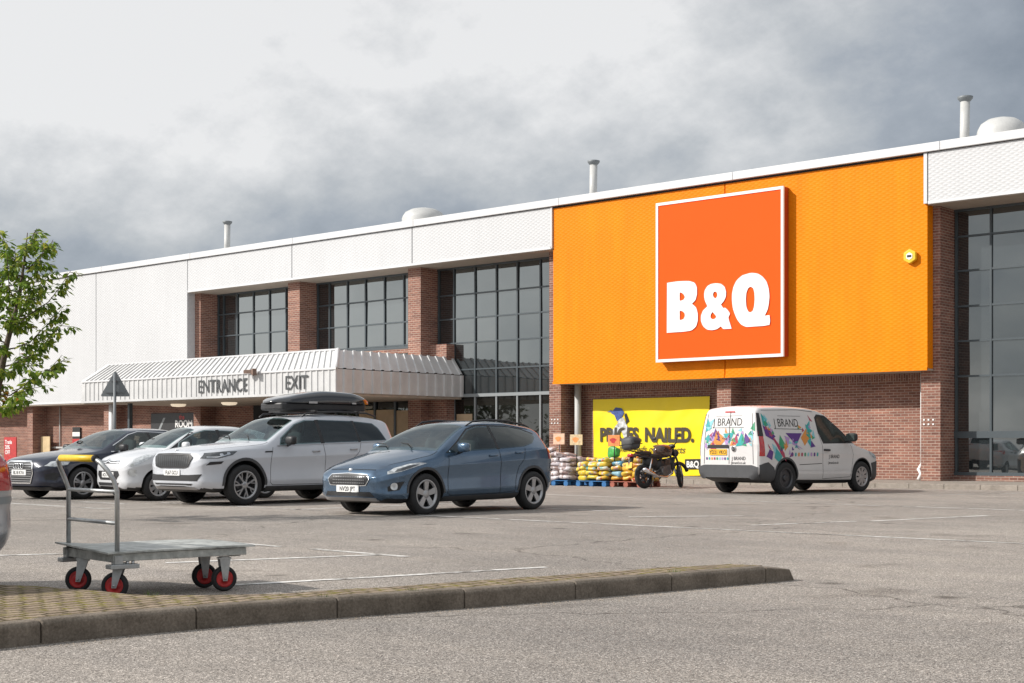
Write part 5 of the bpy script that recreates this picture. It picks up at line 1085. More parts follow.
def dark_parts(root, skin, S):
    G_ = M['car_glass']
    part(root, skin, 'windscreen', M['windscreen'], 'top', [[(0.54, -0.71), (0.48, -0.4), (0.46, 0), (0.48, 0.4), (0.54, 0.71), (0.9, 0.635), (1.25, 0.55), (1.30, 0.3), (1.315, 0), (1.30, -0.3), (1.25, -0.55), (0.9, -0.635)]], 0.004)
    for vw in ('side-', 'side+'):
        part(root, skin, 'door_glass', G_, vw, [[(0.76, 0.955), (1.68, 0.985), (1.65, 1.325), (1.45, 1.325), (1.22, 1.265), (0.80, 1.06)]], 0.004)
        part(root, skin, 'rear_door_glass', G_, vw, [[(1.76, 0.99), (2.5, 1.02), (2.72, 1.10), (2.7, 1.18), (2.4, 1.28), (2.1, 1.315), (1.72, 1.325)]], 0.004)
        part(root, skin, 'pillar_trim', M['black'], vw, [[(1.675, 0.975), (1.765, 0.98), (1.73, 1.335), (1.645, 1.335)]], 0.003, rim=0.03)
        q = MB(); skin.ribbon(q, vw, [(0.66, 0.94), (1.7, 0.968), (2.5, 1.0), (2.76, 1.09)], 0.016, 0.006); skin.ribbon(q, vw, [(0.76, 1.06), (1.22, 1.285), (1.45, 1.345), (1.7, 1.345), (2.1, 1.333), (2.42, 1.298), (2.74, 1.19)], 0.014, 0.006); q.build('chrome_strip', M['chrome'], root, fix=False)
        part(root, skin, 'headlight', M['lamp'], vw, [[(-0.78, 0.665), (-0.62, 0.65), (-0.36, 0.69), (-0.27, 0.775), (-0.40, 0.79), (-0.66, 0.745)]], 0.006, step=0.03)
        part(root, skin, 'side_intake', M['black'], vw, [[(-0.78, 0.40), (-0.58, 0.38), (-0.50, 0.50), (-0.62, 0.54), (-0.78, 0.50)]], 0.006, step=0.03)
        part(root, skin, 'tail_light', M['red_lamp'], vw, [[(3.1, 0.84), (3.34, 0.84), (3.32, 0.94), (3.05, 0.95)]], 0.006, step=0.04)
        q = MB(); skin.ribbon(q, vw, [(0.56, 0.93), (0.52, 0.75), (0.52, 0.3)]); skin.ribbon(q, vw, [(1.72, 0.96), (1.74, 0.75), (1.72, 0.28)]); q.build('door_seam', M['dark'], root, fix=False)
        handles(root, skin, vw, [(1.52, 0.87), (2.32, 0.90)], M['navy_paint'])
    part(root, skin, 'grille', M['black'], 'front', [[(-0.44, 0.70), (-0.36, 0.745), (0.36, 0.745), (0.44, 0.70), (0.48, 0.52), (0.40, 0.33), (-0.40, 0.33), (-0.48, 0.52)]], 0.006, step=0.05)
    q = MB()
    for j in range(8): skin.ribbon(q, 'front', [(-0.42, 0.37+0.046*j), (0.42, 0.37+0.046*j)], 0.012, 0.012)
    q.build('grille_bars', M['alloy'], root, fix=False)
    q = MB(); skin.ribbon(q, 'front', [(-0.44, 0.70), (-0.36, 0.747), (0, 0.75), (0.36, 0.747), (0.44, 0.70), (0.48, 0.52), (0.40, 0.328), (0, 0.325), (-0.40, 0.328), (-0.48, 0.52), (-0.44, 0.70)], 0.028, 0.014); q.build('grille_surround', M['chrome'], root, fix=False)
    q = MB()
    for i in range(4):
        h_ = skin.hit('front', -0.12+0.08*i, 0.66); A = [(h_[0].x-0.022, -0.12+0.08*i+0.05*math.cos(R(20*k_)), 0.66+0.05*math.sin(R(20*k_))) for k_ in range(19)]; q.tube(A, 0.008, 6, False)
    q.build('four_ring_badge', M['chrome'], root)
    part(root, skin, 'front_splitter', M['black'], 'front', [[(-0.76, 0.20), (0.76, 0.20), (0.78, 0.265), (-0.78, 0.265)]], 0.02)
    plate(root, skin, 'front', 0.0, 0.535, 'BL18 KYA', M['plate_white'])
    mirror_pair(root, S, 0.86, 1.02, 0.89, M['black'])
    part(root, skin, 'rear_window', M['opaque_glass'], 'rear', [[(-0.52, 0.98), (0.52, 0.98), (0.46, 1.2), (-0.46, 1.2)]], 0.005)

# ---- white panel van
CA = dict(rear_style='steel', crease=0.35, x0=-0.87, x1=3.63, W=0.905, wb=2.755, tr=1.60, r=0.328, tw=0.205, rim=0.215, arch=0.385, spokes=9, rim_mat='alloy', style='cap', paint='van_white', shoulder=0.985, fil2=0.06, bulge=0.012,
    zb=[(-0.87, 0.28), (-0.7, 0.20), (-0.4, 0.19), (3.2, 0.23), (3.5, 0.29), (3.63, 0.34)],
    w=[(-0.87, 0.50), (-0.84, 0.64), (-0.75, 0.76), (-0.55, 0.85), (-0.3, 0.89), (0, 0.90), (1.2, 0.905), (3.2, 0.90), (3.48, 0.885), (3.58, 0.86), (3.63, 0.81)],
    zs=[(-0.87, 0.66), (-0.7, 0.77), (-0.3, 0.87), (0, 0.93), (0.5, 0.985), (1.5, 1.0), (3.63, 1.02)],
    zt=[(-0.87, 0.72), (-0.845, 0.81), (-0.76, 0.87), (-0.4, 0.965), (0, 1.05), (0.15, 1.09), (0.25, 1.14), (0.6, 1.38), (0.95, 1.60), (1.1, 1.69), (1.4, 1.775), (1.9, 1.825), (2.6, 1.835), (3.2, 1.82), (3.45, 1.80), (3.54, 1.75), (3.59, 1.55), (3.615, 1.3), (3.63, 1.05)],
    wr=[(-0.87, 0.38), (-0.7, 0.62), (-0.3, 0.74), (0.1, 0.79), (0.3, 0.785), (0.6, 0.75), (1.0, 0.69), (1.6, 0.695), (2.6, 0.71), (3.45, 0.70), (3.54, 0.685), (3.63, 0.74)],
    crown=[(-0.87, 0.05), (-0.4, 0.06), (0.15, 0.07), (0.3, 0.05), (1.0, 0.05), (2.0, 0.055), (3.45, 0.05), (3.63, 0.03)])
M['van_glass'] = make_glass('van_door_glass', (0.035, 0.038, 0.034), 1.55, (0.9, 0.95, 0.93), 0.0); M['van_white'] = paint('van_white', (0.62, 0.60, 0.59))
LIV = [('violet_livery', (0.09, 0.025, 0.20)), ('teal_livery', (0.03, 0.33, 0.33)), ('orange_livery', (0.62, 0.24, 0.05)), ('crimson_livery', (0.36, 0.04, 0.09)), ('green_livery', (0.04, 0.28, 0.14)), ('sky_livery', (0.22, 0.50, 0.56)), ('lilac_livery', (0.40, 0.25, 0.50))]
def van_parts(root, skin, S):
    G_ = M['car_glass']; zc = S['r']+0.01
    part(root, skin, 'windscreen', M['windscreen'], 'top', [[(0.24, -0.75), (0.19, -0.4), (0.17, 0), (0.19, 0.4), (0.24, 0.75), (0.6, 0.72), (0.98, 0.65), (1.03, 0.3), (1.04, 0), (1.03, -0.3), (0.98, -0.65), (0.6, -0.72)]], 0.004)
    for vw in ('side-', 'side+'):
        part(root, skin, 'door_glass', M['van_glass'], vw, [[(0.42, 1.08), (1.40, 1.07), (1.52, 1.30), (1.54, 1.56), (1.46, 1.61), (1.20, 1.585), (0.92, 1.46), (0.56, 1.20)]], 0.004)
        part(root, skin, 'window_surround', M['black'], vw, [[(0.20, 1.045), (1.44, 1.035), (1.57, 1.29), (1.59, 1.58), (1.49, 1.65), (1.18, 1.625), (0.90, 1.50), (0.52, 1.235), (0.24, 1.075)]], 0.002, step=0.04)
        part(root, skin, 'headlight', M['lamp'], vw, [[(-0.74, 0.72), (-0.50, 0.72), (-0.28, 0.84), (-0.34, 0.90), (-0.60, 0.84)]], 0.006, step=0.03)
        part(root, skin, 'front_bumper', M['grey_plastic'], vw, [[(-0.80, 0.24), (-0.40, 0.24), (-0.415, 0.50), (-0.36, 0.62), (-0.70, 0.66), (-0.82, 0.62)]], 0.008)
        part(root, skin, 'rear_bumper', M['grey_plastic'], vw, [[(3.16, 0.26), (3.58, 0.33), (3.60, 0.60), (3.50, 0.635), (3.36, 0.66), (3.18, 0.55), (3.13, 0.42)]], 0.010)
        part(root, skin, 'tail_light', M['red_lamp'], vw, [[(3.47, 0.78), (3.60, 0.78), (3.585, 1.35), (3.55, 1.64), (3.49, 1.64)]], 0.008, step=0.05)
        part(root, skin, 'tail_light_dark_top', M['black'], vw, [[(3.475, 1.18), (3.60, 1.18), (3.59, 1.35), (3.55, 1.65), (3.485, 1.65)]], 0.012, step=0.05)
        part(root, skin, 'arch_trim', M['grey_plastic'], vw, [ring_arc(S['wb'], zc, 0.378, 0.42, -10, 186), ring_arc(0, zc, 0.378, 0.40, 0, 184)], 0.006, step=0.03)
        q = MB()
        skin.ribbon(q, vw, [(0.42, 1.02), (0.34, 0.8), (0.38, 0.55), (0.44, 0.33), (1.46, 0.30), (1.48, 1.0), (1.56, 1.25), (1.58, 1.6)]); skin.ribbon(q, vw, [(1.5, 0.62), (2.3, 0.60)], 0.012)
        skin.ribbon(q, vw, [(1.62, 1.70), (2.2, 1.735), (3.4, 1.71)], 0.01)
        q.build('door_seam', M['dark'], root, fix=False)
        q = MB(); skin.ribbon(q, vw, [(0.5, 0.50), (1.45, 0.48)], 0.025, 0.010); skin.ribbon(q, vw, [(1.5, 0.50), (2.30, 0.50)], 0.025, 0.010); q.build('side_crease', M['van_white'], root, fix=False)
        handles(root, skin, vw, [(1.33, 0.90)], M['black'], 0.2, 0.04)
    # coloured shards on the right flank and the rear doors
    rnd = random.Random(12)
    def shard(q_, view, pts, off=0.0045): skin.patch(q_, view, pts, off, 0.08, 0, 0.0)
    side = {0: [[(2.66, 1.22), (2.20, 1.22), (2.42, 1.0), (2.30, 0.93)], [(3.42, 1.38), (3.24, 1.28), (3.18, 1.12), (3.38, 1.2)], [(3.40, 0.78), (3.25, 0.72), (3.22, 0.86), (3.32, 0.9)], [(1.75, 0.98), (1.85, 1.08), (1.9, 0.96)]],
            1: [[(3.42, 1.62), (3.30, 1.50), (3.34, 1.40), (3.42, 1.42)], [(1.96, 1.40), (1.84, 1.3), (1.9, 1.0), (1.98, 1.1)], [(3.1, 0.92), (2.92, 0.78), (2.98, 0.66), (3.14, 0.75)], [(1.80, 1.5), (1.92, 1.42), (1.84, 1.36)]],
            2: [[(2.18, 1.16), (1.98, 1.32), (1.92, 1.16), (2.10, 1.02)], [(2.84, 1.05), (2.70, 0.98), (2.80, 0.9)]],
            3: [[(3.26, 1.24), (3.14, 1.15), (2.86, 0.86), (2.80, 0.72), (2.95, 0.84)], [(1.82, 1.62), (1.70, 1.50), (1.78, 1.52)], [(3.36, 1.02), (3.26, 0.9), (3.34, 0.95)]],
            4: [[(3.40, 1.5), (3.28, 1.44), (3.36, 1.36)], [(2.92, 1.18), (2.80, 1.02), (2.86, 0.94), (2.98, 1.02)], [(1.99, 1.22), (1.90, 1.3), (1.86, 1.12)]],
            5: [[(3.22, 1.02), (3.08, 0.94), (3.16, 0.84)], [(1.72, 1.30), (1.80, 1.2), (1.70, 1.16)]],
            6: [[(2.52, 1.02), (2.20, 0.93), (2.36, 1.0), (2.48, 1.12)], [(2.76, 1.18), (2.62, 1.14), (2.7, 1.0)]]}
    rear = {0: [[(0.62, 1.08), (0.48, 1.22), (0.44, 1.04)], [(-0.38, 1.32), (-0.26, 1.16), (-0.44, 1.20)]], 1: [[(0.36, 1.22), (0.24, 1.0), (0.42, 1.02)], [(0.12, 1.24), (-0.12, 1.22), (0.02, 1.06)], [(-0.62, 1.52), (-0.52, 1.36), (-0.66, 1.30)]],
            2: [[(-0.12, 1.12), (-0.34, 1.26), (-0.40, 1.06), (-0.26, 1.0)], [(0.2, 1.02), (0.12, 1.12), (0.06, 1.0)]], 3: [[(0.22, 1.20), (0.12, 1.02), (0.26, 1.06)], [(-0.44, 1.08), (-0.5, 0.94), (-0.36, 0.92)]], 4: [[(0.70, 1.45), (0.62, 1.34), (0.72, 1.3)], [(0.5, 1.0), (0.4, 1.2), (0.38, 1.02)]],
            5: [[(-0.56, 1.32), (-0.46, 1.52), (-0.68, 1.42)], [(0.66, 1.28), (0.56, 1.2), (0.68, 1.12)]], 6: [[(0.06, 1.14), (-0.06, 1.0), (-0.1, 1.14)], [(-0.46, 1.24), (-0.54, 1.10), (-0.4, 1.1)]]}
    def grow(pts, k_):
        c_ = Vector((sum(a for a, _ in pts)/len(pts), sum(b for _, b in pts)/len(pts))); return [tuple(c_+(Vector(p_)-c_)*k_) for p_ in pts]
    side = {k_: [grow(p_, 1.22) for p_ in v_] for k_, v_ in side.items()}; rear = {k_: [grow(p_, 1.3) for p_ in v_] for k_, v_ in rear.items()}
    for i in range(26):      # small chips scattered along the same garland
        u_ = rnd.random(); a, b = rnd.uniform(0.03, 0.08), rnd.uniform(0.05, 0.11)
        cx, cz = (3.36-1.6*u_, 1.12+0.25*math.cos(u_*7.5)+rnd.uniform(-0.16, 0.16)); side[i % 7].append([(cx-a, cz), (cx+a*rnd.uniform(-.5, 1), cz+b), (cx+a, cz-b*rnd.uniform(0, .8))])
        cx, cz = (-0.66+1.32*u_, 1.14+rnd.uniform(-0.2, 0.3)*(0.4+abs(u_-0.5))); rear[(i+3) % 7].append([(cx-a, cz), (cx+a*rnd.uniform(-.5, 1), cz+b), (cx+a, cz-b*rnd.uniform(0, .8))])
    for i, (nm, col) in enumerate(LIV):
        q = MB()
        for pp in side.get(i, []): shard(q, 'side+', pp); 
        for pp in rear.get(i, []): shard(q, 'rear', pp, 0.006)
        for j in range(9):
            if j % len(LIV) == i:
                x = 2.55-0.11*j; shard(q, 'side+', rounded(x-0.03, x+0.03, 0.77, 0.85, 0.025)); y = -0.62+0.075*j; shard(q, 'rear', rounded(y-0.022, y+0.022, 0.70, 0.755, 0.015), 0.006)
        q.build(nm, mat(nm, col, 0.4, coat=0.5), root, fix=False)
    tx = MB()
    skin.text(tx, 'side+', 'J BRAND', 0.235, 3.06, 1.38, -0.004, 0.92, True); skin.text(tx, 'rear', 'J BRAND', 0.225, -0.46, 1.40, -0.004, 0.95)
    skin.text(tx, 'side+', 'J BRAND', 0.105, 1.25, 0.73, 0.004, 0.95, True); skin.text(tx, 'side+', 'jbrand.co.uk', 0.075, 1.27, 0.61, 0.004, 1.0, True)
    skin.text(tx, 'rear', 'J BRAND', 0.10, 0.10, 0.70, 0.0, 1.0, off=0.008); skin.text(tx, 'rear', 'jbrand.co.uk', 0.075, 0.08, 0.62, 0.004, 1.1, off=0.008)
    skin.ribbon(tx, 'side+', [(3.05, 1.335), (2.1, 1.33)], 0.010, 0.005); skin.ribbon(tx, 'side+', [(2.90, 1.60), (2.1, 1.60)], 0.006, 0.005); skin.ribbon(tx, 'rear', [(-0.44, 1.36), (0.42, 1.36)], 0.008, 0.006); skin.ribbon(tx, 'rear', [(-0.4, 1.60), (0.36, 1.60)], 0.006, 0.006)
    tx.build('livery_lettering', M['ink'], root, fix=False)
    # rear face
    part(root, skin, 'rear_bumper', M['grey_plastic'], 'rear', [[(-0.80, 0.345), (0.80, 0.345), (0.82, 0.56), (0.66, 0.60), (-0.66, 0.60), (-0.82, 0.56)]], 0.05, rim=0.05)
    part(root, skin, 'plate_recess', M['black'], 'rear', [[(-0.60, 0.94), (0.02, 0.94), (0.0, 1.01), (-0.58, 1.01)]], 0.012)
    q = MB(); skin.ribbon(q, 'rear', [(0.02, 0.62), (0.02, 1.70)], 0.012, 0.006); skin.ribbon(q, 'rear', [(-0.70, 0.62), (-0.68, 1.2), (-0.62, 1.66)], 0.010, 0.006); skin.ribbon(q, 'rear', [(0.70, 0.62), (0.68, 1.2), (0.62, 1.66)], 0.010, 0.006); q.build('rear_door_seam', M['dark'], root, fix=False)
    h_ = skin.hit('rear', 0.16, 0.93); q = MB(); q.lathe([(0.062, 0.0), (0.062, 0.02), (0.05, 0.024)], (h_[0].x, 0.16, 0.93), axis='x', n=28); o = q.build('round_badge', M['chrome'], root)
    q = MB(); q.lathe([(0.05, 0.018), (0.0001, 0.018)], (h_[0].x, 0.16, 0.93), axis='x', n=28); q.build('badge_centre', M['ink'], o)
    q = MB()
    for pts in ([(-0.035, 0.03), (-0.012, -0.03), (0.0, -0.005), (0.012, -0.03), (0.035, 0.03)], [(-0.016, 0.036), (0, 0.004), (0.016, 0.036)]): q.tube([(h_[0].x+0.022, 0.16+a, 0.93+b) for a, b in pts], 0.005, 6)
    q.build('badge_letters', M['chrome'], o)
    part(root, skin, 'high_stop_lamp', M['red_lamp'], 'rear', [[(-0.14, 1.665), (0.14, 1.665), (0.14, 1.695), (-0.14, 1.695)]], 0.015)
    plate(root, skin, 'rear', -0.29, 0.86, 'YD21 VKO', M['plate_yellow'], 0.50, 0.12)
    mirror_pair(root, S, 0.62, 1.17, 0.93, M['black'], sc=1.25)
    q = MB(); q.tube([(3.3, 0, 1.75), (3.45, 0, 1.80)], 0.01, 6); q.build('aerial', M['black'], root)

def near_pos(x, y, th, track, side=1):
    d = Vector((math.cos(R(th)), math.sin(R(th)))); f = Vector((-d.y, d.x))*side
    c = Vector((x, y))+f*track/2; return (c.x, c.y, 0)
vehicle('blue_hatchback', FI, 'metallic blue five door hatchback parked nearest the middle of the car park', 'car', near_pos(-15.4, 15.38, 89.5, 1.48), R(89.5), fiesta_parts)
vehicle('white_estate', KO, 'tall white seven seat car carrying a long black box on its roof', 'car', near_pos(-20.3, 15.75, 87.5, 1.59), R(87.5), estate_parts)
vehicle('white_city_car', CI, 'small white city car parked between the navy hatchback and the tall white car', 'car', near_pos(-23.15, 15.95, 82, 1.41), R(82), city_parts)
vehicle('navy_hatchback', AU, 'navy blue hatchback with bright chrome framed grille parked behind the trolley handle', 'car', near_pos(-25.0, 15.45, 92, 1.55), R(92), dark_parts)
van = vehicle('panel_van', CA, 'white panel van with coloured shard livery and J BRAND lettering by the brick wall', 'van', near_pos(-15.72, 29.95, 262, 1.60, -1), R(262), van_parts); van.scale = (1, 1, 1.07)
for ch in children(van):
    if ch.name.startswith('wheel'): ch.scale = (1.07, 1, 1)
# car cut off by the left edge: only its rear corner shows
SV = dict(FI); SV.update(paint='silver_paint', steer=0)
def silver_parts(root, skin, S):
    G_ = M['car_glass']
    for vw in ('side-', 'side+'):
        part(root, skin, 'door_glass', G_, vw, [[(0.85, 0.965), (1.62, 1.0), (1.58, 1.36), (1.38, 1.365), (1.17, 1.30), (0.87, 1.11)]]); part(root, skin, 'rear_door_glass', G_, vw, [[(1.70, 1.005), (2.30, 1.045), (2.55, 1.10), (2.70, 1.20), (2.68, 1.25), (2.40, 1.325), (2.05, 1.36), (1.66, 1.365)]])
        part(root, skin, 'tail_light', M['red_lamp'], vw, [[(2.90, 0.74), (3.18, 0.74), (3.14, 0.95), (3.02, 1.06), (2.90, 1.0)]], 0.006, step=0.04)
        part(root, skin, 'bumper_trim', M['frame_light'], vw, [[(2.90, 0.645), (3.21, 0.65), (3.21, 0.70), (2.90, 0.695)]], 0.006)
    part(root, skin, 'tail_light', M['red_lamp'], 'rear', [[(-0.74, 0.76), (-0.5, 0.76), (-0.5, 0.93), (-0.74, 0.95)]], 0.006, step=0.04)
    part(root, skin, 'rear_window', M['opaque_glass'], 'rear', [[(-0.5, 1.02), (0.5, 1.02), (0.45, 1.28), (-0.45, 1.28)]], 0.005)
    part(root, skin, 'windscreen', M['windscreen'], 'top', [[(0.47, -0.69), (0.39, 0), (0.47, 0.69), (1.17, 0.53), (1.235, 0), (1.17, -0.53)]], 0.004)
    plate(root, skin, 'rear', 0.0, 0.80, 'YN15 LOE', M['plate_yellow'])
vehicle('silver_car', SV, 'silver car cut off by the left edge with only its red tail lamp corner showing', 'car', (-9.885, 2.04, 0), R(90), silver_parts)

# roof box lying on the white estate
rb = thing('roof_box', 'long glossy black roof box strapped on top of the tall white car', 'roof box', near_pos(-20.3, 15.75, 87.5, 1.59)[:2]+(1.727,), R(87.5))
def box_shell(z_fn, zb_fn):
    q = MB(); n_ = 40; k_ = 13; vs_ = []
    for i in range(n_+1):
        u = i/n_; x = 1.15+2.2*u; w_ = 0.42*min(1, (1-(1-min(u/0.22, 1))**2.2)*0.999+0.25)*(1-0.25*max(0, (u-0.8)/0.2)**2); zt = z_fn(u); zb = zb_fn(u)
        for j in range(k_+1):
            a = math.pi*j/k_; cy = math.copysign(abs(math.cos(a))**0.5, math.cos(a)); sz = math.sin(a)**0.62 if 0 < j < k_ else 0
            vs_.append((x, -w_*cy, zb+(zt-zb)*sz))
    m_ = k_+1
    fs = [(i*m_+j, i*m_+j+1, (i+1)*m_+j+1, (i+1)*m_+j) for i in range(n_) for j in range(k_)]+[(i*m_, (i+1)*m_, (i+1)*m_+k_, i*m_+k_) for i in range(n_)]
    fs += [tuple(range(m_)), tuple(range((n_+1)*m_-1, n_*m_-1, -1))]
    q.add(vs_, fs, True); return q
lid = box_shell(lambda u: interp([(0, 0.17), (0.08, 0.23), (0.3, 0.33), (0.55, 0.385), (0.8, 0.37), (0.95, 0.30), (1, 0.24)], u), lambda u: 0.14)
M['gloss_black'] = mat('gloss_black', (0.012, 0.012, 0.014), 0.15, 0, 0.5, 1.0)
lo = lid.build('lid', M['gloss_black'], rb); e_ = lo.modifiers.new('split', 'EDGE_SPLIT'); e_.split_angle = R(50)
bs = box_shell(lambda u: 0.1405, lambda u: 0.1405); bs.v = [Vector((q.x, q.y, 0.1385-max(0.0, 0.115*min(1, (abs(q.y) < 0.40)*1.0)))) if False else q for q in bs.v]
b2 = MB(); b2.prism(smooth_poly([(1.20, -0.30), (1.35, -0.40), (3.2, -0.38), (3.33, -0.28), (3.33, 0.28), (3.2, 0.38), (1.35, 0.40), (1.20, 0.30)], 1), 0.0, 0.138, 'xy'); b2.build('base', M['black'], rb, bevel=0.03)
b3 = MB(); b3.obox((1.9, -0.425, 0.15), (1, 0, 0), (0, 1, 0), (0, 0, 1), 0.10, 0.008, 0.02); b3.build('latch', M['alloy'], rb)
b3 = MB(); b3.obox((2.9, -0.425, 0.15), (1, 0, 0), (0, 1, 0), (0, 0, 1), 0.05, 0.008, 0.015); b3.build('latch', M['alloy'], rb)

# ------------------------------------------------------------ motorcycle
mc = thing('motorcycle', 'black motorcycle with a grey top box parked in front of the yellow banner', 'motorcycle', (-20.81, 28.57, 0), R(81))
mc.rotation_euler = (R(-7), 0, R(85))
def moto_wheel(x, r, w, steer, drum):
    t = bpy.data.objects.new('wheel', None); C.objects.link(t); t.parent = mc; t.location = (x, 0, r); t.rotation_euler = (0, 0, steer)
    q = MB(); prof = [(r-w*0.5+w*0.5*math.cos(R(a)), w*0.5*math.sin(R(a))) for a in range(-120, 121, 20)]; q.lathe(prof, axis='y', n=40); q.build('tyre', M['rubber'], t)
    q = MB(); q.lathe([(r-w*0.75, -w*0.3), (r-w*0.95, -w*0.3), (r-w*1.0, 0), (r-w*0.95, w*0.3), (r-w*0.75, w*0.3)], axis='y', n=40); q.lathe([(0.0001, -0.05), (0.05, -0.05), (0.05, 0.05), (0.0001, 0.05)], axis='y', n=20)
    for i in range(5):
        a = 2*math.pi*i/5
        for da in (-0.18, 0.18): q.tube([(0.04*math.cos(a+da), 0, 0.04*math.sin(a+da)), ((r-w*0.9)*math.cos(a+da*0.5), 0, (r-w*0.9)*math.sin(a+da*0.5))], 0.012, 6)
    q.build('rim', M['alloy_dark'], t)
    q = MB(); q.lathe([(0.12, 0.055), (0.12, 0.06), (0.07, 0.06)], axis='y', n=28); q.build('brake_disc', M['steel'], t); return t
moto_wheel(0, 0.305, 0.13, 0, True); moto_wheel(1.40, 0.30, 0.10, R(32), False)
def mpart(nm, m, fn, **k):
    q = MB(); fn(q); return q.build(nm, m, mc, **k)
def blob(q, c, r, n=18, mm=11, e=0.8):
    vs_ = []
    f = lambda t: math.copysign(abs(t)**e, t)
    for j in range(mm+1):
        ph = math.pi*j/mm
        for i in range(n):
            th = 2*math.pi*i/n; vs_.append((c[0]+r[0]*f(math.sin(ph))*f(math.cos(th)), c[1]+r[1]*f(math.sin(ph))*f(math.sin(th)), c[2]+r[2]*f(math.cos(ph))))
    q.add(vs_, [(j*n+i, j*n+(i+1) % n, (j+1)*n+(i+1) % n, (j+1)*n+i) for j in range(mm) for i in range(n)], True)
M['bike_tank'] = mat('tank_brown', (0.06, 0.028, 0.016), 0.15, 0.2, 0.5, 1.0); M['vinyl'] = mat('seat_vinyl', (0.02, 0.016, 0.014), 0.5)
mpart('frame', M['black'], lambda q: [q.tube(p_, 0.02, 8) for p_ in ([(0.0, 0.09, 0.31), (0.5, 0.10, 0.42), (0.62, 0.11, 0.75), (1.15, 0.03, 0.92)], [(0.0, -0.09, 0.31), (0.5, -0.10, 0.42), (0.62, -0.11, 0.75), (1.15, -0.03, 0.92)], [(1.15, 0, 0.88), (0.98, 0, 0.45), (0.6, 0, 0.24), (0.5, 0, 0.40)], [(-0.25, 0.10, 0.80), (0.62, 0.11, 0.72)], [(-0.25, -0.10, 0.80), (0.62, -0.11, 0.72)])])
mpart('engine', mat('engine_grey', (0.16, 0.15, 0.145), 0.4, 0.7, var=0.3, vscale=12), lambda q: [q.obox((0.72, 0, 0.42), (1, 0, 0.12), (0, 1, 0), (-0.12, 0, 1), 0.20, 0.15, 0.13), [q.obox((0.83+0.008*i, 0, 0.56+0.024*i), (1, 0, -0.3), (0, 1, 0), (0.3, 0, 1), 0.095, 0.11, 0.008) for i in range(7)], q.lathe([(0.0001, -0.19), (0.10, -0.19), (0.11, -0.15), (0.11, 0.15), (0.10, 0.19), (0.0001, 0.19)], (0.62, 0, 0.40), 'y', 24)], bevel=0.008)
mpart('fuel_tank', M['bike_tank'], lambda q: blob(q, (0.82, 0, 0.93), (0.31, 0.17, 0.17), e=0.85))
mpart('seat', M['vinyl'], lambda q: [blob(q, (0.46, 0, 0.80), (0.27, 0.15, 0.075)), blob(q, (0.06, 0, 0.87), (0.28, 0.13, 0.07))])
tl_ = mpart('tail_fairing', M['bike_tank'], lambda q: blob(q, (-0.05, 0, 0.82), (0.36, 0.10, 0.06)))
q = MB(); blob(q, (-0.42, 0, 0.83), (0.05, 0.09, 0.045)); q.build('tail_lamp', M['red_lamp'], mc)
mpart('rear_mudguard', M['black'], lambda q: q.tube([(-0.36, 0, 0.78), (-0.44, 0, 0.66), (-0.47, 0, 0.48)], [0.05, 0.06, 0.05], 8)); mpart('number_plate', M['plate_yellow'], lambda q: q.obox((-0.50, 0, 0.58), (1, 0, -0.25), (0, 1, 0), (0.25, 0, 1), 0.006, 0.10, 0.075))
mpart('rack', M['black'], lambda q: [q.tube([(-0.05, s_*0.1, 0.93), (-0.52, s_*0.1, 0.985)], 0.012, 6) for s_ in (-1, 1)])
tb = mpart('top_box', M['grey_plastic'], lambda q: blob(q, (-0.36, 0, 1.13), (0.19, 0.215, 0.165), 24, 14, 0.6)); q = MB(); q.obox((-0.36, 0, 1.10), (1, 0, 0), (0, 1, 0), (0, 0, 1), 0.193, 0.219, 0.008); q.build('box_seam', M['ink'], tb)
q = MB(); q.obox((-0.36, -0.212, 1.14), (1, 0, 0), (0, 1, 0), (0, 0, 1), 0.12, 0.006, 0.03); q.build('reflector', M['black'], tb)
mpart('side_panel', M['black'], lambda q: [blob(q, (0.30, 0, 0.66), (0.24, 0.13, 0.16)), blob(q, (0.60, 0, 0.58), (0.20, 0.12, 0.14))]); mpart('radiator', M['black'], lambda q: q.obox((1.06, 0, 0.62), (1, 0, -0.4), (0, 1, 0), (0.4, 0, 1), 0.03, 0.13, 0.16), bevel=0.01)
mpart('exhaust', M['chrome'], lambda q: q.tube([(0.92, -0.08, 0.55), (0.95, -0.13, 0.36), (0.70, -0.16, 0.26), (0.35, -0.17, 0.29), (0.22, -0.18, 0.32), (-0.18, -0.20, 0.46), (-0.20, -0.20, 0.465)], [0.022, 0.022, 0.022, 0.028, 0.052, 0.056, 0.03], 12))
mpart('front_fork', M['black'], lambda q: [q.tube([(1.40, s_*0.085, 0.30), (1.13, s_*0.085, 0.98)], 0.026, 8) for s_ in (-1, 1)]); mpart('fork_lower', M['steel'], lambda q: [q.tube([(1.40, s_*0.087, 0.29), (1.29, s_*0.087, 0.56)], 0.031, 8) for s_ in (-1, 1)])
mpart('front_mudguard', M['black'], lambda q: q.tube([(1.40+0.325*math.cos(R(a)), 0.0, 0.30+0.325*math.sin(R(a))) for a in range(20, 171, 15)], 0.045, 8))
hl_ = mpart('headlamp', M['black'], lambda q: q.lathe([(0.0001, -0.12), (0.06, -0.11), (0.092, -0.03), (0.095, 0.02)], (1.30, 0, 0.88), 'x', 24)); q = MB(); q.lathe([(0.09, 0.02), (0.06, 0.035), (0.0001, 0.04)], (1.30, 0, 0.88), 'x', 24); q.build('headlamp_lens', M['lamp'], hl_)
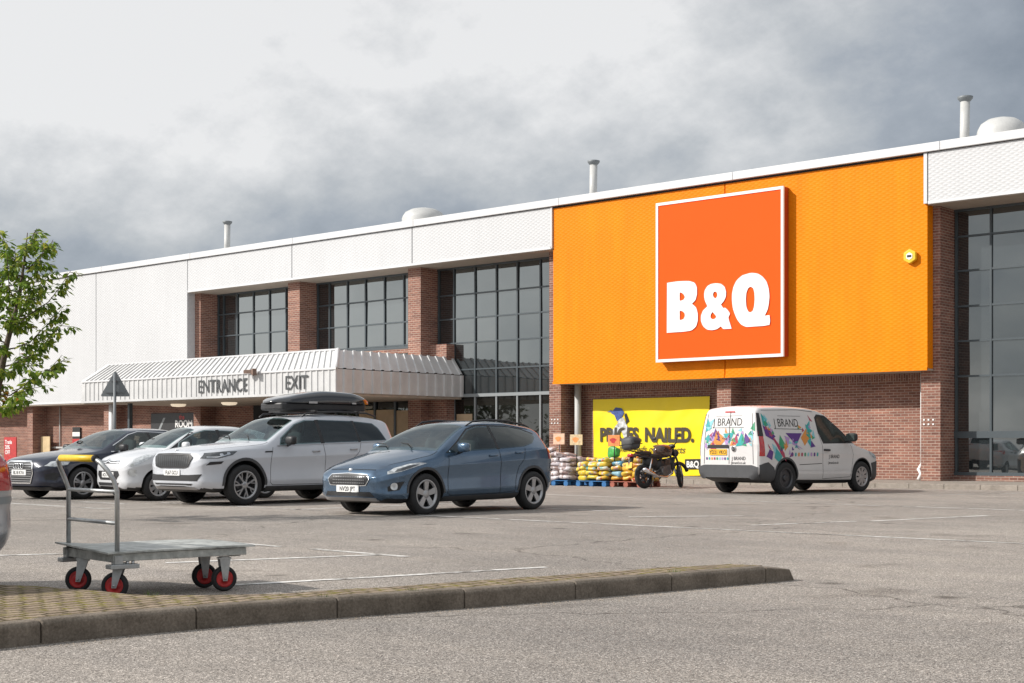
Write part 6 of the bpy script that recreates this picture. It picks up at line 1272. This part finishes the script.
mpart('handlebar', M['black'], lambda q: q.tube([(0.92, 0.38, 1.10), (1.02, 0.30, 1.12), (1.12, 0.12, 1.05), (1.12, -0.12, 1.05), (1.02, -0.30, 1.12), (0.92, -0.38, 1.10)], [0.018, 0.016, 0.013, 0.013, 0.016, 0.018], 8)); mpart('instruments', M['black'], lambda q: blob(q, (1.18, 0, 1.05), (0.06, 0.11, 0.06)))
for s_ in (-1, 1):
    ma = mpart('mirror', M['black'], lambda q: blob(q, (1.0, s_*0.40, 1.30), (0.02, 0.065, 0.04))); q = MB(); q.tube([(1.02, s_*0.29, 1.12), (1.01, s_*0.34, 1.22), (1.0, s_*0.39, 1.29)], 0.007, 6); q.build('mirror_stem', M['black'], ma)
    mpart('indicator', mat('amber', (0.6, 0.2, 0.02), 0.3), lambda q: blob(q, (-0.36, s_*0.17, 0.76), (0.03, 0.035, 0.022)))
    mpart('foot_peg', M['black'], lambda q: q.tube([(0.45, s_*0.12, 0.34), (0.45, s_*0.24, 0.34)], 0.014, 6)); mpart('shock_absorber', M['chrome'], lambda q: q.tube([(0.05, s_*0.13, 0.34), (0.22, s_*0.13, 0.72)], 0.028, 8))
mpart('side_stand', M['black'], lambda q: q.tube([(0.58, 0.12, 0.30), (0.50, 0.24, 0.035)], 0.014, 6))

# ------------------------------------------------------------ pallets and bagged goods
M['blue_wood'] = mat('blue_painted_wood', (0.02, 0.12, 0.30), 0.7, var=0.3, vscale=6); M['red_wood'] = mat('red_painted_wood', (0.30, 0.09, 0.06), 0.75, var=0.3, vscale=6)
def pallet(label, loc, m, group):
    t = thing('pallet', label, 'pallet', loc, 0, group)
    q = MB()
    for i in range(7): q.box(-0.5, 0.5, -0.42+0.123*i, -0.42+0.123*i+0.1, 0.126, 0.146)
    q.build('deck_boards', m, t)
    for x in (-0.43, 0.0, 0.43):
        q = MB()
        for y in (-0.35, 0.0, 0.35): q.box(x-0.07, x+0.07, y-0.07, y+0.07, 0.022, 0.102)
        q.box(x-0.05, x+0.05, -0.42, 0.42, 0.0, 0.02); q.box(x-0.05, x+0.05, -0.419, 0.419, 0.104, 0.125)
        q.build('bearer', m, t)
    return t
def make_bag_mat(name, stops, accent, amt):
    m, N, L, b = new_mat(name); t = N.new('ShaderNodeTexCoord'); oi = N.new('ShaderNodeObjectInfo')
    va = N.new('ShaderNodeVectorMath'); va.operation = 'ADD'; L.new(t.outputs['Object'], va.inputs[0]); cx = N.new('ShaderNodeCombineXYZ'); ml = N.new('ShaderNodeMath'); ml.operation = 'MULTIPLY'; ml.inputs[1].default_value = 40
    L.new(oi.outputs['Random'], ml.inputs[0]); L.new(ml.outputs[0], cx.inputs[0]); L.new(ml.outputs[0], cx.inputs[1]); L.new(cx.outputs[0], va.inputs[1])
    base = rampn(N, L, oi.outputs['Random'], stops)
    pr = rampn(N, L, noise(N, L, va.outputs[0], 6.0, 2, 0.5), [(0.57-amt, (0, 0, 0)), (0.59-amt, (1, 1, 1))])
    vo = N.new('ShaderNodeTexVoronoi'); vo.inputs['Scale'].default_value = 9; L.new(va.outputs[0], vo.inputs[0]); bw = N.new('ShaderNodeRGBToBW'); L.new(vo.outputs['Color'], bw.inputs[0])
    ac = rampn(N, L, bw.outputs[0], accent)
    L.new(mixc(N, L, base, ac, pr), b.inputs['Base Color']); b.inputs['Roughness'].default_value = 0.35; b.inputs['Specular IOR Level'].default_value = 0.5
    bp = N.new('ShaderNodeBump'); bp.inputs['Strength'].default_value = 0.5; bp.inputs['Distance'].default_value = 0.03; L.new(noise(N, L, va.outputs[0], 11, 3, 0.5), bp.inputs['Height']); L.new(bp.outputs[0], b.inputs['Normal'])
    return m
BM = {'grey': make_bag_mat('grey_bag', [(0, (0.42, 0.38, 0.42)), (0.5, (0.50, 0.45, 0.44)), (1, (0.36, 0.27, 0.24))], [(0.3, (0.20, 0.13, 0.12)), (0.6, (0.62, 0.58, 0.60))], 0.06),
      'yellow': make_bag_mat('yellow_bag', [(0, (0.62, 0.44, 0.03)), (0.6, (0.66, 0.50, 0.06)), (1, (0.60, 0.36, 0.03))], [(0.25, (0.03, 0.26, 0.26)), (0.55, (0.62, 0.58, 0.48)), (0.8, (0.45, 0.12, 0.03))], 0.05),
      'orange': make_bag_mat('orange_bag', [(0, (0.62, 0.34, 0.03)), (0.6, (0.64, 0.44, 0.05)), (1, (0.50, 0.18, 0.03))], [(0.25, (0.42, 0.06, 0.03)), (0.5, (0.64, 0.60, 0.52)), (0.8, (0.60, 0.42, 0.05))], 0.06),
      'blue': make_bag_mat('blue_bag', [(0, (0.05, 0.20, 0.30)), (1, (0.30, 0.48, 0.52))], [(0.3, (0.5, 0.5, 0.45)), (0.7, (0.03, 0.12, 0.2))], 0.0)}
def bag_mesh(seed, lx, ly, lz):
    rnd = random.Random(seed); q = MB(); n_, mm = 22, 9; vs_ = []
    f = lambda t, e: math.copysign(abs(t)**e, t)
    for j in range(mm+1):
        ph = math.pi*j/mm
        for i in range(n_):
            th = 2*math.pi*i/n_; rr_ = max(0.0, math.sin(ph))**0.55
            p_ = Vector((lx/2*rr_*f(math.cos(th), 0.5), ly/2*rr_*f(math.sin(th), 0.5), lz/2*f(math.cos(ph), 0.75)))
            nn = mnoise.noise(Vector((p_.x*5+seed*3.1, p_.y*5, p_.z*8)))*0.045; p_.z += nn*1.0; p_.x += nn*0.5; p_.y += nn*0.6; vs_.append(p_)
    q.add(vs_, [(j*n_+i, j*n_+(i+1) % n_, (j+1)*n_+(i+1) % n_, (j+1)*n_+i) for j in range(mm) for i in range(n_)], True); return q
PX = [(-24.30, 29.65), (-23.02, 29.65), (-21.93, 29.7)]
pallet('blue wooden pallet under the pale grey bags, leftmost of the pallets', (PX[0][0], PX[0][1], 0), M['blue_wood'], 'pallets by the shop wall')
pallet('blue wooden pallet under the yellow bags, in the middle of the three pallets', (PX[1][0], PX[1][1], 0), M['blue_wood'], 'pallets by the shop wall')
pallet('reddish wooden pallet under the orange bags, behind the motorcycle rear wheel', (PX[2][0], PX[2][1], 0), M['red_wood'], 'pallets by the shop wall')
kinds = {'grey': ('pale grey and lilac plastic bag stacked on the leftmost blue pallet', 'pale grey bags on the left pallet'), 'yellow': ('yellow plastic bag stacked on the middle blue pallet', 'yellow bags on the middle pallet'), 'orange': ('orange yellow plastic bag stacked on the reddish pallet', 'orange bags on the reddish pallet'),
         'blue': ('blue ended plastic bag in the stack on the reddish pallet', 'blue bags on the reddish pallet')}
protos = {}
for kk in kinds:
    for sd in range(2):
        o = bag_mesh(sd+3*len(kk), 0.37, 0.44, 0.145).build('goods_bag', BM[kk]); tag(o, kinds[kk][0], 'bag', kinds[kk][1]); protos[kk, sd] = [o, False]
rnd = random.Random(5)
def put_bag(kk, x, y, z, rz, tx=0.0, ty=0.0):
    pr = protos[kk, rnd.randrange(2)]
    if pr[1]: o = pr[0].copy(); C.objects.link(o)
    else: o = pr[0]; pr[1] = True
    o.location = (x, y, z); o.rotation_euler = (tx, ty, rz); return o
for pi, (kk, layers) in enumerate((('grey', 6), ('yellow', 5), ('orange', 5))):
    cx, cy = PX[pi]
    for L_ in range(layers):
        z = 0.146+0.07+0.118*L_
        for ix in range(3):
            for iy in range(2):
                if L_ >= layers-1 and rnd.random() < 0.4: continue
                k2 = 'blue' if kk == 'orange' and ix == 0 and L_ in (1, 3) else kk
                put_bag(k2, cx-0.33+0.33*ix+rnd.uniform(-0.035, 0.035), cy-0.20+0.4*iy+rnd.uniform(-0.035, 0.035), z+rnd.uniform(-0.012, 0.012), rnd.uniform(-0.22, 0.22)+(math.pi if rnd.random() < 0.5 else 0), rnd.uniform(-0.12, 0.12), rnd.uniform(-0.14, 0.14))
for o, used in protos.values():
    if not used: bpy.data.objects.remove(o)
o = put_bag('grey', PX[0][0]-0.28, PX[0][1]-0.25, 0.93, 0.3, 0.05, -0.22)
gb = bag_mesh(9, 0.36, 0.18, 0.30).build('goods_bag', mat('green_bag', (0.05, 0.32, 0.06), 0.4, var=0.5, vscale=7)); gb.location = (PX[1][0]+0.40, PX[1][1]+0.05, 0.90); tag(gb, 'green and white bag standing upright on top of the yellow bag stack', 'bag')
M['cream'] = mat('cream_board', (0.50, 0.38, 0.22), 0.6, var=0.35, vscale=14); M['orange_card'] = mat('orange_card', (0.62, 0.22, 0.06), 0.6, var=0.25, vscale=12); M['peach'] = mat('peach_card', (0.62, 0.40, 0.28), 0.6, var=0.2, vscale=12)
def price_board(label, x, y, z0, z1, w, m, mark, zbase):
    t = thing('price_board', label, 'price sign', (x, y, zbase), 0, 'price boards on stakes'); h_ = z1-zbase
    q = MB(); q.box(-w/2, w/2, -0.012, 0.012, z0-zbase, h_); q.build('card', m, t, bevel=0.003)
    q = MB(); q.tube([(0, 0.02, 0), (0, 0.02, h_-0.04)], 0.014, 8); q.build('stake', M['black'], t)
    q = MB(); zc_ = (z0+z1)/2-zbase; q.add([(-0.02+0.10*math.cos(a)*(1+0.3*math.sin(3*a)), -0.0145, zc_+0.07*math.sin(a)) for a in [2*math.pi*i/14 for i in range(14)]], [tuple(range(14))]); q.build('printed_blotch', M['orange_card'] if m != M['orange_card'] else M['red'], t)
price_board('cream price board on a thin stake standing among the yellow bags', -23.66, 29.42, 1.08, 1.36, 0.42, M['cream'], '£5', 0.5)
price_board('solid orange price board on a thin stake standing among the orange bags', -22.43, 29.45, 1.05, 1.34, 0.38, M['orange_card'], '£6', 0.5)
price_board('peach coloured price board beside the blue hatchback tail, left of the brick pier', -24.98, 30.3, 1.10, 1.40, 0.40, M['peach'], '£4', 0.0)

# ------------------------------------------------------------ platform trolley
TO = (-8.417, 5.42, 0.0); TH = R(41.4+40)
tro = thing('platform_trolley', 'flat steel platform trolley with yellow handle grip and red hubbed castors', 'trolley', TO, TH)
TL, TW, DZ = 1.07, 0.86, 0.33
def tp(nm, m, fn, par=None, **k):
    q = MB(); fn(q); return q.build(nm, m, par or tro, **k)
def deck_fn(q):
    nx, ny = 28, 10; vs_ = []
    for j in range(ny+1):
        for i in range(nx+1):
            x, y = -0.02+(TL+0.06)*i/nx, -0.02+(TW+0.04)*j/ny
            z = DZ+0.022*max(0, 1-x/0.28)*(j/ny)+0.006*math.sin(x*7)*math.sin(y*4)-0.012*max(0, (0.3-x))*(1-j/ny)
            vs_.append((x, y, z))
    q.add(vs_, [(j*(nx+1)+i, j*(nx+1)+i+1, (j+1)*(nx+1)+i+1, (j+1)*(nx+1)+i) for j in range(ny) for i in range(nx)], True)
    n0_ = len(vs_); q.add([(p_[0], p_[1], p_[2]-0.012) for p_ in vs_], [(j*(nx+1)+i, (j+1)*(nx+1)+i, (j+1)*(nx+1)+i+1, j*(nx+1)+i+1) for j in range(ny) for i in range(nx)], True)
    per = [i for i in range(nx+1)]+[j*(nx+1)+nx for j in range(1, ny+1)]+[ny*(nx+1)+i for i in range(nx-1, -1, -1)]+[j*(nx+1) for j in range(ny-1, 0, -1)]
    o_ = len(q.v)-2*n0_
    for a, b in zip(per, per[1:]+per[:1]): q.f.append([o_+a, o_+a+n0_, o_+b+n0_, o_+b]); q.sm.append(False); q.mi.append(0)
tp('deck', M['deck'], deck_fn)
tp('side_rail', M['deck'], lambda q: q.box(0.03, TL-0.02, 0.0, 0.035, DZ-0.07, DZ-0.016), bevel=0.004); tp('side_rail', M['deck'], lambda q: q.box(0.03, TL-0.02, TW-0.035, TW, DZ-0.07, DZ-0.016), bevel=0.004)
tp('cross_member', M['deck'], lambda q: q.box(0.05, 0.10, 0.036, TW-0.036, DZ-0.08, DZ-0.02)); tp('cross_member', M['deck'], lambda q: q.box(TL-0.12, TL-0.05, 0.036, TW-0.036, DZ-0.08, DZ-0.02))
HX = 0.065
def loop_pts():
    y0, y1 = 0.02, TW-0.02; P = [(HX, y0, 0.215), (HX, y0, 0.74)]
    P += [(HX-0.02, y0+0.005, 0.81), (HX-0.055, y0+0.03, 0.88), (HX-0.085, y0+0.08, 0.935), (HX-0.10, y0+0.14, 0.962)]
    P += [(HX-0.10, y1-0.09, 0.962), (HX-0.09, y1-0.03, 0.945), (HX-0.06, y1+0.005, 0.89), (HX-0.025, y1+0.003, 0.81), (HX, y1, 0.74), (HX, y1, 0.215)]
    return P
tp('handle_frame', M['steel'], lambda q: q.tube(loop_pts(), 0.0165, 12)); tp('grip', M['yellow'], lambda q: q.tube([(HX-0.10, 0.16, 0.962), (HX-0.10, TW-0.13, 0.962)], 0.025, 14))
tp('grip_end_wear', M['rubber'], lambda q: q.tube([(HX-0.10, 0.135, 0.962), (HX-0.10, 0.159, 0.962)], 0.0255, 14))
tp('cross_bar', M['steel'], lambda q: q.tube([(HX, 0.02, 0.735), (HX, TW-0.02, 0.735)], 0.014, 10)); tp('cross_bar', M['steel'], lambda q: q.tube([(HX, 0.02, 0.52), (HX, TW-0.02, 0.52)], 0.014, 10))
for y in (0.02, TW-0.02):
    tp('handle_socket', M['steel'], lambda q: [q.box(0.0, 0.21, y-0.045, y+0.045, 0.21, 0.24), q.box(HX-0.03, HX+0.03, y-0.03, y+0.03, 0.24, 0.30)], bevel=0.004)
    tp('bolt', M['chrome'], lambda q: [q.lathe([(0.0001, 0.0), (0.012, 0.0), (0.012, 0.02), (0.0001, 0.02)], (0.14+0.04*i, y, 0.24), n=8) for i in (0, 1)])
def castor(x, y, yaw, swivel):
    t = bpy.data.objects.new('castor', None); C.objects.link(t); t.parent = tro; t.location = (x, y, 0); t.rotation_euler = (0, 0, yaw); ox = -0.035 if swivel else 0.0; r = 0.092
    q = MB(); q.lathe([(0.062, -0.022), (r-0.012, -0.024), (r-0.002, -0.016), (r, 0), (r-0.002, 0.016), (r-0.012, 0.024), (0.062, 0.022)], (ox, 0, r), 'y', 32, closed=True); q.build('tyre', M['rubber'], t)
    q = MB(); q.lathe([(0.0001, -0.024), (0.022, -0.026), (0.024, -0.016), (0.05, -0.012), (0.062, -0.021), (0.062, 0.021), (0.05, 0.012), (0.024, 0.016), (0.022, 0.026), (0.0001, 0.024)], (ox, 0, r), 'y', 28); q.build('hub', M['red'], t)
    q = MB()
    for s_ in (-1, 1): q.add([(ox-0.016, s_*0.033, r-0.016), (ox+0.016, s_*0.033, r-0.016), (0.04, s_*0.033, 0.24), (-0.04, s_*0.033, 0.24), (ox-0.016, s_*0.029, r-0.016), (ox+0.016, s_*0.029, r-0.016), (0.04, s_*0.029, 0.24), (-0.04, s_*0.029, 0.24)], [(0, 1, 2, 3), (7, 6, 5, 4), (0, 4, 5, 1), (1, 5, 6, 2), (2, 6, 7, 3), (3, 7, 4, 0)])
    q.box(-0.045, 0.045, -0.036, 0.036, 0.235, 0.245); q.tube([(ox, -0.04, r), (ox, 0.04, r)], 0.009, 8); q.build('fork', M['steel'], t)
    q = MB(); q.lathe([(0.04, 0.232), (0.04, 0.25)], n=16); q.build('swivel_plate', M['steel'], t)
castor(0.10, 0.05, R(-40), True); castor(0.10, TW-0.20, R(-30), True); castor(TL-0.17, 0.06, R(-12), False); castor(TL-0.17, 0.36, R(-12), False)

# ------------------------------------------------------------ road sign seen from behind
rs = thing('warning_sign', 'back of a grey triangular road sign on a thin pole behind the navy hatchback', 'road sign', (-33.1, 21.5, 0), R(41.4))
tri = [(-0.36, 0), (0.36, 0), (0.385, 0.02), (0.38, 0.045), (0.03, 0.655), (0.0, 0.67), (-0.03, 0.655), (-0.38, 0.045), (-0.385, 0.02)]
q = MB(); q.prism([(a, b+2.38) for a, b in tri], -0.004, 0.004); q.build('sign_plate', M['galv'], rs)
q = MB(); q.box(-0.26, 0.26, -0.03, -0.006, 2.48, 2.515); q.box(-0.12, 0.12, -0.03, -0.006, 2.78, 2.815); q.build('stiffening_channel', M['galv'], rs)
q = MB(); q.tube([(0, -0.06, 0), (0, -0.06, 3.0)], 0.038, 12); q.build('pole', M['galv'], rs)

# ------------------------------------------------------------ young tree at the left edge
def leaf(q, p, d, up, l, w):
    d = d.normalized(); s_ = d.cross(up); s_ = s_.normalized() if s_.length > 1e-4 else Vector((1, 0, 0)); n_ = s_.cross(d)
    q.add([p, p+d*l*0.45+s_*w/2-n_*w*0.12, p+d*l-n_*l*0.12, p+d*l*0.45-s_*w/2-n_*w*0.12, p+d*l*0.5], [(0, 1, 4), (1, 2, 4), (2, 3, 4), (3, 0, 4)])
def young_tree(loc, seed, right):
    rnd = random.Random(seed); t = thing('young_tree', 'young green leafy tree with upswept branches at the left edge', 'tree', loc)
    tr_ = MB(); lf = MB(); lo_ = MB(); rt = Vector((right[0], right[1], 0)).normalized()
    lead = [Vector((0, 0, 0)), rt*0.02+Vector((0, 0, 0.9)), rt*0.08+Vector((0, 0, 1.7)), rt*0.20+Vector((0.02, 0, 2.4)), rt*0.33+Vector((0, 0.03, 3.0)), rt*0.42+Vector((0, 0, 3.5)), rt*0.46+Vector((0, 0, 3.88))]
    tr_.tube(lead, [0.055, 0.05, 0.042, 0.034, 0.024, 0.014, 0.005], 10)
    def at(z):
        for a, b in zip(lead, lead[1:]):
            if a.z <= z <= b.z: return a.lerp(b, (z-a.z)/(b.z-a.z))
        return lead[-1]
    def leafy(pts, dens, orange=0.0):
        for a, b in zip(pts, pts[1:]):
            k_ = max(1, int((b-a).length*dens))
            for i in range(k_):
                p_ = a.lerp(b, rnd.random()); d = (b-a).normalized()
                v_ = Vector((rnd.gauss(0, 1), rnd.gauss(0, 1), rnd.gauss(-0.5, 0.7))).normalized()+d*0.5
                p2 = p_+v_.normalized()*rnd.uniform(0.01, 0.05)
                leaf(lo_ if rnd.random() < orange else lf, p2, v_+Vector((0, 0, -0.5)), Vector((rnd.gauss(0, .5), rnd.gauss(0, .5), 1)), rnd.uniform(0.07, 0.12), rnd.uniform(0.035, 0.06))
    nb_ = 28
    for i in range(nb_):
        z = 1.45+2.25*(i/nb_)+rnd.uniform(-0.05, 0.05); p0 = at(z); az = i*2.4+rnd.uniform(-0.3, 0.3); out = Vector((math.cos(az), math.sin(az), 0)); f = (z-1.4)/2.4
        ln_ = (0.80*(1-f)**0.8+0.20)*rnd.uniform(0.75, 1.1); rise = 0.45+0.65*f
        P = [p0]
        for k_ in range(1, 6):
            u = k_/5; P.append(p0+out*ln_*u+Vector((0, 0, ln_*rise*u*u*1.1+ln_*0.12*u))+Vector((rnd.gauss(0, 0.02), rnd.gauss(0, 0.02), rnd.gauss(0, 0.02))))
        tr_.tube(P, [0.012*(1-0.15*k_) for k_ in range(6)], 6); og = 0.35 if z < 1.62 and rnd.random() < 0.5 else 0.004
        leafy(P[1:], 72, og)
        for k_ in range(2, 6):
            for s_ in (-1, 1):
                sd = out.cross(Vector((0, 0, 1)))*s_; l2 = ln_*rnd.uniform(0.18, 0.36); q0 = P[k_-1].lerp(P[k_], rnd.random()); q1 = q0+(sd*0.8+out*0.6+Vector((0, 0, rnd.uniform(-0.1, 0.5)))).normalized()*l2
                tr_.tube([q0, q1], [0.005, 0.002], 5); leafy([q0, q0.lerp(q1, 0.5), q1], 80, og)
    leafy(lead[4:], 60)
    tr_.build('trunk', M['bark'], t); lf.build('crown', M['leaf'], t, fix=False)
    if lo_.v: lo_.build('autumn_leaves', M['leaf_orange'], t, fix=False)
    return t
yt = young_tree((-18.75, 10.15, 0), 3, (0.75, 0.66)); yt.scale = (1.15, 1.15, 1.045)

# ------------------------------------------------------------ shelter belt across the car park (seen only as reflections in the glass)
def belt_tree(x, y, h, r, seed):
    rnd = random.Random(seed); t = thing('belt_tree', 'broad dark green tree across the car park, mirrored in the shop glass', 'tree', (x, y, 0), 0, 'trees across the car park')
    q = MB(); q.tube([(0, 0, 0), (0.1, 0, h*0.35), (0, 0.1, h*0.7)], [0.22, 0.16, 0.06], 8)
    cl_ = [(Vector((rnd.gauss(0, r*0.42), rnd.gauss(0, r*0.42), h*rnd.uniform(0.32, 0.92))), r*rnd.uniform(0.28, 0.5)) for _ in range(16)]
    for c_, _ in cl_: q.tube([(0, 0, h*0.3), tuple(c_)], [0.07, 0.02], 5)
    q.build('trunk', M['bark'], t); lf = MB()
    for i in range(1500):
        c_, rr_ = rnd.choice(cl_); v_ = Vector((rnd.gauss(0, 1), rnd.gauss(0, 1), rnd.gauss(0, 1))).normalized()
        leaf(lf, c_+v_*rr_*rnd.uniform(0.5, 1.05), v_+Vector((0, 0, -0.4)), Vector((rnd.gauss(0, 1), rnd.gauss(0, 1), 1)), rnd.uniform(0.3, 0.5), rnd.uniform(0.2, 0.3))
    lf.build('crown', M['hedge_leaf'], t, fix=False)
for i, (x, y, h_, r_) in enumerate(((-112, -18, 8, 3.6), (-104, -20, 6.5, 3.2), (-97, -17, 9.5, 3.4), (-90, -21, 6.2, 3.4), (-83, -18, 7.2, 3.0), (-77, -22, 6.0, 3.2), (-70, -19, 10.5, 3.2), (-62, -22, 6, 3.2), (-54, -20, 6.6, 3.3))): belt_tree(x, y, h_, r_, i+40)
